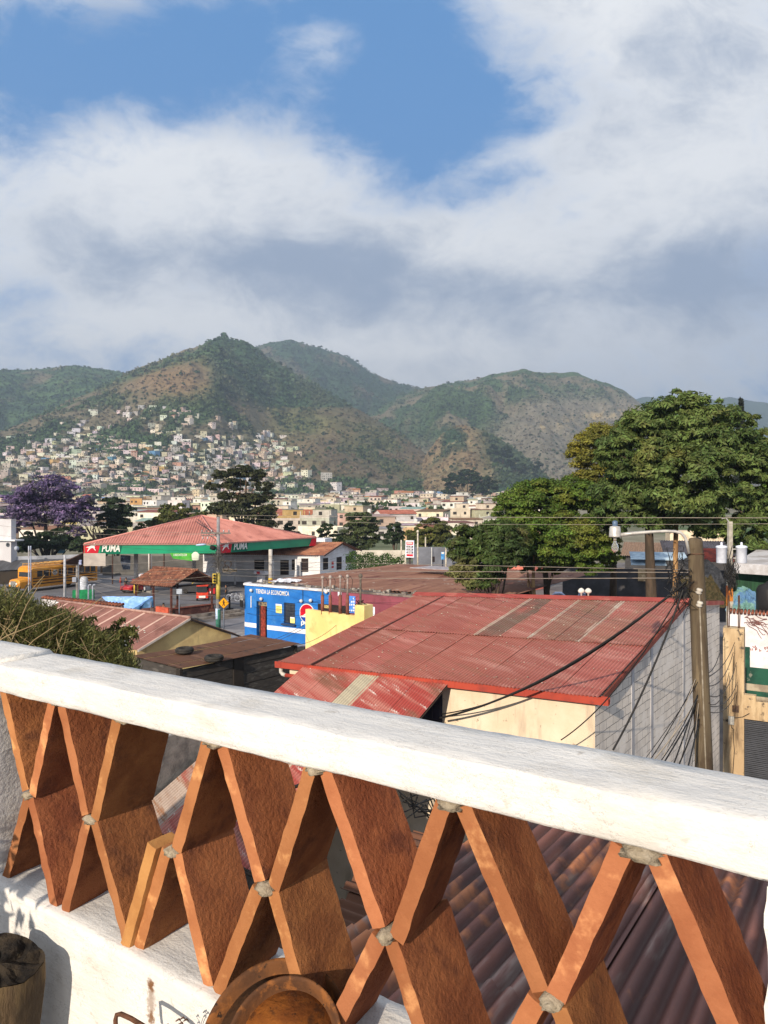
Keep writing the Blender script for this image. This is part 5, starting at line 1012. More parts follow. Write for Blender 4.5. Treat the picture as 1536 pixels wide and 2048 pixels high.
    disc(R*1.07, lambda x: -9, lambda x: 9, WHT, .004, 'emblem_ring'); disc(R*.98, lambda x: .14+.30*x+.22*math.sin(x*2.2), lambda x: 9, REDM, .013, 'emblem_red'); disc(R*.98, lambda x: -9, lambda x: -.30+.02*x+.16*math.sin(x*2.6-.4), mk('emblem_blue', srgb(18, 70, 160)), .013, 'emblem_blue')
    text_obj('pepsi', 'lettering', w.pt(w.s_at(602.5), w.z_at(612, 1250), .012), T, UP, .34, WHT, r, .012, .02, 0, 1.18)
    ms = mk('lamp_white', (.7, .7, .7)); 
    for px, py in ((505, 1179), (655, 1182), (525, 1196), (605, 1200), (624, 1199)):
        b = MB(); q = P(px, py, w.d_at(px)); b.lathe([(0, 0), (.07, .02), (.12, .12), (.12, .2), (.05, .24), (0, .24)], q+w.n*.02, w.n+UP*-.4, 10); b.build('wall_lamp', ms, r, True)
    b = MB(); w.box(b, w.s_at(606)-.02, w.s_at(606)+.02, w.z_at(606, 1200), zt, .005, .03); b.build('conduit', mk('conduit_navy', (.02, .03, .06)), r)
    b = MB(); q = w.pt(-.5, w.z_at(497, 1215), .05); b.cbox(q, .08, .7, .5, .4); b.build('hanging_sign', BLK, r); b = MB(); b.cbox(q+UP*.52, .1, .6, .45, .4); b.build('hanging_sign', mk('sign_grey', (.5, .5, .48), (.1, .1, .1), sc=9), r)
    b = MB(); w.box(b, w.s_at(503)-.03, w.s_at(503)+.03, w.z_at(503, 1215), w.z_at(503, 1192), .01, .06); b.build('down_pipe', WHT, r)
    # flat rusty roofs
    z = zt+.1; Bq = V((A.x, A.y, 0))+E2*20; m = mk('roof_brown', srgb(158, 114, 88), srgb(138, 96, 74), sc=.35, st=(3, .5, 1), rot=math.radians(33.8), c3=srgb(112, 66, 56), sc3=.5, c4=srgb(176, 150, 128), sc4=.55, lo4=.62, hi4=.66, rough=.85)
    b = MB(); f0, f1 = w.pt(.3, z+.10, -1.3), w.pt(w.L*.99, z+.02, -1.0); bk = E2*19; corr(b, f0, f1, f0+bk-UP*.02, f1+bk+UP*.02, .30, .02, 3, sub=6); b.build('roof', m, r)
    b = MB(); w.box(b, -.1, w.L, z-.3, z+.02, -.31, -1.3); b.build('roof_edge', mk('slab_dirty', srgb(128, 114, 98), srgb(86, 76, 66), sc=1.2, c3=srgb(170, 158, 140), sc3=1.5), r)
    b = MB(); rn = random.Random(6)
    for k in range(34):
        s = rn.uniform(.3, w.L); b.cbox(w.pt(s, z+.03, rn.uniform(-1.2, -.35)), rn.uniform(.1, .42), rn.uniform(.1, .25), rn.uniform(.05, .2), rn.uniform(0, 3))
    o = b.build('loose_blocks', mk('block_loose', srgb(170, 158, 138), srgb(104, 92, 80), sc=3)); tag(o, 'scattered loose blocks and debris along the shop roof edge', 'rubble', kind='stuff')
    b = MB(); c0 = w.pt(1.0, z+.1, -1.2); b.grid(lambda u, v: c0+w.t*(2.0*u)-w.n*(1.6*v)+UP*(.28*float(fbm(u*7, v*6, 4, 3))-.05), 24, 18); tag(b.build('white_sheet', mk('cloth_white', srgb(225, 222, 215), srgb(190, 186, 178), sc=3)), 'crumpled white sheet lying on the flat shop roof corner', 'sheet')
    b = MB(); d0 = w.pt(w.L+.05, 0, 0); wl = Wall(d0, d0+E1*9); wl.box(b, 0, 9, gz(44)-.2, zt-.1, 0, -.25); o = b.build('pale_wall', mk('wall_palecream', srgb(232, 208, 176), srgb(206, 182, 150), sc=1)); tag(o, 'pale cream wall at the end of the maroon shop wall', 'wall')
    # second, slightly higher brown shed roof to the right with a dark panel standing in for the shade beneath it
    r2 = root('open_shed', w.pt(w.L+4, gz(48), -6), 'open sided shed with a brown rusty sheet roof behind the shop', 'shed'); q0 = w.pt(w.L*.86, z+.12, -4.2); b = MB(); corr(b, q0, q0+E1*7, q0+E2*14.5+UP*.15, q0+E2*14.5+E1*7+UP*.15, .30, .02, 3, sub=6); b.build('roof', m, r2)
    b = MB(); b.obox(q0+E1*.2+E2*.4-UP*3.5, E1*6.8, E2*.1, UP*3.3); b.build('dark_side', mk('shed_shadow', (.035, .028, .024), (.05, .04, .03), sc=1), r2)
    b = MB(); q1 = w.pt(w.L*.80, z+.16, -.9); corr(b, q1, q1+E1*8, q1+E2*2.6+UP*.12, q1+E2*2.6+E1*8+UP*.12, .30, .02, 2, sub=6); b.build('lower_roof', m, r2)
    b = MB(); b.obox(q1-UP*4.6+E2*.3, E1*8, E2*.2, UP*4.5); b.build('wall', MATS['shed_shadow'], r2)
    b = MB(); q = PZ(868, 1136, z+.55); b.prism([q-E1*1.6-E2*1.2, q+E1*2.2-E2*1.2, q+E1*2.6+E2*1.0, q-E1*1.0+E2*1.2], UP*.05); tag(b.build('pale_panel', mk('sheet_grey', srgb(176, 166, 158), srgb(150, 140, 134), sc=2)), 'pale grey sheet lying on the brown shop roof', 'sheet')
    b = MB(); c = Pz(606, 44.5, gz(45)); b.cbox(c, 1.5, .35, .5, .5); b.lathe([(.28, 0), (.3, .06), (.28, .12), (.1, .12)], c+V((-.5, -.1, .3)), V((.3, -1, 0)), 14); b.lathe([(.28, 0), (.3, .06), (.28, .12), (.1, .12)], c+V((.55, .3, .3)), V((.3, -1, 0)), 14); b.cbox(c+V((-.25, 0, .5)), .8, .3, .3, .5); b.tube([c+V((.5, .2, .6)), c+V((.7, .3, 1.0))], .03, 6)
    tag(b.build('motorbike', mk('bike_black', (.02, .02, .022), (.06, .06, .06), sc=8, rough=.4)), 'black motorbike parked at the foot of the blue shop wall', 'motorbike')
shop()
def yellow_wall():
    A, B = Pz(611, 33.2, 0), Pz(716, 31.0, 0); w = Wall(A, B); zt = w.z_at(660, 1225); r = root('yellow_wall', w.pt(w.L/2, 0), 'plain yellow wall with a taller end pillar in front of the blue shop', 'wall'); m = mk('paint_yellow', srgb(240, 210, 134), srgb(230, 196, 118), sc=.8, bump=.12, bsc=12, c3=srgb(220, 184, 112), sc3=1.2)
    b = MB(); w.box(b, 0, w.L-.02, 0, zt, 0, -.2); b.build('wall', m, r); s0, s1 = w.s_at(711), w.s_at(730); b = MB(); w.box(b, s0, s1, 0, w.z_at(720, 1210), .05, -.5); b.build('pillar', m, r)
    mp = mk('sleeve_brown', srgb(140, 84, 66), srgb(116, 68, 54), sc=4); mg = mk('pipe_grey', srgb(176, 158, 140), srgb(140, 124, 110), sc=4, rough=.5)
    for i, px in enumerate((645, 660.5, 680.5, 695)):
        q = P(px, 1224, w.d_at(px)+.1); rr = root('riser_pipe', q, ['first', 'second', 'third', 'fourth'][i]+' grey service pipe from the shop corner in a brown sleeve on the yellow wall', 'pipe', 'service pipes on the yellow wall')
        h = (1224-1190)/F*32; t = (1224-1157)/F*32; b = MB(); b.tube([q-UP*.1, q+UP*h], .075, 10); b.build('sleeve', mp, rr, True); b = MB(); b.tube([q+UP*h, q+UP*t], .038, 8); b.lathe([(.038, 0), (.07, .02), (.08, .08), (.05, .14), (0, .16)], q+UP*t, n=10); b.build('pipe', mg, rr, True)
        b = MB(); b.tube([q+UP*(t+.02), q+V((.12, .03, t+.08)), q+V((.22, .06, t-.1)), q+V((.18, .1, t-.5))], .012, 5); b.build('cable', MATS['cable_black'], rr)
    q = P(721, 1212, w.d_at(721)+.1); rr = root('riser_pipe', q, 'dark grey service pipe standing on the yellow end pillar', 'pipe', 'service pipes on the yellow wall'); b = MB(); t = 55/F*32; b.tube([q-UP*.05, q+UP*t], .045, 8); b.lathe([(.045, 0), (.085, .02), (.09, .1), (.05, .16), (0, .18)], q+UP*t, n=10); b.build('pipe', mk('pipe_dark', (.10, .085, .07), (.16, .14, .12), sc=5), rr, True)
    b = MB(); rn = random.Random(1); 
    for k in range(6): b.tube([q+V((rn.uniform(-.2, .2), 0, .02)), q+V((rn.uniform(-.2, .2), 0, .25)), q+V((rn.uniform(-.3, .3), 0, .05))], .015, 4)
    b.build('wires', MATS['cable_black'], rr)
yellow_wall()
# ================================================================ filling station
def station():
    zf = CZ-5.0; Lc, Mc, Rc = P(168, 1097.5, 82), P(439, 1096, 83.5), P(632, 1082, 99.7)
    for q in (Lc, Mc, Rc): q.z = zf
    Bc = Lc+Rc-Mc; apx = P(402, 1041, 90.5); ctr = (Lc+Rc)/2; r = root('filling_station', V((ctr.x, ctr.y, gz(90))), 'filling station canopy with a salmon tiled roof and green and red fascia', 'filling station')
    mt = mk('canopy_tile', srgb(196, 130, 110), srgb(178, 114, 96), sc=.35, c3=srgb(160, 100, 84), sc3=.8, rough=.8); H = .56
    def face(a, c):
        b = MB(); t = (c-a); Ln = t.length; t.normalize(); um = (apx-a).dot(t); nrm = t.cross(apx-a).normalized(); nrm = nrm if nrm.z > 0 else -nrm; n = int(Ln/.30*6); rows = 14; o = len(b.v); zz = UP*(H+.04)
        for i in range(n+1):
            s = Ln*i/n; bot = a+t*s; hip = a+(apx-a)*(s/um) if s < um else c+(apx-c)*((Ln-s)/(Ln-um))
            for j in range(rows+1):
                v = j/rows; b.v.append(bot*(1-v)+hip*v+zz+nrm*(.045*math.cos(2*math.pi*s/.30)+.0*v))
        for i in range(n):
            for j in range(rows): q = o+i*(rows+1)+j; b.f.append((q, q+rows+1, q+rows+2, q+1))
        return b.build('roof', mt, r, True)
    face(Lc, Mc); face(Mc, Rc); face(Rc, Bc); face(Bc, Lc)
    b = MB(); 
    for a in (Lc, Mc, Rc, Bc): b.tube([a+UP*(H+.05), apx+UP*(H+.08)], .10, 6)
    b.build('hip_cap', mk('hip_tile', srgb(224, 150, 130)), r, True)
    mg = mk('fascia_green', srgb(0, 150, 98), srgb(0, 136, 90), sc=.5, rough=.35, spec=.5); m_rim = mk('fascia_rim', srgb(170, 130, 110))
    for a, c in ((Lc, Mc), (Mc, Rc), (Rc, Bc), (Bc, Lc)):
        w = Wall(a, c, face=((a+c)/2-ctr)); T = w.t; Ln = w.L
        b = MB(); w.box(b, 0, Ln, zf-H, zf+H*.80, .0, -.12); b.build('fascia', mg, r); b = MB(); w.box(b, 0, Ln, zf+H*.80+.002, zf+H+.02, .16, -.2); b.build('eaves_gutter', m_rim, r)
        if a is Lc or a is Mc:
            def para(s0, s1, mat, nm, o=.02, sl=.25): bb = MB(); bb.prism([w.pt(s0, zf-H-.01, o), w.pt(s1-sl, zf-H-.01, o), w.pt(s1, zf+H*.81, o), w.pt(s0, zf+H*.81, o)], w.n*.02); bb.build(nm, mat, r)
            sA = 0 if a is Lc else .05; X = 1.0 if a is Lc else 1.18; para(sA-.02, 1.75*X, REDM, 'fascia_red'); mdg = mk('fascia_dark', srgb(0, 104, 72)); para(1.8*X, 4.2*X, mdg, 'fascia_dark_panel', .012)
            # leaping cat emblem as a flat white shape
            pts = [(.00, .50), (.10, .58), (.30, .62), (.50, .74), (.66, .80), (.80, .90), (.86, .98), (.90, .90), (1.0, .80), (.97, .70), (.86, .66), (.92, .50), (.88, .38), (1.02, .22), (.95, .17), (.80, .36), (.74, .46), (.56, .44), (.42, .38), (.30, .22), (.14, .06), (.10, .12), (.22, .32), (.28, .48), (.14, .49)]
            bb = MB(); bb.prism([w.pt(sA+.25+1.05*X*x, zf-H*.62+1.05*y, .05) for x, y in pts], w.n*.012); bb.build('emblem', WHT, r)
            text_obj('PUMA', 'lettering', w.pt(sA+1.95*X, zf-H*.50, .04), T, UP, .78, WHT, r, .02, .026, .22, 2.0*X)
    # red end of the far fascia
    w = Wall(Mc, Rc, face=(Mc+Rc)/2-ctr); b = MB(); b.prism([w.pt(w.L-1.6, zf-H-.02, .03), w.pt(w.L+.02, zf-H-.02, .03), w.pt(w.L+.02, zf+H+.05, .03), w.pt(w.L-.9, zf+H+.05, .03)], w.n*.03); b.build('fascia_red', REDM, r)
    b = MB(); b.add([a-UP*(H-.03) for a in (Lc, Mc, Rc, Bc)], [(0, 1, 2, 3)]); b.obox(Lc-UP*(H-.06), Mc-Lc, Bc-Lc, UP*.08) if 0 else None; b.build('soffit', mk('soffit_grey', (.30, .29, .27)), r)
    mcol = mk('column_white', srgb(206, 196, 178), srgb(180, 168, 150), sc=1.5); my = mk('column_yellow', srgb(216, 180, 70))
    for px, d in ((272, 86), (541, 91), (388, 92), (300, 100), (560, 100)):
        c = Pz(px, d, gz(d)); b = MB(); b.lathe([(.24, 0), (.24, zf-H-c.z)], c, n=16); b.build('column', mcol, r, True); b = MB(); b.lathe([(.27, 0), (.27, 1.3), (.24, 1.35)], c, n=16); b.build('column_guard', my, r, True)
    # pumps and islands
    for px, d in ((292, 88), (405, 90), (522, 92), (330, 97)):
        c = Pz(px, d, gz(d)); b = MB(); b.cbox(c, 3.2, 1.1, .18, -.6); b.build('pump_island', mk('island_grey', (.3, .29, .27)), r); b = MB(); b.cbox(c+UP*.19, .9, .55, 1.5, -.6); pu = b.build('fuel_pump', mk('pump_white', srgb(216, 212, 204), srgb(180, 176, 170), sc=2), r); b = MB(); b.cbox(c+UP*1.7, 2.0, .6, .45, -.6); b.build('pump_header', mk('header_white', srgb(228, 224, 216)), pu); b = MB(); b.cbox(c+V((-.3, -.32, 1.74)), .5, .05, .36, -.6); b.build('pump_header', REDM, pu)
        b = MB(); b.cbox(c+V((0, -.3, .9)), .5, .05, .5, -.6); b.build('pump_screen', BLK, pu)
    return Lc, Mc, Rc, ctr
ST = station()
def station_extras():
    def panel(nm, px0, px1, y0, y1, d, mat, lab, cat, th=.05, ang=0):
        w = Wall(Pz(px0, d, 0), Pz(px1, d+ang, 0)); b = MB(); w.pbox(b, px0, y0, px1, y1, 0, -th); o = b.build(nm, mat); tag(o, lab, cat); return w, o
    panel('beige_panel', 167, 211, 1106.5, 1132, 81, mk('panel_beige', srgb(186, 172, 152), srgb(168, 154, 136), sc=.6), 'beige hoarding under the corner of the green fascia', 'hoarding')
    b = MB(); c = P(240, 1122, 84); w = Wall(Pz(230, 84, 0), Pz(262, 85, 0)); b.prism([P(241, 1110, w.d_at(241)), P(261, 1111, w.d_at(261)), P(260, 1139, w.d_at(260)), P(246, 1139, w.d_at(246)), P(241, 1124, w.d_at(241))], w.n*.05); o = b.build('poster_banner', mk('banner_grey', srgb(112, 118, 124), srgb(60, 64, 70), sc=1.2, c3=srgb(190, 196, 200), sc3=1.6)); tag(o, 'grey printed banner hanging beside the round white canopy column', 'banner')
    b = MB(); ww = Wall(Pz(335, 82.9, 0), Pz(400, 83.2, 0)); q = lambda x, y: P(x, y, ww.d_at(x)); b.prism([q(340, 1106), q(392, 1106), q(396, 1114), q(384, 1122), q(346, 1117)], ww.n*.04); r = b.build('green_banner', mk('banner_green', srgb(40, 140, 50), srgb(90, 170, 60), sc=.8)); tag(r, 'bright green advertising banner hung below the canopy fascia', 'banner'); WL[r.name] = V(r.location)
    text_obj('LUBRICANTES.COM', 'lettering', q(347, 1112)+ww.n*.05, ww.t if ww.t.x > 0 else -ww.t, UP, .26, WHT, r, .01, .01, 0, 1.5)
    b = MB(); b.lathe([(.3, 0), (.42, .1), (.45, .7), (.2, .95), (0, 1.0)], P(391, 1121, 82.6), n=14, sy=.3); b.build('bottle_print', mk('bottle_pale', srgb(220, 224, 190)), r, True)
    # wall behind the forecourt, poles of the open workshop
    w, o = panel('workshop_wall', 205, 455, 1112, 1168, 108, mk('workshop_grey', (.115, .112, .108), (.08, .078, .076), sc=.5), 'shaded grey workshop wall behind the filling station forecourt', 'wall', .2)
    b = MB()
    for x in (225, 328, 300): b.tube([Pz(x, 96, gz(96)), P(x, 1106, 96)], .09, 6)
    tag(b.build('workshop_frame', mk('post_brown', (.08, .045, .035))), 'dark brown steel posts of the open workshop behind the canopy', 'frame')
    b = MB(); A = P(120, 1128, 92); B = P(167, 1106, 86); b.add([A, P(168, 1134, 92), B, P(118, 1126, 100)], [(0, 1, 2), (0, 2, 3)]); b.tube([A, B], .08, 5); tag(b.build('canopy_wing', mk('wing_brown', (.09, .05, .04), (.06, .035, .03), sc=1)), 'dark brown sloping side roof beside the fascia corner', 'roof')
    # tile-roofed station building to the right
    zE = CZ-6.55; z0 = gz(96); Rr = Pz(640, 96, zE); Fr = Pz(712, 105.5, zE); Lr = Pz(395, 97.5, zE); back = Fr-Rr; r = root('station_building', V(((Rr+Lr)/2).to_tuple()[:2]+(z0,)), 'white single-storey station building with a brown clay tile roof', 'building')
    ap = (Rr+Fr)/2; ap.z = P(680, 1084, ap.y).z; lap = ap+(Lr-Rr); t = (Lr-Rr).normalized(); mw = mk('wall_stationwhite', srgb(232, 226, 212), srgb(214, 208, 194), sc=.6)
    mtile = mk('roof_claytile', srgb(190, 130, 92), srgb(160, 100, 70), sc=.8, c3=srgb(120, 78, 60), sc3=1.2, c4=srgb(206, 156, 116), sc4=2.5, rough=.9)
    b = MB(); e = (Rr-ap)*1.06+ap; e2_ = (Fr-ap)*1.06+ap; oh = -t*.7; corr(b, e+oh, e-oh+(Lr-Rr), ap+oh, lap-oh, .26, .04, 4, sub=6); b.build('roof', mtile, r, True); b = MB(); corr(b, e2_+oh, e2_-oh+(Lr-Rr), ap+oh, lap-oh, .26, .04, 4, sub=6); b.build('roof', mtile, r, True)
    b = MB(); b.obox(e+oh*1.02-UP*.16, (ap-e), oh.normalized()*.05, UP*.16); b.obox(ap+oh*1.02-UP*.16, (e2_-ap), oh.normalized()*.05, UP*.16); b.build('barge_board', mk('barge_brown', (.10, .045, .03)), r)
    G = lambda p: V((p.x, p.y, z0-.2)); b = MB(); b.prism([G(Rr), G(Fr), Fr-UP*.1, ap-UP*.1, Rr-UP*.1], t*.2); b.build('gable_wall', mw, r)
    w = Wall(Rr, Lr); b = MB(); rec = -1.6; w.box(b, .0, 7.0, z0-.2, zE-.05, -.2, -.4); w.box(b, 7.0, w.L, z0-.2, zE-.05, rec-.6, rec-.8); b.build('front_wall', mw, r)
    md = MATS['interior_dark']
    for x0, x1, y0, y1 in ((602, 616, 1117, 1144), (583, 590, 1119, 1140), (560, 577, 1120, 1150), (536, 552, 1120, 1150), (500, 520, 1122, 1152)):
        s0, s1 = sorted((w.s_at(x0), w.s_at(x1))); zz1 = w.z_at((x0+x1)/2, y0); zz0 = max(z0, w.z_at((x0+x1)/2, y1)); o = -.17 if s1 < 7 else rec-.57; b = MB(); w.box(b, s0, s1, zz0, zz1, o, o-.05); b.build('door', md, r)
    wg = Wall(Rr, Fr)
    for x0, x1, y0, y1, nm in ((646, 656, 1116, 1139, 'window'), (673, 683, 1114, 1139, 'door'), (691, 701, 1112, 1126, 'window')):
        b = MB(); wg.pbox(b, x0, y0, x1, y1, .03, -.05); b.build(nm, md, r)
    b = MB(); wg.pbox(b, 663, 1123, 667, 1129, .01, .03); wg.pbox(b, 663, 1132, 667, 1136, .01, .03); b.build('notice', REDM, r)
    b = MB()
    for px in (592, 546, 470): b.lathe([(.14, 0), (.14, 3.4)], Pz(px, 95.3, z0), n=10)
    b.build('porch_column', mw, r, True)
    b = MB(); c = P(635, 1081, 110); ww = Wall(Pz(575, 112, 0), Pz(660, 110, 0)); ww.box(b, ww.s_at(585), ww.s_at(650), z0, ww.z_at(620, 1077), 0, -3); tag(b.build('flat_roof_block', mk('block_white', srgb(236, 232, 222))), 'white flat-roofed block just behind the station fascia', 'building')
    # hedge
    hw = Wall(Pz(700, 91, 0), Pz(803, 84, 0)); n = 9000; rn = np.random.default_rng(3); s = rn.uniform(-.2, hw.L+.2, n); zt = hw.z_at(750, 1109); hz = rn.uniform(0, 1, n)**.7; o = rn.normal(0, .35, n); 
    top = z0+(zt-z0)*hz*(1+.06*np.sin(s*2.1)); pos = np.array(hw.A)+np.outer(s, hw.t)+np.outer(o, hw.n); pos[:, 2] = top
    leaf_mesh('hedge', pos, rn.normal(size=(n, 3))*.5+np.array(hw.n)*.5+[0, 0, .5], .17, 1.3, M_LEAF('leaf_hedge', (.055, .115, .018), (.035, .08, .014)), None, 3, ('clipped bright green hedge beside the white station gable', 'hedge'))
    # walls behind
    panel('cream_wall', 690, 812, 1100.5, 1140, 118, mk('wall_cream_far', srgb(214, 202, 176), srgb(190, 178, 152), sc=.5), 'long pale cream boundary wall behind the clipped hedge', 'wall', .2)
    w, o = panel('grey_wall', 826, 912, 1094, 1140, 108, mk('wall_grey_far', srgb(122, 122, 122), srgb(104, 104, 104), sc=.4, bump=.2, bsc=3), 'grey block wall with a small dark doorway to the right of the price sign', 'wall', .2); WL[o.name] = V(o.location)
    b = MB(); w.pbox(b, 864, 1113, 869.5, 1124, .02, -.05); b.build('door', MATS['interior_dark'], o); b = MB(); b.tube([Pz(863.5, 107.6, gz(107)), P(863.5, 1095, 107.6)], .05, 6); b.build('drain_pipe', WHT, o)
    w, o = panel('blue_sign', 882, 889, 1104, 1119, 104, mk('sign_skyblue', srgb(96, 160, 200), srgb(60, 120, 170), sc=2), 'small light blue sign board by the grey block wall', 'sign'); WL[o.name] = V(o.location); b = MB(); w.pbox(b, 883, 1104.5, 888, 1107.5, .01, .03); b.build('sign_header', WHT, o)
    # price sign
    d = 84; w = Wall(Pz(800, d, 0), Pz(832, d-.6, 0)); r = root('price_sign', Pz(820, d, gz(d)), 'white fuel price sign with red head and dark price rows', 'sign'); b = MB(); w.pbox(b, 811, 1081, 827.5, 1115, 0, -.3); b.build('sign_box', mk('box_white', srgb(240, 236, 232), srgb(226, 222, 218), sc=2, rough=.4), r)
    def row(x0, y0, x1, y1, m, nm, o=.002): bb = MB(); w.pbox(bb, x0, y0, x1, y1, o, o+.02); bb.build(nm, m, r)
    row(813, 1083.5, 826, 1089.5, REDM, 'sign_head'); row(814.5, 1085, 824.5, 1087.2, WHT, 'emblem', .024); md2 = mk('sign_charcoal', srgb(70, 66, 76)); T = w.t if w.t.x > 0 else -w.t
    for k, s in enumerate(('31.49', '31.99', '29.00')): y = 1091.2+k*5.8; row(813, y, 826, y+4.2, md2, 'price_row'); text_obj(s, 'price_digits', w.pt(w.s_at(815), w.z_at(820, y+3.7), .03), T, UP, .17, WHT, r, .006, .03, 0, .52)
    row(813, 1108.3, 826, 1112.6, REDM, 'sign_foot'); b = MB(); c = Pz(819.5, d+.1, gz(d)); b.cbox(c, .24, .2, P(820, 1113, d).z-c.z); b.build('post', mk('post_dark2', (.06, .05, .05)), r)
    # thin poles near the wall
    for px, y0, d, lab in ((835.5, 1066, 100, 'pale street pole behind the price sign with a knob on top'), (851, 1074, 112, 'short pale concrete pole before the olive tree crown'), (802.5, 1080, 96, 'white painted trunk pole at the left of the price sign'), (892, 1086, 100, 'thick pale post beside the light blue sign')):
        b = MB(); t = P(px, y0, d); b.tube([Pz(px, d, gz(d)), t], [.13, .10], 8); 
        if px == 835.5: b.lathe([(0, 0), (.16, .08), (.18, .25), (.1, .4), (0, .42)], t, n=10)
        tag(b.build('street_pole', mk('pole_cream', srgb(206, 192, 164), srgb(170, 156, 130), sc=3), None, True), lab, 'pole')
    # far left: white building, long wall with tin roof
    r = root('white_building', Pz(0, 100, gz(100)), 'plain white building with a round emblem and projecting flat ledge', 'building'); w = Wall(Pz(-60, 100, 0), Pz(33, 98, 0)); b = MB(); w.box(b, w.s_at(-55), w.s_at(22), z0-.3, w.z_at(15, 1082), 0, -1.1); w.box(b, w.s_at(-55), w.s_at(20), w.z_at(15, 1080), w.z_at(15, 1038), -.2, -1.1); b.build('wall', mk('wall_paleg', srgb(208, 202, 190), srgb(194, 188, 178), sc=.4), r); b = MB(); w.box(b, w.s_at(-55), w.s_at(34), w.z_at(15, 1082)+.001, w.z_at(15, 1079), .4, -1.3); b.build('ledge', mk('ledge_white', srgb(228, 222, 208)), r); b = MB(); b.add([w.pt(w.s_at(-55), w.z_at(15, 1042), -.1), w.pt(w.s_at(22), w.z_at(15, 1034), -.1), w.pt(w.s_at(22), w.z_at(15, 1034), -1.3), w.pt(w.s_at(-55), w.z_at(15, 1042), -1.3)], [(0, 1, 2, 3)]); b.build('roof', MATS['ledge_white'], r)
    b = MB(); c = P(16, 1089.5, w.d_at(16))+w.n*.01; b.lathe([(.19, 0), (.30, 0), (.30, .05), (.19, .05), (.19, 0)], c, w.n, 20); b.build('round_emblem', mk('emblem_grey', srgb(96, 100, 100)), r, True); b = MB(); b.tube([c+V((-.16, -.06, -.12)), c+V((0, -.06, .13)), c+V((.16, -.06, -.12)), c+V((-.02, -.06, -.04))], .03, 5); b.build('emblem_bird', MATS['emblem_grey'], r)
    b = MB(); c = P(33, 1097, 97); b.lathe([(.0, 0), (.28, .02), (.33, .08), (.0, .1)], c, V((.7, -.7, .2)), 14); b.build('dish_antenna', mk('dish_grey', srgb(180, 182, 182)), r, True)
    r = root('long_wall', Pz(95, 98, z0), 'long whitish boundary wall with a dark tin lean-to below it', 'wall'); w = Wall(Pz(30, 99, 0), Pz(180, 104, 0)); b = MB(); w.box(b, w.s_at(33), w.s_at(172), z0-.3, w.z_at(100, 1111), 0, -.3); b.build('wall', mk('wall_whitish', srgb(196, 194, 188), srgb(164, 162, 156), sc=.5, c3=srgb(130, 128, 122), sc3=.4), r)
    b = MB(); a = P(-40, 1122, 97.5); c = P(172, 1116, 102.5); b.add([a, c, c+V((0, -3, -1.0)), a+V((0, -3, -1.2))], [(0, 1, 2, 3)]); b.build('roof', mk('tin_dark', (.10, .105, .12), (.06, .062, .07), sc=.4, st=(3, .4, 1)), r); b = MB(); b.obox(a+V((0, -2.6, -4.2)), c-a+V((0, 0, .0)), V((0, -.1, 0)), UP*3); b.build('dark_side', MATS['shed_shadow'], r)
    b = MB(); ww = Wall(Pz(110, 112, 0), Pz(135, 112, 0)); ww.pbox(b, 114, 1095, 130, 1107, 0, -.1); o = b.build('mural_board', mk('mural_sky', srgb(110, 176, 190), srgb(170, 160, 130), sc=.5)); tag(o, 'pale turquoise board seen under the purple tree', 'board')
# ================================================================ plants
def leaf_mesh(name, pos, nrm, size, asp, mat, parent, seed, tagd=None, group=None, kind=None, jitter=.35, along=None):
    rn = np.random.default_rng(seed); n = len(pos); nrm = nrm/np.maximum(1e-6, np.linalg.norm(nrm, axis=1, keepdims=True))
    a = rn.normal(size=(n, 3)) if along is None else along+rn.normal(size=(n, 3))*.25
    a -= nrm*(a*nrm).sum(1, keepdims=True); a /= np.maximum(1e-6, np.linalg.norm(a, axis=1, keepdims=True)); b = np.cross(nrm, a)
    s = size*(1+jitter*rn.uniform(-1, 1, (n, 1))); q = s*.5; dr = nrm*(-.18*s)
    vs = np.stack([pos-a*q*asp+dr, pos-b*q*.62, pos+a*q*asp+dr, pos+b*q*.62], 1).reshape(-1, 3)
    o = np_mesh(name, vs, np.arange(n*4).reshape(-1, 4), mat, parent)
    if tagd: tag(o, tagd[0], tagd[1], group, kind)
    return o
def M_LEAF(name, c1, c2, isl=.4, trans=.36, sc=.5, c3=None): return mk(name, c1, c2, sc=sc, c3=c3, sc3=.35, island=isl, rough=.6, trans=trans, spec=.3)
def crown(blobs, d, n, seed, sub=.22, shell=.62, dsq=.85, flat=.75):
    """blobs: (px,py,rx,ry[,dd]) ellipses of the crown; returns leaf positions and normals clumped into tufts"""
    rn = np.random.default_rng(seed); P_, N_ = [], []; area = np.array([b[2]*b[3] for b in blobs], float); area /= area.sum()
    for bl, ar in zip(blobs, area):
        px, py, rx, ry = bl[:4]; dd = d+(bl[4] if len(bl) > 4 else 0); c = np.array(P(px, py, dd)); R = np.array([rx/F*dd, rx/F*dd*dsq, ry/F*dd]); m = max(60, int(n*ar))
        ns = max(9, int(10+38*rx/60)); u = rn.normal(size=(ns, 3)); u /= np.linalg.norm(u, axis=1, keepdims=True); rad = rn.uniform(.35, 1.12, (ns, 1))**.6; cs = c+u*R*rad*.9; rs = R.mean()*sub*rn.uniform(.6, 1.6, ns)*(1.25 if ns < 12 else 1)
        k = rn.integers(0, ns, m); v = rn.normal(size=(m, 3)); v /= np.linalg.norm(v, axis=1, keepdims=True); v[:, 2] = np.where(v[:, 2] < -.25, -v[:, 2]*.5, v[:, 2]); rr = rn.uniform(shell, 1.08, (m, 1))
        p = cs[k]+v*rs[k][:, None]*rr*np.array([1.25, 1.25, flat]); P_.append(p); N_.append(v*.7+u[k]*.25+rn.normal(size=(m, 3))*.38+np.array([0, 0, .25]))
    return np.concatenate(P_), np.concatenate(N_)
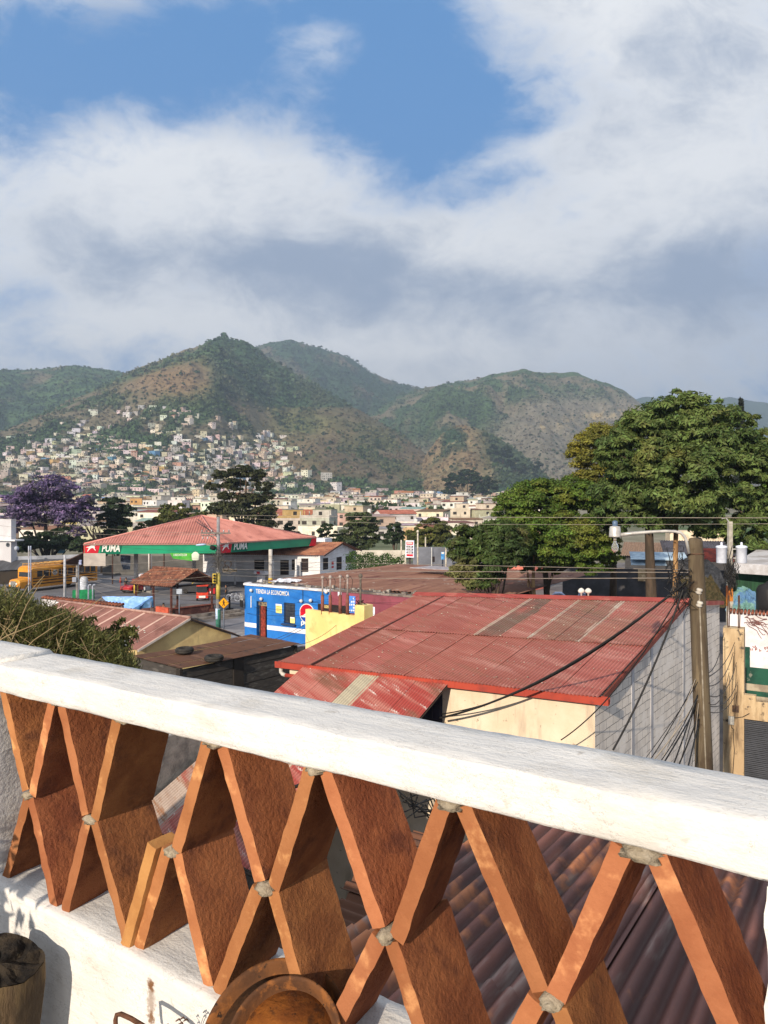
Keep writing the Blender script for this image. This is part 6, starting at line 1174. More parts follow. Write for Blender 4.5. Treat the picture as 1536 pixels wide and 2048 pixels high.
def limbs(mb, base, targets, r0, seed, split=.45, wob=.06, n=8):
    rn = random.Random(seed)
    for t in targets:
        t = V(t); H = t.z-base.z; s = base+UP*H*split*rn.uniform(.7, 1.0)+V(((t.x-base.x)*.12, (t.y-base.y)*.12, 0)); pts = [s]; m = 5
        for k in range(1, m+1):
            f = k/m; q = s.lerp(t, f)+UP*(math.sin(f*math.pi)*.06*H)+V((rn.gauss(0, wob), rn.gauss(0, wob), rn.gauss(0, wob)))*H*.25*(k < m); pts.append(q)
        mb.tube(pts, [r0*(.55-.47*k/m) for k in range(m+1)], n-2, False)
def tree(name, label, blobs, d, tx, n, size, mat, seed, trunk_px=8, bark=None, asp=1.35, group=None, sub=.22, flat=.75, dsq=.85, base_z=None, top_py=None, lean=0, limb_py=9999, kind='tree', shell=.62, split=.45):
    bz = gz(d) if base_z is None else base_z; base = Pz(tx, d, bz); r = root(name, base, label, kind, group)
    p, nn = crown(blobs, d, n, seed, sub, shell, dsq, flat); leaf_mesh('crown', p, nn, size, asp, mat, r, seed)
    b = MB(); r0 = trunk_px/2/F*d; ty = top_py if top_py is not None else np.mean([q[1] for q in blobs]); top = P(tx+lean, ty, d); b.tube([base-UP*.2, base.lerp(top, .35)+V((.08, 0, 0)), base.lerp(top, .7)-V((.06, 0, 0)), top], [r0*1.25, r0, r0*.75, r0*.35], 10)
    limbs(b, base, [P(q[0], q[1], d+(q[4] if len(q) > 4 else 0)) for q in blobs if q[1] < limb_py], r0, seed, split); b.build('trunk', bark or mk('bark_brown', (.085, .06, .042), (.05, .038, .028), sc=3, st=(1, 1, .3), bump=.6, bsc=10), r, True); return r
def plants():
    G1 = M_LEAF('leaf_broad', (.140, .215, .032), (.075, .132, .022), .5, c3=(.19, .21, .038)); G2 = M_LEAF('leaf_lance', (.155, .215, .060), (.080, .128, .036), .5, c3=(.20, .22, .06)); YG = M_LEAF('leaf_yellowgreen', (.27, .25, .038), (.16, .165, .030), .35); DG = M_LEAF('leaf_dark', (.040, .070, .026), (.022, .042, .016), .45); OL = M_LEAF('leaf_olive', (.135, .145, .032), (.072, .088, .022), .45); MG = M_LEAF('leaf_mango', (.090, .140, .036), (.045, .075, .022), .5, c3=(.20, .20, .075)); GG = M_LEAF('leaf_greygreen', (.105, .135, .052), (.055, .080, .032), .5); PU = M_LEAF('blossom_purple', (.21, .155, .33), (.095, .072, .15), .5, c3=(.07, .075, .04)); LG = M_LEAF('leaf_light', (.085, .125, .035), (.04, .07, .02), .5)
    tree('tall_tree', 'tallest broad green tree with a thick trunk near the timber pole', [(1360, 850, 90, 60), (1300, 900, 100, 75), (1420, 890, 95, 75), (1255, 960, 75, 70), (1370, 960, 110, 75, -2), (1480, 950, 80, 80), (1330, 1020, 85, 50), (1440, 1030, 85, 60), (1520, 980, 60, 85, 2), (1240, 900, 50, 45, -1), (1350, 812, 48, 28), (1250, 1020, 60, 45), (1510, 1075, 55, 55), (1420, 840, 60, 40, 2), (1475, 872, 60, 45, 1), (1515, 920, 45, 50, 1), (1300, 850, 50, 35)], 45, 1300, 170000, .17, G2, 1, 22, asp=1.9, top_py=960, sub=.165, flat=1.0, split=.95, limb_py=955)
    tree('yellow_tree', 'yellowish green tree edging the tall tree towards the hills', [(1180, 905, 48, 38), (1225, 878, 55, 38), (1265, 860, 40, 28), (1180, 955, 36, 24), (1240, 950, 50, 50), (1200, 990, 50, 40)], 56, 1225, 50000, .16, YG, 2, 14, asp=1.2, sub=.24, flat=.95, split=.7)
    tree('round_tree', 'dense round bright green tree in front of the tall tree', [(1080, 1010, 85, 52), (1140, 1000, 70, 45), (1040, 1030, 55, 42), (1130, 1080, 90, 55, -2), (1060, 1085, 70, 45), (1195, 1060, 50, 60), (1180, 1115, 55, 35, -2), (1110, 1120, 60, 30), (1215, 1105, 30, 40), (1070, 975, 45, 20), (1200, 1010, 40, 40)], 50, 1093, 140000, .15, G1, 3, 14, asp=1.3, top_py=1090, sub=.20, flat=.85, split=.85)
    tree('mango_tree', 'dark glossy tree with pale leaf tips before the round tree', [(935, 1085, 38, 32), (985, 1075, 42, 35), (925, 1130, 36, 32), (975, 1125, 50, 36), (1015, 1105, 34, 42), (950, 1160, 38, 18), (1035, 1080, 30, 35, 2), (1005, 1060, 30, 20)], 44, 990, 52000, .17, MG, 4, 9, asp=1.9, top_py=1120, sub=.26, flat=.95, split=.6)
    tree('slim_tree', 'slim tan trunk with sparse leaves under the round tree', [(1058, 1118, 22, 16), (1050, 1133, 16, 12)], 49, 1068, 2500, .2, MG, 5, 10, bark=mk('trunk_tan2', srgb(190, 150, 100), srgb(140, 104, 66), sc=3, st=(1, 1, .3), bump=.5, bsc=12), top_py=1110)
    tree('jacaranda', 'purple flowering tree with a wide airy crown beside the white building', [(95, 985, 62, 26), (45, 1010, 48, 28), (140, 1005, 48, 26), (90, 1020, 70, 26), (60, 1042, 40, 18), (130, 1036, 48, 18), (25, 1045, 26, 22), (175, 1020, 22, 22), (95, 962, 35, 12), (150, 1062, 22, 12)], 112, 92, 24000, .34, PU, 6, 11, sub=.24, top_py=1030, bark=mk('bark_dark', (.04, .03, .026), (.025, .02, .018), sc=3), split=.3)
    tree('bushy_tree', 'dark bushy green undergrowth tree below the purple crown', [(70, 1085, 40, 20), (110, 1080, 40, 26), (150, 1088, 30, 18), (40, 1092, 24, 14)], 108, 105, 12000, .4, DG, 7, 5, base_z=gz(108))
    tree('dome_tree', 'dark rounded evergreen with a domed top left of the station roof', [(232, 1020, 34, 28), (240, 1060, 34, 30), (215, 1045, 26, 28), (248, 1032, 20, 24), (215, 1078, 30, 20)], 118, 235, 20000, .34, DG, 8, 6, sub=.2)
    b = MB(); base = Pz(205, 112, gz(112)); rn = random.Random(9); r = root('bare_tree', base, 'bare branching tree leaning between the purple tree and dark evergreen', 'tree')
    for k in range(9): t = P(rn.uniform(165, 235), rn.uniform(1025, 1075), 112+rn.uniform(-2, 2)); limbs(b, base, [t], .34, k, .35, .10); limbs(b, base, [t+V((rn.uniform(-1.2, 1.2), 0, rn.uniform(-.4, 1)))], .2, k+50, .5, .12)
    b.tube([base, base+UP*4.2], [.35, .28], 8); b.build('trunk', MATS['bark_dark'], r, True)
    p, nn = crown([(175, 1092, 22, 12), (215, 1095, 20, 10)], 112, 1800, 5); leaf_mesh('crown', p, nn, .35, 1.3, OL, r, 4)
    tree('olive_tree', 'olive green spreading tree behind the salmon canopy roof', [(350, 1030, 36, 24), (325, 1042, 22, 18), (380, 1040, 26, 18), (300, 1052, 22, 14), (415, 1040, 24, 18), (285, 1062, 20, 10)], 125, 350, 16000, .42, OL, 10, 6)
    tree('airy_tree', 'tall open tree with layered tufts behind the canopy roof', [(480, 945, 26, 15), (440, 950, 18, 10), (510, 950, 22, 14), (425, 972, 16, 9), (470, 970, 26, 12), (525, 972, 20, 10), (455, 992, 18, 9), (500, 1000, 30, 15), (535, 992, 14, 10), (470, 1020, 36, 18), (515, 1030, 32, 22), (440, 1018, 24, 14), (545, 1015, 12, 10), (530, 1050, 22, 14)], 122, 492, 20000, .42, M_LEAF('leaf_tawny', (.062, .07, .026), (.03, .04, .016), .5), 11, 8, sub=.30, top_py=960, split=.4)
    tree('dark_shrub_tree', 'small dark tree against the pale block houses beyond the fascia', [(572, 1062, 20, 16), (590, 1072, 14, 12), (556, 1070, 14, 12)], 130, 575, 6000, .36, DG, 12, 4)
    tree('leafy_tree', 'large light green tree behind the station building gable', [(722, 1040, 32, 22), (735, 1068, 30, 28), (700, 1062, 30, 28), (715, 1088, 40, 18), (690, 1085, 24, 18)], 128, 715, 18000, .38, GG, 13, 6)
    tree('fir_like_tree', 'dark pointed tree leaning on the light green tree', [(650, 1068, 18, 22), (668, 1080, 20, 20), (642, 1088, 16, 14)], 126, 655, 7000, .36, DG, 14, 4)
    tree('small_tree', 'slender dark green tree between the light and olive trees', [(788, 1058, 16, 18), (780, 1075, 18, 14), (800, 1072, 14, 14)], 124, 788, 6000, .34, DG, 15, 4)
    tree('fruit_tree', 'yellow olive tree with a rounded crown behind the price sign', [(860, 1055, 38, 20), (835, 1070, 24, 20), (885, 1072, 26, 20), (860, 1085, 40, 16)], 122, 858, 15000, .36, OL, 16, 5)
    tree('dark_round_tree', 'dark round tree standing among the pale town houses', [(735, 1013, 16, 9), (745, 1020, 12, 8)], 300, 738, 3000, .8, DG, 17, 2)
    tree('park_tree', 'leafy dark tree on the slope below the brown knoll by the white tower', [(910, 960, 26, 16), (935, 955, 24, 16), (960, 965, 26, 16), (985, 968, 20, 12), (900, 985, 20, 12), (960, 985, 24, 12)], 720, 935, 9000, 2.2, DG, 18, 3, base_z=CZ+3)
    tree('hillside_tree', 'dark tree on the knoll foot to the right of the leafy one', [(1010, 905, 18, 12), (985, 900, 14, 10), (1025, 925, 14, 10), (1075, 935, 16, 12), (1045, 935, 12, 9)], 1090, 1005, 5000, 3.0, DG, 19, 2, base_z=CZ+45)
    # slim tiered conifer
    d = 78; base = Pz(1482, d, gz(d)); r = root('conifer', base, 'slim tiered conifer rising behind the tall tree', 'tree'); n = 9000; rn = np.random.default_rng(20); H = P(1480, 799, d).z-base.z; t = rn.uniform(.45, 1, n); k = t; rad = (1-k)*2.4*(.35+.65*rn.random(n))*(.75+.25*np.sin(t*150))+.08; a = rn.uniform(0, 2*np.pi, n)
    pos = np.stack([base.x+np.cos(a)*rad, base.y+np.sin(a)*rad, base.z+H*k+rad*.22+rn.normal(0, .05, n)], -1); leaf_mesh('crown', pos, rn.normal(size=(n, 3)), .26, 1.6, M_LEAF('leaf_conifer', (.05, .062, .055), (.032, .042, .037), .3), r, 2); b = MB(); b.tube([base, base+UP*H], [.28, .03], 8); b.build('trunk', MATS['bark_brown'], r)
    tree('edge_tree', 'dark leafy tree partly cut by the picture edge beyond the transformer pole', [(1560, 1010, 60, 60), (1550, 1080, 50, 40)], 60, 1565, 12000, .3, G1, 23, 12)
plants()
def feathery_shrub():
    rn = random.Random(12); nr = np.random.default_rng(12); base0 = P(60, 1560, 6.3); r = root('feathery_shrub', V((base0.x, base0.y, 0)), 'feathery green shrub with long dry stalks behind the balustrade end', 'shrub'); b = MB(); dry = MB(); L_, N_, A_ = [], [], []
    tr = MB()
    for k in range(7): q = V((base0.x+rn.uniform(-1.5, .5), base0.y+rn.uniform(-.6, .6), 0)); tr.tube([q, q+UP*3.2, V((q.x+rn.uniform(-.6, .9), q.y, base0.z+1.0))], [.06, .05, .02], 7)
    tr.build('trunk', MATS['bark_brown'], r)
    env = lambda x: np.interp(x, [-140, 0, 30, 70, 110, 150, 190, 230, 262], [1190, 1176, 1180, 1196, 1214, 1228, 1255, 1282, 1312])
    for k in range(620):
        d = rn.uniform(5.6, 7.4); x1 = rn.uniform(-150, 262); y1 = float(env(x1))+abs(rn.gauss(0, 34)); x0 = x1-rn.uniform(-30, 80)+rn.gauss(0, 20); p0 = P(x0, 1420+rn.uniform(0, 60), d); p2 = P(x1, y1, d); p1 = p0.lerp(p2, .55)+V((rn.gauss(0, .12), rn.gauss(0, .08), .12)); pts = []
        for i in range(7): t = i/6; pts.append(p0*(1-t)**2+p1*2*t*(1-t)+p2*t*t)
        b.tube(pts, [.0045, .0042, .004, .0035, .003, .0025, .0012], 3, False)
        for j in range(150):
            t = rn.uniform(.25, 1.0); q = p0*(1-t)**2+p1*2*t*(1-t)+p2*t*t; tg = ((p1-p0)*(1-t)+(p2-p1)*t).normalized(); s = V((rn.gauss(0, 1), rn.gauss(0, 1), rn.gauss(0, 1))).normalized(); dr = (tg*.9+s*.8+UP*.25).normalized(); q = q+s*rn.uniform(0, .05); L_.append(q+dr*.03); A_.append(dr); N_.append(s.cross(dr)+V((0, 0, .3)))
    pos = np.array([tuple(q) for q in L_]); leaf_mesh('foliage', pos, np.array([tuple(q) for q in N_]), .0125, 3.6, M_LEAF('leaf_feather', (.135, .140, .045), (.075, .088, .028), .5, .3, sc=1.2, c3=(.16, .12, .055)), r, 3, along=np.array([tuple(q) for q in A_]))
    b.build('stem', mk('stem_green', (.09, .085, .035), (.06, .055, .025), sc=4), r)
    for x0, y0, x1, y1 in ((20, 1240, 90, 1150), (18, 1250, 62, 1162), (0, 1292, 130, 1225), (50, 1230, 85, 1160), (95, 1300, 150, 1245), (190, 1318, 232, 1266), (130, 1260, 205, 1195), (120, 1280, 172, 1205), (10, 1262, 40, 1172), (60, 1300, 140, 1232)):
        d = rn.uniform(5.5, 6.5); q0 = P(x0-(x1-x0)*.8, y0+(y0-y1)*.8, d); q2 = P(x1, y1, d); q1 = q0.lerp(q2, .5)+UP*.05; dry.tube([q0, q1, q2], [.006, .005, .0025], 5)
    for k in range(60): x = rn.uniform(-20, 200); y = float(env(x))+rn.uniform(10, 110); d = rn.uniform(5.5, 6.3); q = P(x, y, d); dry.tube([q, q+V((rn.uniform(-.12, .12), 0, rn.uniform(-.25, .15))), q+V((rn.uniform(-.3, .3), 0, rn.uniform(-.5, .1)))], [.003, .0025, .0015], 3)
    dry.build('dry_stalks', mk('stalk_dry', (.30, .235, .13), (.20, .15, .085), sc=5), r)
    # a few arching sprays with small pale flowers reaching over the chestnut roof
    L_, N_, A_ = [], [], []; st = MB(); fl = MB()
    for k in range(16):
        d = rn.uniform(5.8, 6.6); p0 = P(rn.uniform(100, 200), 1330, d); x1 = rn.uniform(180, 278); y1 = rn.uniform(1232, 1318); p2 = P(x1, y1, d); p1 = p0.lerp(p2, .6)+UP*.18; pts = [p0*(1-t)**2+p1*2*t*(1-t)+p2*t*t for t in np.linspace(0, 1, 9)]; st.tube(pts, [.005-.0004*i for i in range(9)], 4, False)
        for t in np.linspace(.3, 1, 34):
            q = p0*(1-t)**2+p1*2*t*(1-t)+p2*t*t
            for s in (-1, 1): dr = V((rn.gauss(0, .5), s*.4, -.75+rn.gauss(0, .4))).normalized(); L_.append(tuple(q+dr*.022)); A_.append(tuple(dr)); N_.append((rn.gauss(0, 1), rn.gauss(0, 1), .4))
        if k % 2: 
            for j in range(5): q = p2+V((rn.gauss(0, .03), rn.gauss(0, .03), rn.gauss(0, .03))); fl.lathe([(0, 0), (.011, .006), (0, .012)], q, n=5)
    leaf_mesh('spray_leaves', np.array(L_), np.array(N_), .030, 2.6, MATS['leaf_feather'], r, 5, along=np.array(A_)); st.build('spray_stem', MATS['stem_green'], r); fl.build('flowers', mk('petal_white', (.75, .7, .62)), r)
feathery_shrub()
station_extras()
# ================================================================ kiosk, vehicles, people
def kiosk():
    zE = CZ-6.9; G1, G2, L1 = PZ(342, 1171, zE), PZ(432, 1163, zE), PZ(265, 1165, zE); L2 = G2+L1-G1; ap = (G1+G2)/2+UP*1.15; la = ap+(L1-G1); t = (L1-G1).normalized(); r = root('tiled_kiosk', V((((G1+L2)/2).x, ((G1+L2)/2).y, gz(65))), 'open kiosk with an old clay tile roof on dark timber posts', 'kiosk'); z0 = gz(64)
    mt = mk('kiosk_tile', srgb(146, 94, 68), srgb(108, 68, 52), sc=2.2, c3=srgb(88, 62, 48), sc3=1.2, c4=srgb(205, 160, 116), sc4=5, lo4=.58, hi4=.68, rough=.9)
    for E, Er in ((G1, L1), (G2, L2)):
        e = ap+(E-ap)*1.08; er = la+(Er-la)*1.08; b = MB(); corr(b, e-t*.4, er+t*.3, ap-t*.4, la+t*.3, .24, .05, 7, sub=8, drop=lambda u, v: .03*math.sin(v*22)); b.build('roof', mt, r, True)
    b = MB(); b.tube([ap-t*.45+UP*.06, la+t*.35+UP*.06], .12, 8); b.build('ridge_tile', mt, r, True); md = mk('timber_black', (.035, .022, .018), (.02, .014, .012), sc=5)
    b = MB(); b.obox(ap+(G1-ap)*1.08-t*.3-UP*.12, (ap-G1)*1.08, t*.08, UP*.1); b.obox(ap-t*.3-UP*.12, (G2-ap)*1.08, t*.08, UP*.1); b.obox(G1-UP*.2, G2-G1, t*.12, UP*.14); b.obox(L1-UP*.2, L2-L1, -t*.12, UP*.14); b.obox(G1-UP*.2, L1-G1, (G2-G1).normalized()*.12, UP*.14); b.obox(G2-UP*.2, L2-G2, (G1-G2).normalized()*.12, UP*.14); b.build('roof_beam', md, r)
    mp = mk('post_reddark', srgb(104, 60, 46), srgb(70, 44, 36), sc=5); cs = [G1.lerp(L2, .04), G1.lerp(G2, .96).lerp(L1, .03), L1.lerp(G2, .04), L2.lerp(G1, .04), G1.lerp(L1, .5).lerp(G2, .03), G1.lerp(G2, .5)+t*.15]
    for i, q in enumerate(cs[:5]):
        b = MB(); b.cbox(V((q.x, q.y, z0)), .16, .16, zE-.2-z0, .6); p = b.build('post', mp, r); b = MB(); b.cbox(V((q.x, q.y, z0)), .42, .42, .62, .6); b.build('plinth', mk('plinth_green', srgb(58, 130, 92), srgb(44, 100, 74), sc=3) if i == 0 else mk('plinth_brown', srgb(110, 70, 54), srgb(80, 54, 44), sc=3), p)
    mw = mk('kiosk_brown', srgb(96, 58, 48), srgb(74, 44, 38), sc=1.5, c3=srgb(120, 84, 68), sc3=2); mo = mk('kiosk_orange', srgb(200, 92, 62), srgb(168, 74, 50), sc=2)
    d1 = (G2-G1).normalized(); a = V((G1.x, G1.y, z0)); b = MB(); b.obox(a+d1*.35+t*.2, d1*4.1, t*.2, UP*1.0); b.build('low_wall', mw, r); b = MB(); b.obox(a+t*.3-d1*.05, t*1.5, d1*.15, UP*1.15); b.build('orange_panel', mo, r); b = MB(); b.obox(a+t*1.85-d1*.0, t*2.6, d1*.15, UP*1.0); b.build('low_wall', mw, r)
    b = MB(); b.obox(a+d1*.25+t*.1+UP*1.002, d1*4.3, t*.45, UP*.06); b.build('bench_top', mk('bench_brick', srgb(150, 84, 64), srgb(116, 66, 52), sc=4), r)
    b = MB(); c = Pz(322, 64.3, z0); b.cbox(c, .7, .6, 1.0, .6); b.build('cool_box', mo, r)
    # steps and kerb in front
    ms = mk('kerb_stone', srgb(150, 138, 120), srgb(110, 100, 88), sc=2, bump=.3)
    b = MB(); n = -t; b.obox(a+n*.4-d1*.8, d1*7.2, n*.5, UP*.45); tag(b.build('kiosk_step', ms), kind='structure'); b = MB(); b.obox(a+n*.95-d1*.6, d1*8.6, n*.5, UP*.22); tag(b.build('kerb', ms), kind='structure'); b = MB(); b.obox(a+n*1.5-d1*.4, d1*1.4, n*.5, UP*.40); o = b.build('stone_bench', ms); tag(o, 'low pale stone bench on the kerb beside the kiosk', 'bench')
kiosk()
def wheel(mb_t, mb_r, c, ax, R, wd):
    mb_t.lathe([(R*.6, -wd/2), (R*.95, -wd/2), (R, -wd*.3), (R, wd*.3), (R*.95, wd/2), (R*.6, wd/2)], c, ax, 16); mb_r.lathe([(0, -wd*.45), (R*.62, -wd*.45), (R*.62, wd*.45), (0, wd*.45)], c, ax, 12)
TYRE = mk('tyre_rubber', (.022, .021, .021)); RIM = mk('rim_grey', (.4, .4, .4), rough=.4, metal=.5)
def loft(mb, secs, at):
    k = len(secs[0]); o = len(mb.v)
    for s in secs: mb.v += [at(*p) for p in s]
    for i in range(len(secs)-1):
        for j in range(k): mb.f.append((o+i*k+j, o+i*k+(j+1) % k, o+(i+1)*k+(j+1) % k, o+(i+1)*k+j))
    mb.f.append(tuple(range(o+k-1, o-1, -1))); mb.f.append(tuple(range(o+(len(secs)-1)*k, o+len(secs)*k)))
def bus():
    front = Pz(27, 86.5, 0); a = V((.44, .90, 0)).normalized(); s = V((a.y, -a.x, 0)); z0 = gz(88); r = root('school_bus', V((front.x, front.y, z0))+a*5, 'long yellow school bus with black side stripes and roof rack', 'bus')
    T = lambda x, y, z: V((front.x, front.y, z0))+a*x+s*y+UP*z # x back from the nose, y to the right side, z up
    my = mk('bus_yellow', srgb(218, 146, 40), srgb(198, 126, 34), sc=1, rough=.45, spec=.4); mbk = mk('bus_black', (.02, .02, .02), rough=.5); mw = glass('bus_glass', (.025, .03, .035))
    sec = lambda x, h, wd=1.2: [(x, -wd, .5), (x, -wd, h-.35), (x, -wd*.86, h-.12), (x, -wd*.5, h), (x, wd*.5, h), (x, wd*.86, h-.12), (x, wd, h-.35), (x, wd, .5)]
    b = MB(); loft(b, [sec(1.5, 3.0), sec(1.7, 3.12), sec(11.2, 3.12), sec(11.5, 2.9)], T); b.build('body', my, r)
    b = MB(); loft(b, [sec(0, 1.45, .8), sec(.15, 1.6, .95), sec(1.5, 1.72, 1.0)], T); b.build('bonnet', my, r)
    b = MB()
    for k in range(10):
        for sd in (-1, 1): x = 2.3+k*.9; b.hexa([T(x, sd*1.19, 1.75), T(x+.74, sd*1.19, 1.75), T(x+.74, sd*1.225, 1.75), T(x, sd*1.225, 1.75), T(x, sd*1.19, 2.5), T(x+.74, sd*1.19, 2.5), T(x+.74, sd*1.225, 2.5), T(x, sd*1.225, 2.5)])
    b.build('window', mw, r); b = MB(); b.hexa([T(1.49, -1.0, 1.8), T(1.49, 1.0, 1.8), T(1.46, 1.0, 1.8), T(1.46, -1.0, 1.8), T(1.55, -.95, 2.65), T(1.55, .95, 2.65), T(1.52, .95, 2.65), T(1.52, -.95, 2.65)]); b.build('windscreen', mw, r)
    b = MB()
    for z in (.85, 1.2, 1.55):
        for sd in (-1, 1): b.obox(T(1.7, sd*1.2, z), a*9.6, s*sd*.025, UP*.12)
    b.build('stripe', mbk, r); b = MB()
    for sd in (-.55, .55): b.lathe([(0, 0), (.14, .0), (.14, .06), (0, .1)], T(0, sd, 1.1), -a, 12)
    b.build('headlight', mk('lens_white', (.8, .78, .7), rough=.2), r); b = MB(); b.obox(T(-.02, -.45, .75), s*.9, -a*.05, UP*.65); b.build('grille', mk('grille_bus', (.12, .12, .12), (.3, .3, .3), sc=20), r); b = MB(); b.obox(T(-.1, -1.1, .5), s*2.2, a*.2, UP*.25); b.build('bumper', mbk, r)
    t, m = MB(), MB()
    for x in (1.2, 8.8):
        for sd in (-1, 1): wheel(t, m, T(x, sd*1.08, .48), s, .48, .28)
    w_ = t.build('wheel', TYRE, r, True); m.build('rim', RIM, w_)
    b = MB(); mr = mk('rack_tan', srgb(214, 166, 90), srgb(150, 110, 70), sc=2)
    for sd in (-1.0, 1.0): b.tube([T(2, sd, 3.32), T(11, sd, 3.32)], .05, 5)
    for k in range(13): b.tube([T(2+k*.75, -1, 3.3), T(2+k*.75, 1, 3.3)], .04, 5); b.tube([T(2+k*.75, 1, 3.05), T(2+k*.75, 1, 3.32)], .03, 4); b.tube([T(2+k*.75, -1, 3.05), T(2+k*.75, -1, 3.32)], .03, 4)
    b.build('roof_rack', mr, r); b = MB(); b.obox(T(4.3, 1.205, 1.62), a*1.05, s*.04, UP*1.02); p = b.build('door_panel', my, r); b = MB(); b.lathe([(0, 0), (.34, 0), (.34, .03), (0, .03)], T(4.82, 1.245, 2.12), s, 20); b.build('round_badge', mk('badge_dark', (.05, .05, .06), (.6, .6, .6), sc=5), p)
bus()
def car(px, d, ang, paint, label, L=4.2, kind='car', taxi=False):
    z0 = gz(d); c = Pz(px, d, z0); ca = math.radians(ang); a = V((math.cos(ca), math.sin(ca), 0)); s = V((-a.y, a.x, 0)); T = lambda x, y, z: c+a*x+s*y+UP*z
    r = root('mototaxi' if taxi else 'parked_car', c, label, kind, None); mp = paint
    if taxi:
        sec = lambda x, wd, zl, zh: [(x, -wd, zl), (x, wd, zl), (x, wd, zh), (x, -wd, zh)]
        b = MB(); loft(b, [sec(-1.2, .62, .35, 1.0), sec(-.2, .66, .3, .95), sec(.6, .5, .35, .9), sec(1.25, .22, .45, 1.0)], T); b.build('body', mp, r); b = MB(); loft(b, [sec(-1.25, .6, 1.62, 1.74), sec(-.2, .64, 1.68, 1.80), sec(.75, .5, 1.58, 1.68)], T); b.build('canopy', mp, r)
        b = MB(); [b.tube([T(x, y, .95), T(x*.97, y*.97, 1.66)], .03, 5) for x in (-1.15, -.1, .75) for y in (-.52, .52)]; b.build('canopy_post', BLK, r); b = MB(); b.hexa([T(-1.22, -.5, .95), T(-1.18, -.5, .95), T(-1.18, .5, .95), T(-1.22, .5, .95), T(-1.22, -.5, 1.6), T(-1.18, -.5, 1.6), T(-1.18, .5, 1.6), T(-1.22, .5, 1.6)]); b.build('rear_screen', glass('car_glass'), r)
        b = MB(); b.obox(T(-1.22, -.35, .40), s*.7, -a*.03, UP*.22); b.build('number_plate', WHT, r); b = MB(); b.obox(T(.7, -.42, .95), s*.84, a*.03, UP*.6); b.build('windscreen', glass('car_glass'), r); t, m = MB(), MB(); wheel(t, m, T(-.8, .6, .26), s, .26, .12); wheel(t, m, T(-.8, -.6, .26), s, .26, .12); wheel(t, m, T(1.05, 0, .26), s, .26, .12); w_ = t.build('wheel', TYRE, r, True); m.build('rim', RIM, w_); return
    sec = lambda x, wd, zl, zh: [(x, -wd, zl), (x, wd, zl), (x, wd*1.0, zh-.12), (x, wd*.9, zh), (x, -wd*.9, zh), (x, -wd, zh-.12)]
    h = L/2; b = MB(); loft(b, [sec(-h, .72, .42, .82), sec(-h+.15, .82, .3, .92), sec(-h*.2, .85, .26, .95), sec(h*.45, .84, .28, .92), sec(h-.25, .80, .30, .80), sec(h, .66, .40, .68)], T); b.build('body', mp, r, False)
    sec2 = lambda x, wd, zl, zh, f=1.: [(x, -wd, zl), (x, wd, zl), (x, wd*.82*f, zh), (x, -wd*.82*f, zh)]
    b = MB(); loft(b, [sec2(-h*.92, .76, .9, .95), sec2(-h*.62, .78, .9, 1.40), sec2(h*.0, .78, .92, 1.45), sec2(h*.48, .76, .9, .95)], T); b.build('cabin', glass('car_glass'), r); b = MB(); loft(b, [[(-h*.63, -.64, 1.38), (-h*.63, .64, 1.38), (-h*.6, .62, 1.45), (-h*.6, -.62, 1.45)], [(h*.04, -.64, 1.43), (h*.04, .64, 1.43), (h*.0, .62, 1.49), (h*.0, -.62, 1.49)]], T); b.build('roof', mp, r)
    t, m = MB(), MB()
    for x in (-h*.62, h*.62):
        for y in (-.76, .76): wheel(t, m, T(x, y, .31), s, .31, .2)
    w_ = t.build('wheel', TYRE, r, True); m.build('rim', RIM, w_)
    for nm, x, dr, mt in (('headlight', h-.06, 1, mk('lens_white', (.8, .78, .7))), ('tail_light', -h-.01, -1, REDM)):
        for y in (-.52, .36): b = MB(); b.obox(T(x, y, .58), s*.18, a*.05*dr, UP*.12); b.build(nm, mt, r)
    b = MB(); b.obox(T(-h-.03, -.26, .45), s*.52, a*.02, UP*.13); b.build('number_plate', WHT, r); b = MB(); b.obox(T(h-.02, -.62, .30), s*1.24, a*.10, UP*.14); b.obox(T(-h+.02, -.68, .30), s*1.36, -a*.08, UP*.14); b.build('bumper', WHT if 0 else mk('bumper_dark', (.05, .05, .05)), r)
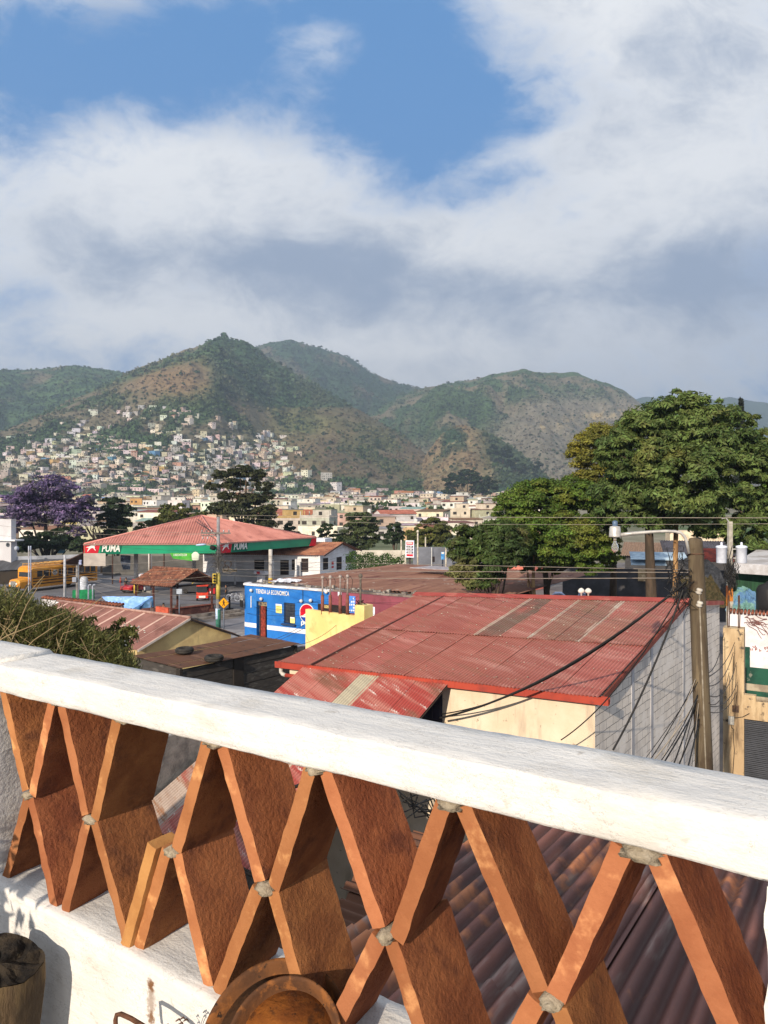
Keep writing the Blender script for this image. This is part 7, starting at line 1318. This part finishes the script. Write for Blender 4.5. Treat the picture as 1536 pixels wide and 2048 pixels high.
def vehicles():
    mr = mk('car_red', srgb(196, 30, 36), srgb(180, 26, 32), sc=1, rough=.3, spec=.5); car(273, 88, 250, mr, 'red hatchback car on the forecourt nearest to the standing man'); car(297, 95, 75, mr, 'red car with white number plate behind the kiosk posts')
    mo = mk('car_orangered', srgb(214, 70, 40), srgb(190, 52, 34), sc=2, rough=.4); car(408, 79, 95, mo, 'red three-wheeled mototaxi seen from behind beside the kiosk', kind='mototaxi', taxi=True); car(428, 84, 80, mr, 'red mototaxi half hidden behind the concrete utility pole', kind='mototaxi', taxi=True)
    car(360, 100, 10, mk('car_dark', (.03, .03, .035), rough=.3), 'dark parked car in shade under the canopy'); car(398, 86, 160, mk('car_charcoal', (.05, .05, .055), rough=.3), 'charcoal car beside the red mototaxi')
    # bicycle
    d = 78; c = Pz(466, d, gz(d)); r = root('bicycle', c, 'pale grey bicycle standing on the forecourt near the blue shop', 'bicycle'); mg = mk('cycle_grey', srgb(196, 196, 192), rough=.4); x = V((.95, -.3, 0)).normalized(); y = V((x.y, -x.x, 0))
    for o in (-.52, .52): b = MB(); pts = [c+x*o+UP*.34+(x*math.cos(t)+UP*math.sin(t))*.33 for t in np.linspace(0, 2*math.pi, 21)]; b.tube(pts, .022, 6); [b.tube([c+x*o+UP*.34, p], .006, 3) for p in pts[::2]]; b.build('wheel', mg, r, True)
    b = MB(); P2 = lambda q, h: c+x*q+UP*h; [b.tube(list(p), .02, 5) for p in ((P2(-.52, .34), P2(-.05, .32)), (P2(-.05, .32), P2(-.18, .85)), (P2(-.18, .78), P2(.38, .82)), (P2(-.05, .32), P2(.38, .76)), (P2(.52, .34), P2(.36, .98)), (P2(-.52, .34), P2(-.18, .78)))]; b.build('frame', mg, r, True); b = MB(); b.tube([P2(.36, .98)-y*.28, P2(.36, 1.0), P2(.36, .98)+y*.28], .018, 5); b.build('handlebar', BLK, r); b = MB(); b.lathe([(0, 0), (.07, .01), (.09, .05), (0, .07)], P2(-.2, .86), n=10); b.build('saddle', BLK, r)
vehicles()
def person(base, face, label, shirt, trousers, pose='stand', scale=1.0, h=1.68):
    """one skinned body; clothes are separate skins over it"""
    f = V((math.cos(face), math.sin(face), 0)); s = V((-f.y, f.x, 0)); k = h/1.7
    T = lambda x, y, z: V((x*k, y*k, z*k))
    sit = pose == 'sit'; hz = .46 if sit else .90
    J = dict(pel=(0, 0, hz), sp=(.01, 0, hz+.2), ch=(0, 0, hz+.40), nk=(.01, 0, hz+.55), hd=(.03, 0, hz+.64), tp=(.02, 0, hz+.77))
    for sd, n in ((1, 'l'), (-1, 'r')):
        J['sh'+n] = (0, sd*.17, hz+.48); J['el'+n] = (.03 if not sit else .12, sd*.23, hz+.22); J['wr'+n] = (.10 if not sit else .3, sd*.20, hz+.0 if not sit else hz+.14); J['hn'+n] = (.13 if not sit else .38, sd*.19, hz-.08 if not sit else hz+.12); J['hp'+n] = (0, sd*.09, hz-.03)
        if sit: J['kn'+n] = (.42, sd*.11, .45); J['an'+n] = (.42, sd*.11, .07); J['ft'+n] = (.58, sd*.12, .04)
        else: J['kn'+n] = (.03*sd, sd*.10, .48); J['an'+n] = (-.03+.05*sd, sd*.11, .08); J['ft'+n] = (.12+.05*sd, sd*.13, .04)
    R = dict(pel=.13, sp=.12, ch=.14, nk=.055, hd=.095, tp=.075, sh=.065, el=.045, wr=.032, hn=.038, hp=.09, kn=.06, an=.042, ft=.04)
    E = [('pel', 'sp'), ('sp', 'ch'), ('ch', 'nk'), ('nk', 'hd'), ('hd', 'tp')]
    for n in 'lr': E += [('ch', 'sh'+n), ('sh'+n, 'el'+n), ('el'+n, 'wr'+n), ('wr'+n, 'hn'+n), ('pel', 'hp'+n), ('hp'+n, 'kn'+n), ('kn'+n, 'an'+n), ('an'+n, 'ft'+n)]
    def skin(names, infl, edges):
        idx = {n: i for i, n in enumerate(names)}; me = bpy.data.meshes.new('skin'); me.from_pydata([tuple(base+f*J[n][0]*k+s*J[n][1]*k+UP*J[n][2]*k) for n in names], [(idx[a], idx[b]) for a, b in edges], [])
        ob = bpy.data.objects.new('skin', me); COL.objects.link(ob); md = ob.modifiers.new('s', 'SKIN'); md.use_smooth_shade = True; sub = ob.modifiers.new('d', 'SUBSURF'); sub.levels = sub.render_levels = 1
        for n, i in idx.items():
            q = R.get(n, R.get(n[:-1], .05))*k*infl; me.skin_vertices[0].data[i].radius = (q, q)
        me.skin_vertices[0].data[idx[names[0]]].use_root = True
        dg = bpy.context.evaluated_depsgraph_get(); out = bpy.data.meshes.new_from_object(ob.evaluated_get(dg)); bpy.data.objects.remove(ob); return out
    r = root('person', base, label, 'person'); ms = mk('skin_brown', (.30, .16, .10), (.27, .14, .09))
    def put(me, nm, mat): me.materials.clear(); me.materials.append(mat); link_mesh(nm, me, r)
    put(skin(list(J), 1, E), 'body', ms)
    up = ['pel', 'sp', 'ch', 'shl', 'ell', 'shr', 'elr']; put(skin(up, 1.14, [('pel', 'sp'), ('sp', 'ch'), ('ch', 'shl'), ('shl', 'ell'), ('ch', 'shr'), ('shr', 'elr')]), 'shirt', shirt)
    lo = ['pel', 'hpl', 'knl', 'anl', 'hpr', 'knr', 'anr']; put(skin(lo, 1.16, [('pel', 'hpl'), ('hpl', 'knl'), ('knl', 'anl'), ('pel', 'hpr'), ('hpr', 'knr'), ('knr', 'anr')]), 'trousers', trousers)
    b = MB(); hd = base+f*(J['tp'][0]-.02)*k+UP*(J['tp'][2]-.02)*k; b.lathe([(.088*k, -.05*k), (.098*k, 0), (.085*k, .055*k), (.045*k, .09*k), (0, .098*k)], hd, n=14); b.build('hair', BLK, r, True)
md_ = mk('cloth_dark', (.025, .027, .03), (.04, .04, .045), sc=8); mg_ = mk('cloth_grey', (.14, .16, .16), (.10, .12, .12), sc=8); mb_l = mk('cloth_navy', (.03, .04, .07))
person(Pz(252, 88, gz(88)), math.radians(-60), 'person in dark clothes standing on the forecourt beside the red car', md_, md_)
person(Pz(327, 63.6, gz(64)+.1), math.radians(-70), 'person in a grey shirt seated at the kiosk counter', mg_, mb_l, 'sit'); person(Pz(452, 79, gz(79)), math.radians(200), 'person in black beside the pale bicycle', md_, md_)
def forecourt_bits():
    b = MB(); q = P(241, 1168, 90); c = Pz(241, 90, gz(90)); b.lathe([(.16, 0), (.04, .6), (.0, .62)], c+UP*.9, n=12); b.tube([c, c+UP*.9], .03, 6); tag(b.build('traffic_cone', mk('cone_orange', srgb(176, 70, 50)), None, True), 'orange red cone marker standing near the person in dark clothes', 'cone')
    for px, d, lab in ((168, 84, 'white painted tank cylinder beside the yellow bus rear'),):
        b = MB(); b.lathe([(.42, 0), (.45, .1), (.45, 1.7), (.3, 1.95), (0, 2)], Pz(px, d, gz(d)+.2), n=16); tag(b.build('white_tank', mk('tank_white', srgb(206, 206, 202), srgb(180, 180, 176), sc=2), None, True), lab, 'tank')
    b = MB(); c = Pz(167, 80, gz(80)); b.cbox(c, 2.2, .8, 1.0, .3); tag(b.build('green_bin', mk('bin_green', srgb(36, 140, 80), srgb(28, 110, 64), sc=2)), 'low green container behind the tiled white wall', 'container')
    for px, lab in ((177, 'left grey vent pipe with bent top behind the tiled wall'), (185.5, 'right grey vent pipe with bent top behind the tiled wall')):
        b = MB(); c = Pz(px, 79, gz(79)); t = P(px, 1173, 79); b.tube([c, t, t+V((.06, 0, .16)), t+V((.22, 0, .2)), t+V((.28, 0, .08))], .09, 8); tag(b.build('vent_pipe', mk('vent_grey', srgb(176, 178, 180), srgb(146, 148, 150), sc=3, rough=.4), None, True), lab, 'pipe', 'vent pipes behind the tiled wall')
    b = MB(); c = Pz(459, 70, gz(70)); b.tube([c, c+UP*1.3], .10, 8); b.cbox(c, .6, .6, .15); tag(b.build('bollard', BLK), 'black bollard at the corner of the pavement', 'bollard')
forecourt_bits()
# ================================================================ poles, signs, wires
def pole_round(name, px, y0, d, r0, r1, mat, lab, extra=None, cat='utility pole'):
    base = Pz(px, d, gz(d)); t = P(px, y0, d); r = root(name, base, lab, cat); b = MB(); b.tube([base, t], [r0, r1], 12); b.build('shaft', mat, r, True); return r, base, t
def poles():
    mc = mk('pole_greyconc', srgb(150, 146, 138), srgb(126, 122, 116), sc=2, bump=.2, bsc=15); d = 58; r, base, t = pole_round('concrete_pole', 436.5, 1034, d, .19, .125, mc, 'tall concrete utility pole with crossarm, street lamp and traffic light', None)
    b = MB(); b.tube([base, base+UP*1.5], .2, 12); b.build('green_base', mk('base_green', srgb(70, 130, 104), srgb(56, 104, 84), sc=3), r, True); b = MB(); b.tube([P(436.5, 1198, d), P(436.5, 1145, d)], [.178, .165], 12); b.build('yellow_band', mk('band_yellow', srgb(208, 184, 84), srgb(176, 156, 80), sc=3), r, True); b = MB(); b.tube([P(436, 1238, d), P(436, 1217, d)], .20, 12); b.build('poster', mk('poster_white', srgb(214, 220, 226), srgb(150, 180, 200), sc=6), r, True)
    ca = mk('crossarm_grey', srgb(130, 120, 106), srgb(96, 88, 78), sc=4); b = MB(); ax = V((.97, -.24, 0)).normalized(); c = P(436.5, 1066, d)
    b.obox(c-ax*1.5-UP*.06+V((0, -.18, 0)), ax*2.6, V((0, .1, 0)), UP*.12); b.obox(c-ax*1.45-UP*.26+V((0, -.18, 0)), ax*1.3, V((0, .08, 0)), UP*.08); b.tube([c-UP*.7, c-ax*1.0], .03, 5); b.build('crossarm', ca, r)
    b = MB()
    for k in (-1.4, -1.0, -.55, .5, .95): q = c+ax*k+UP*.06+V((0, -.13, 0)); b.lathe([(.03, 0), (.07, .05), (.05, .09), (.075, .13), (.03, .2), (0, .22)], q, n=8)
    for k in (-1.3, -.9): q = c+ax*k-UP*.5+V((0, -.13, 0)); b.lathe([(0, 0), (.07, .05), (.05, .12), (.02, .2), (0, .22)], q, n=8)
    b.build('insulator', mk('insulator_pale', srgb(196, 190, 180), srgb(110, 90, 80), sc=8), r, True)
    b = MB(); q0 = P(437, 1098, d); b.tube([q0, P(420, 1091, d), P(412, 1089.5, d)], .03, 6); la = b.build('lamp_arm', mk('arm_grey', (.3, .3, .29)), r); b = MB(); h = P(402, 1089.5, d); b.lathe([(0, -.42), (.10, -.38), (.16, -.1), (.15, .2), (.06, .42), (0, .44)], h, V((1, 0, .08)), 14, .55); b.build('lamp_head', mk('lamp_skyblue', srgb(176, 196, 208), rough=.4), r, True)
    b = MB(); q = P(431, 1097, d-.2); b.lathe([(0, 0), (.16, .02), (.2, .2), (.16, .42), (0, .46)], q, V((-.6, -.4, .2)), 12); b.build('floodlight', BLK, r, True)
    # traffic light and hanging wire bunches
    b = MB(); b.cbox(P(429, 1166, d-.25), .28, .22, .75); q = b.build('traffic_light', mk('signal_yellow', srgb(212, 180, 70), srgb(190, 158, 60)), r); b = MB(); [b.lathe([(0, 0), (.09, 0), (.09, .08), (0, .08)], P(429, 1166, d-.37)+UP*(.14+.23*k), V((0, -1, 0)), 10) for k in range(3)]; b.build('signal_lens', BLK, q)
    rn = random.Random(15); b = MB()
    for k in range(60): p0 = P(436+rn.gauss(0, 3), 1118+rn.gauss(0, 12), d-.2); b.tube([p0+V((rn.gauss(0, .22), rn.gauss(0, .05), rn.gauss(0, .32))) for _ in range(4)], .013, 3, False)
    b.build('wire_tangle', mk('cable_grey', (.12, .115, .11), (.04, .04, .04), sc=9), r)
    for cx, cy, R_ in ((456, 1128, .28), (452, 1136, .22)): 
        b = MB(); c = P(cx, cy, d-.3); [b.tube([c+V((math.cos(t)*R_*rn.uniform(.8, 1.1), rn.gauss(0, .03), math.sin(t)*R_)) for t in np.linspace(0, 6.28, 13)], .014, 4, False) for _ in range(9)]; b.build('cable_coil', mk('coil_brown', (.09, .06, .045), (.03, .025, .02), sc=9), r)
    b = MB(); c = P(460, 1141, d-.3); [b.tube([c+V((-.6, 0, rn.gauss(0, .06))), c+V((0, 0, rn.gauss(0, .1))), c+V((.55, 0, rn.gauss(0, .06)))], .014, 3) for _ in range(14)]; b.build('cable_bundle', mk('bundle_tan', (.28, .24, .18)), r)
    # pedestrian crossing sign
    d2 = 57.2; r, base, t = pole_round('crossing_sign', 447.5, 1200, d2, .055, .055, mk('post_galv', srgb(120, 126, 130), rough=.5), 'yellow diamond pedestrian crossing sign on a grey post', None, 'sign'); c = P(447.5, 1206, d2-.1); w = Wall(Pz(430, d2-.08, 0), Pz(465, d2-.2, 0)); T = w.t if w.t.x > 0 else -w.t; S = .45
    dm = lambda q, o: [c+w.n*o+v for v in (T*q, UP*q, -T*q, -UP*q)]; b = MB(); b.prism(dm(S, 0), -w.n*.03); b.build('sign_border', BLK, r); b = MB(); b.prism(dm(S*.95, .012), -w.n*.01); b.build('sign_plate', mk('sign_amber', srgb(240, 160, 10), rough=.4), r)
    b = MB(); pt = lambda x, y: c+T*x*.64+UP*y*.64+w.n*.026
    b.lathe([(0, 0), (.05, 0), (.05, .01), (0, .01)], pt(0, .33), w.n, 12)
    for poly in ([(-.09, .22), (.07, .22), (.09, 0), (-.07, -.02)], [(-.07, 0), (.03, 0), (-.10, -.36), (-.17, -.36)], [(.0, 0), (.09, 0), (.17, -.36), (.10, -.36)], [(-.08, .22), (-.17, .06), (-.21, .09), (-.11, .24)], [(.06, .22), (.19, .08), (.15, .05), (.04, .17)]): b.prism([pt(*p) for p in poly], w.n*.006)
    b.build('walking_figure', BLK, r)
    # small square sign by the kiosk (seen from behind)
    r, base, t = pole_round('street_sign', 358.5, 1180, 60.5, .045, .045, MATS['post_galv'], 'small grey square sign on a thin post in front of the kiosk', None, 'sign'); b = MB(); b.cbox(P(358.5, 1188, 60.4), .44, .04, .42, .2); b.build('sign_plate', mk('plate_pale', srgb(186, 190, 188), srgb(160, 164, 162), sc=4, rough=.4), r)
    # poles at the left
    mw = mk('pole_whitish', srgb(196, 192, 184), srgb(166, 162, 154), sc=3, bump=.2); pole_round('twin_pole', 57.5, 1092, 76, .07, .06, mk('pole_twin', srgb(190, 192, 194), srgb(150, 140, 130), sc=1), 'left thin steel pole of a pair in front of the bus'); pole_round('twin_pole', 61.5, 1092, 76.3, .07, .06, MATS['pole_twin'], 'right thin steel pole of a pair in front of the bus')
    pole_round('white_pole', 129.5, 1110, 79, .15, .12, mw, 'short whitish concrete pole in front of the yellow bus'); r, base, t = pole_round('grey_pole', 154.5, 1131, 63, .13, .11, mk('pole_weather', srgb(140, 132, 120), srgb(104, 98, 90), sc=3, bump=.3), 'weathered grey pole with a meter box behind the tiled white wall'); b = MB(); b.cbox(P(149.5, 1164, 62.9), .34, .25, .42); b.build('meter_box', mk('meterbox_grey', srgb(150, 152, 154), rough=.4), r); b = MB(); b.tube([P(157.5, 1124, 63), P(157.5, 1200, 63)], .045, 6); b.build('conduit', MATS['post_galv'], r); b = MB(); c = P(161, 1131, 63); b.lathe([(0, 0), (.12, .1), (.10, .3), (.14, .45), (0, .5)], c, n=8); b.build('loudspeaker', mk('horn_pale', srgb(186, 190, 206), srgb(150, 150, 170), sc=9), r)
poles()
def wires():
    thin = mk('wire_pale', (.34, .30, .25), (.24, .21, .18), sc=2, rough=.5); dk = MATS['cable_black']
    def cable(a, b_, sag, rad, mat, lab, n=20, group=None, name='overhead_wire', cat='wire'):
        mb = MB(); pts = [a.lerp(b_, i/n)-UP*sag*4*(i/n)*(1-i/n) for i in range(n+1)]; mb.tube(pts, rad, 5, False); return tag(mb.build(name, mat, None, True), lab, cat, group)
    cable(P(436, 1030, 58), P(1760, 1036, 20), .05, .011, thin, 'long pale overhead wire crossing in front of the trees above the lamp', 40)
    cable(P(436, 1034, 58), P(1700, 1046, 22), .25, .008, thin, 'fainter long wire just below the pale overhead wire', 40)
    g = 'wires strung before the round tree'
    cable(P(440, 1122, 58), P(1384, 1140, 12.7), -.02, .0065, thin, 'upper thin wire strung to the timber pole before the round tree', 40, g); cable(P(440, 1138, 58), P(1384, 1145, 12.7), .04, .009, thin, 'middle pale wire strung to the timber pole before the round tree', 40, g); cable(P(440, 1150, 58), P(1384, 1156, 12.7), .10, .009, thin, 'lower pale wire strung to the timber pole before the round tree', 40, g)
    k0 = P(1376, 1160, 12.5)
    cable(P(1372, 1165, 12.45), P(880, 1436, 15.8), .35, .023, dk, 'thick black cable bundle sweeping down over the red roof to the cream wall', 30); cable(P(1366, 1168, 12.5), P(884, 1428, 15.9), .42, .014, dk, 'thinner black cable running along the thick bundle over the red roof', 30)
    cable(P(1362, 1185, 12.4), P(1122, 1480, 13.9), .30, .012, dk, 'black cable hanging from the timber pole past the cream wall corner', 26); cable(P(1366, 1180, 12.4), P(1226, 1500, 11.6), .16, .017, dk, 'black cable dropping steeply before the grey block wall', 26)
    rn = random.Random(21); gg = 'service wires fanning down from the timber pole'
    for i in range(12):
        x = 1180+i*19+rn.uniform(-8, 8); y = 1520+rn.uniform(0, 60); cable(P(1396+rn.uniform(-8, 8), 1385+rn.uniform(-30, 50), 12.35), P(x, y+80, 10.6+rn.uniform(-.8, .8)), rn.uniform(.02, .25), rn.choice([.006, .008, .012]), dk if i % 5 else MATS['wire_pale'], 'pale service wire among those fanning down from the timber pole' if i % 5 == 0 else 'black service wire fanning down from the timber pole over the block wall', 14, gg)
    for i in range(7): cable(P(1402, 1345+i*12, 12.4), P(1446+rn.uniform(0, 30), 1265+i*20, 23.8), rn.uniform(.1, .5), .010, dk, 'black wire from the timber pole back to the ochre column', 14, 'wires to the ochre column')
    b = MB()
    for k in range(55): c = P(1366+rn.gauss(0, 14), 1165+rn.gauss(0, 22), 12.55+rn.gauss(0, .05)); b.tube([c+V((rn.gauss(0, .07), rn.gauss(0, .05), rn.gauss(0, .10))) for _ in range(4)], .006, 4, False)
    for k in range(9): c = P(1372-k*3, 1190, 12.5); b.tube([P(1378, 1180, 12.5), c-UP*(.06+.012*k), P(1330+k*4, 1196-k*6, 12.6)], .006, 4, False)
    tag(b.build('wire_tangle', dk), 'black tangle of cables tied at the timber pole above the red ridge', 'cables')
    gs = 'thin wires over the filling station forecourt'
    for i, (x0, y0, d0, x1, y1, d1) in enumerate(((436, 1105, 58, -60, 1062, 90), (436, 1112, 58, 40, 1125, 76), (436, 1124, 58, -40, 1140, 70), (436, 1132, 58, 60, 1132, 76), (436, 1142, 58, 150, 1142, 63), (436, 1150, 58, 150, 1150, 63), (436, 1158, 58, 110, 1128, 70), (436, 1190, 58, 150, 1150, 63), (436, 1204, 58, 150, 1160, 63), (430, 1166, 58, 60, 1136, 80), (300, 1178, 63, 60, 1140, 76), (262, 1200, 63, 150, 1145, 63))):
        cable(P(x0, y0, d0), P(x1, y1, d1), .35+.1*(i % 4), .009, thin if i % 2 else dk, ['black', 'pale'][i % 2]+' thin wire strung across the forecourt from the concrete pole', 18, gs)
    gs2 = 'wires between the concrete pole and the station building'
    for i, (y0, x1, y1, d1) in enumerate(((1112, 700, 1092, 95), (1116, 700, 1100, 95), (1122, 690, 1110, 90), (1128, 800, 1122, 85), (1134, 640, 1128, 90), (1140, 880, 1128, 70), (1146, 800, 1132, 70), (1118, 640, 1116, 95))): cable(P(440, y0, 58), P(x1, y1, d1), .5+.15*(i % 3), .009, thin if i % 2 else dk, ['black', 'pale'][i % 2]+' thin wire running from the concrete pole past the white building', 18, gs2)
    gs3 = 'wires in front of the blue shop'
    for i, (x0, y0, d0, x1, y1, d1) in enumerate(((440, 1183, 58, 840, 1205, 44), (440, 1190, 58, 850, 1232, 43), (440, 1196, 58, 660, 1198, 48), (440, 1202, 58, 720, 1222, 40), (300, 1172, 70, 640, 1205, 48), (436, 1214, 58, 690, 1222, 40), (430, 1330, 24, 716, 1192, 44), (360, 1330, 24, 640, 1230, 40), (560, 1292, 28, 700, 1222, 33))): cable(P(x0, y0, d0), P(x1, y1, d1), .3+.08*(i % 3), .010, dk, 'thin black wire sagging across the front of the blue shop', 18, gs3)
    for i, (x0, y0, d0, x1, y1, d1) in enumerate(((395, 1038, 90, 436, 1072, 58), (388, 1040, 92, 436, 1068, 58), (404, 1046, 88, 436, 1076, 58))): cable(P(x0, y0, d0), P(x1, y1, d1), .1, .03, dk, 'thick black cable climbing from the crossarm over the salmon roof', 10, 'cables from the crossarm')
    cable(P(440, 1068, 58), P(-200, 1010, 52), .4, .010, thin, 'pale wire running from the crossarm towards the white building', 20); cable(P(440, 1066, 58), P(-200, 1016, 56), .9, .010, thin, 'second pale wire sagging from the crossarm towards the white building', 20)
    cable(P(540, 1590, 9.4), P(760, 1470, 16), .15, .028, dk, 'short black cable crossing the lean-to roof', 12); b = MB()
    for k in range(9): b.tube([P(775+k*9+rn.uniform(-6, 6), 1585+rn.uniform(-10, 30), 11), P(810+rn.uniform(-20, 20), 1600+rn.uniform(-20, 40), 11), P(845+rn.uniform(-15, 25), 1600+rn.uniform(-20, 40), 11.3), P(880, 1640+rn.uniform(-20, 20), 11.5)], .012, 4, False)
    tag(b.build('cable_heap', dk), 'loose heap of black cables at the foot of the cream wall', 'cables')
wires()
# ================================================================ the air
def haze():
    m = bpy.data.materials.new('haze'); m.use_nodes = True; nt = m.node_tree; nt.nodes.remove(nt.nodes['Principled BSDF']); v = nt.nodes.new('ShaderNodeVolumePrincipled'); v.inputs['Density'].default_value = HAZE_D; v.inputs['Color'].default_value = (.56, .71, .94, 1); v.inputs['Anisotropy'].default_value = .15
    nt.links.new(v.outputs[0], nt.nodes['Material Output'].inputs['Volume']); b = MB(); b.obox(V((-9500, -300, -8)), V((19500, 0, 0)), V((0, 9600, 0)), V((0, 0, 690))); o = b.build('haze', m); tag(o, kind='stuff')
HAZE_D = 2.6e-4
haze()
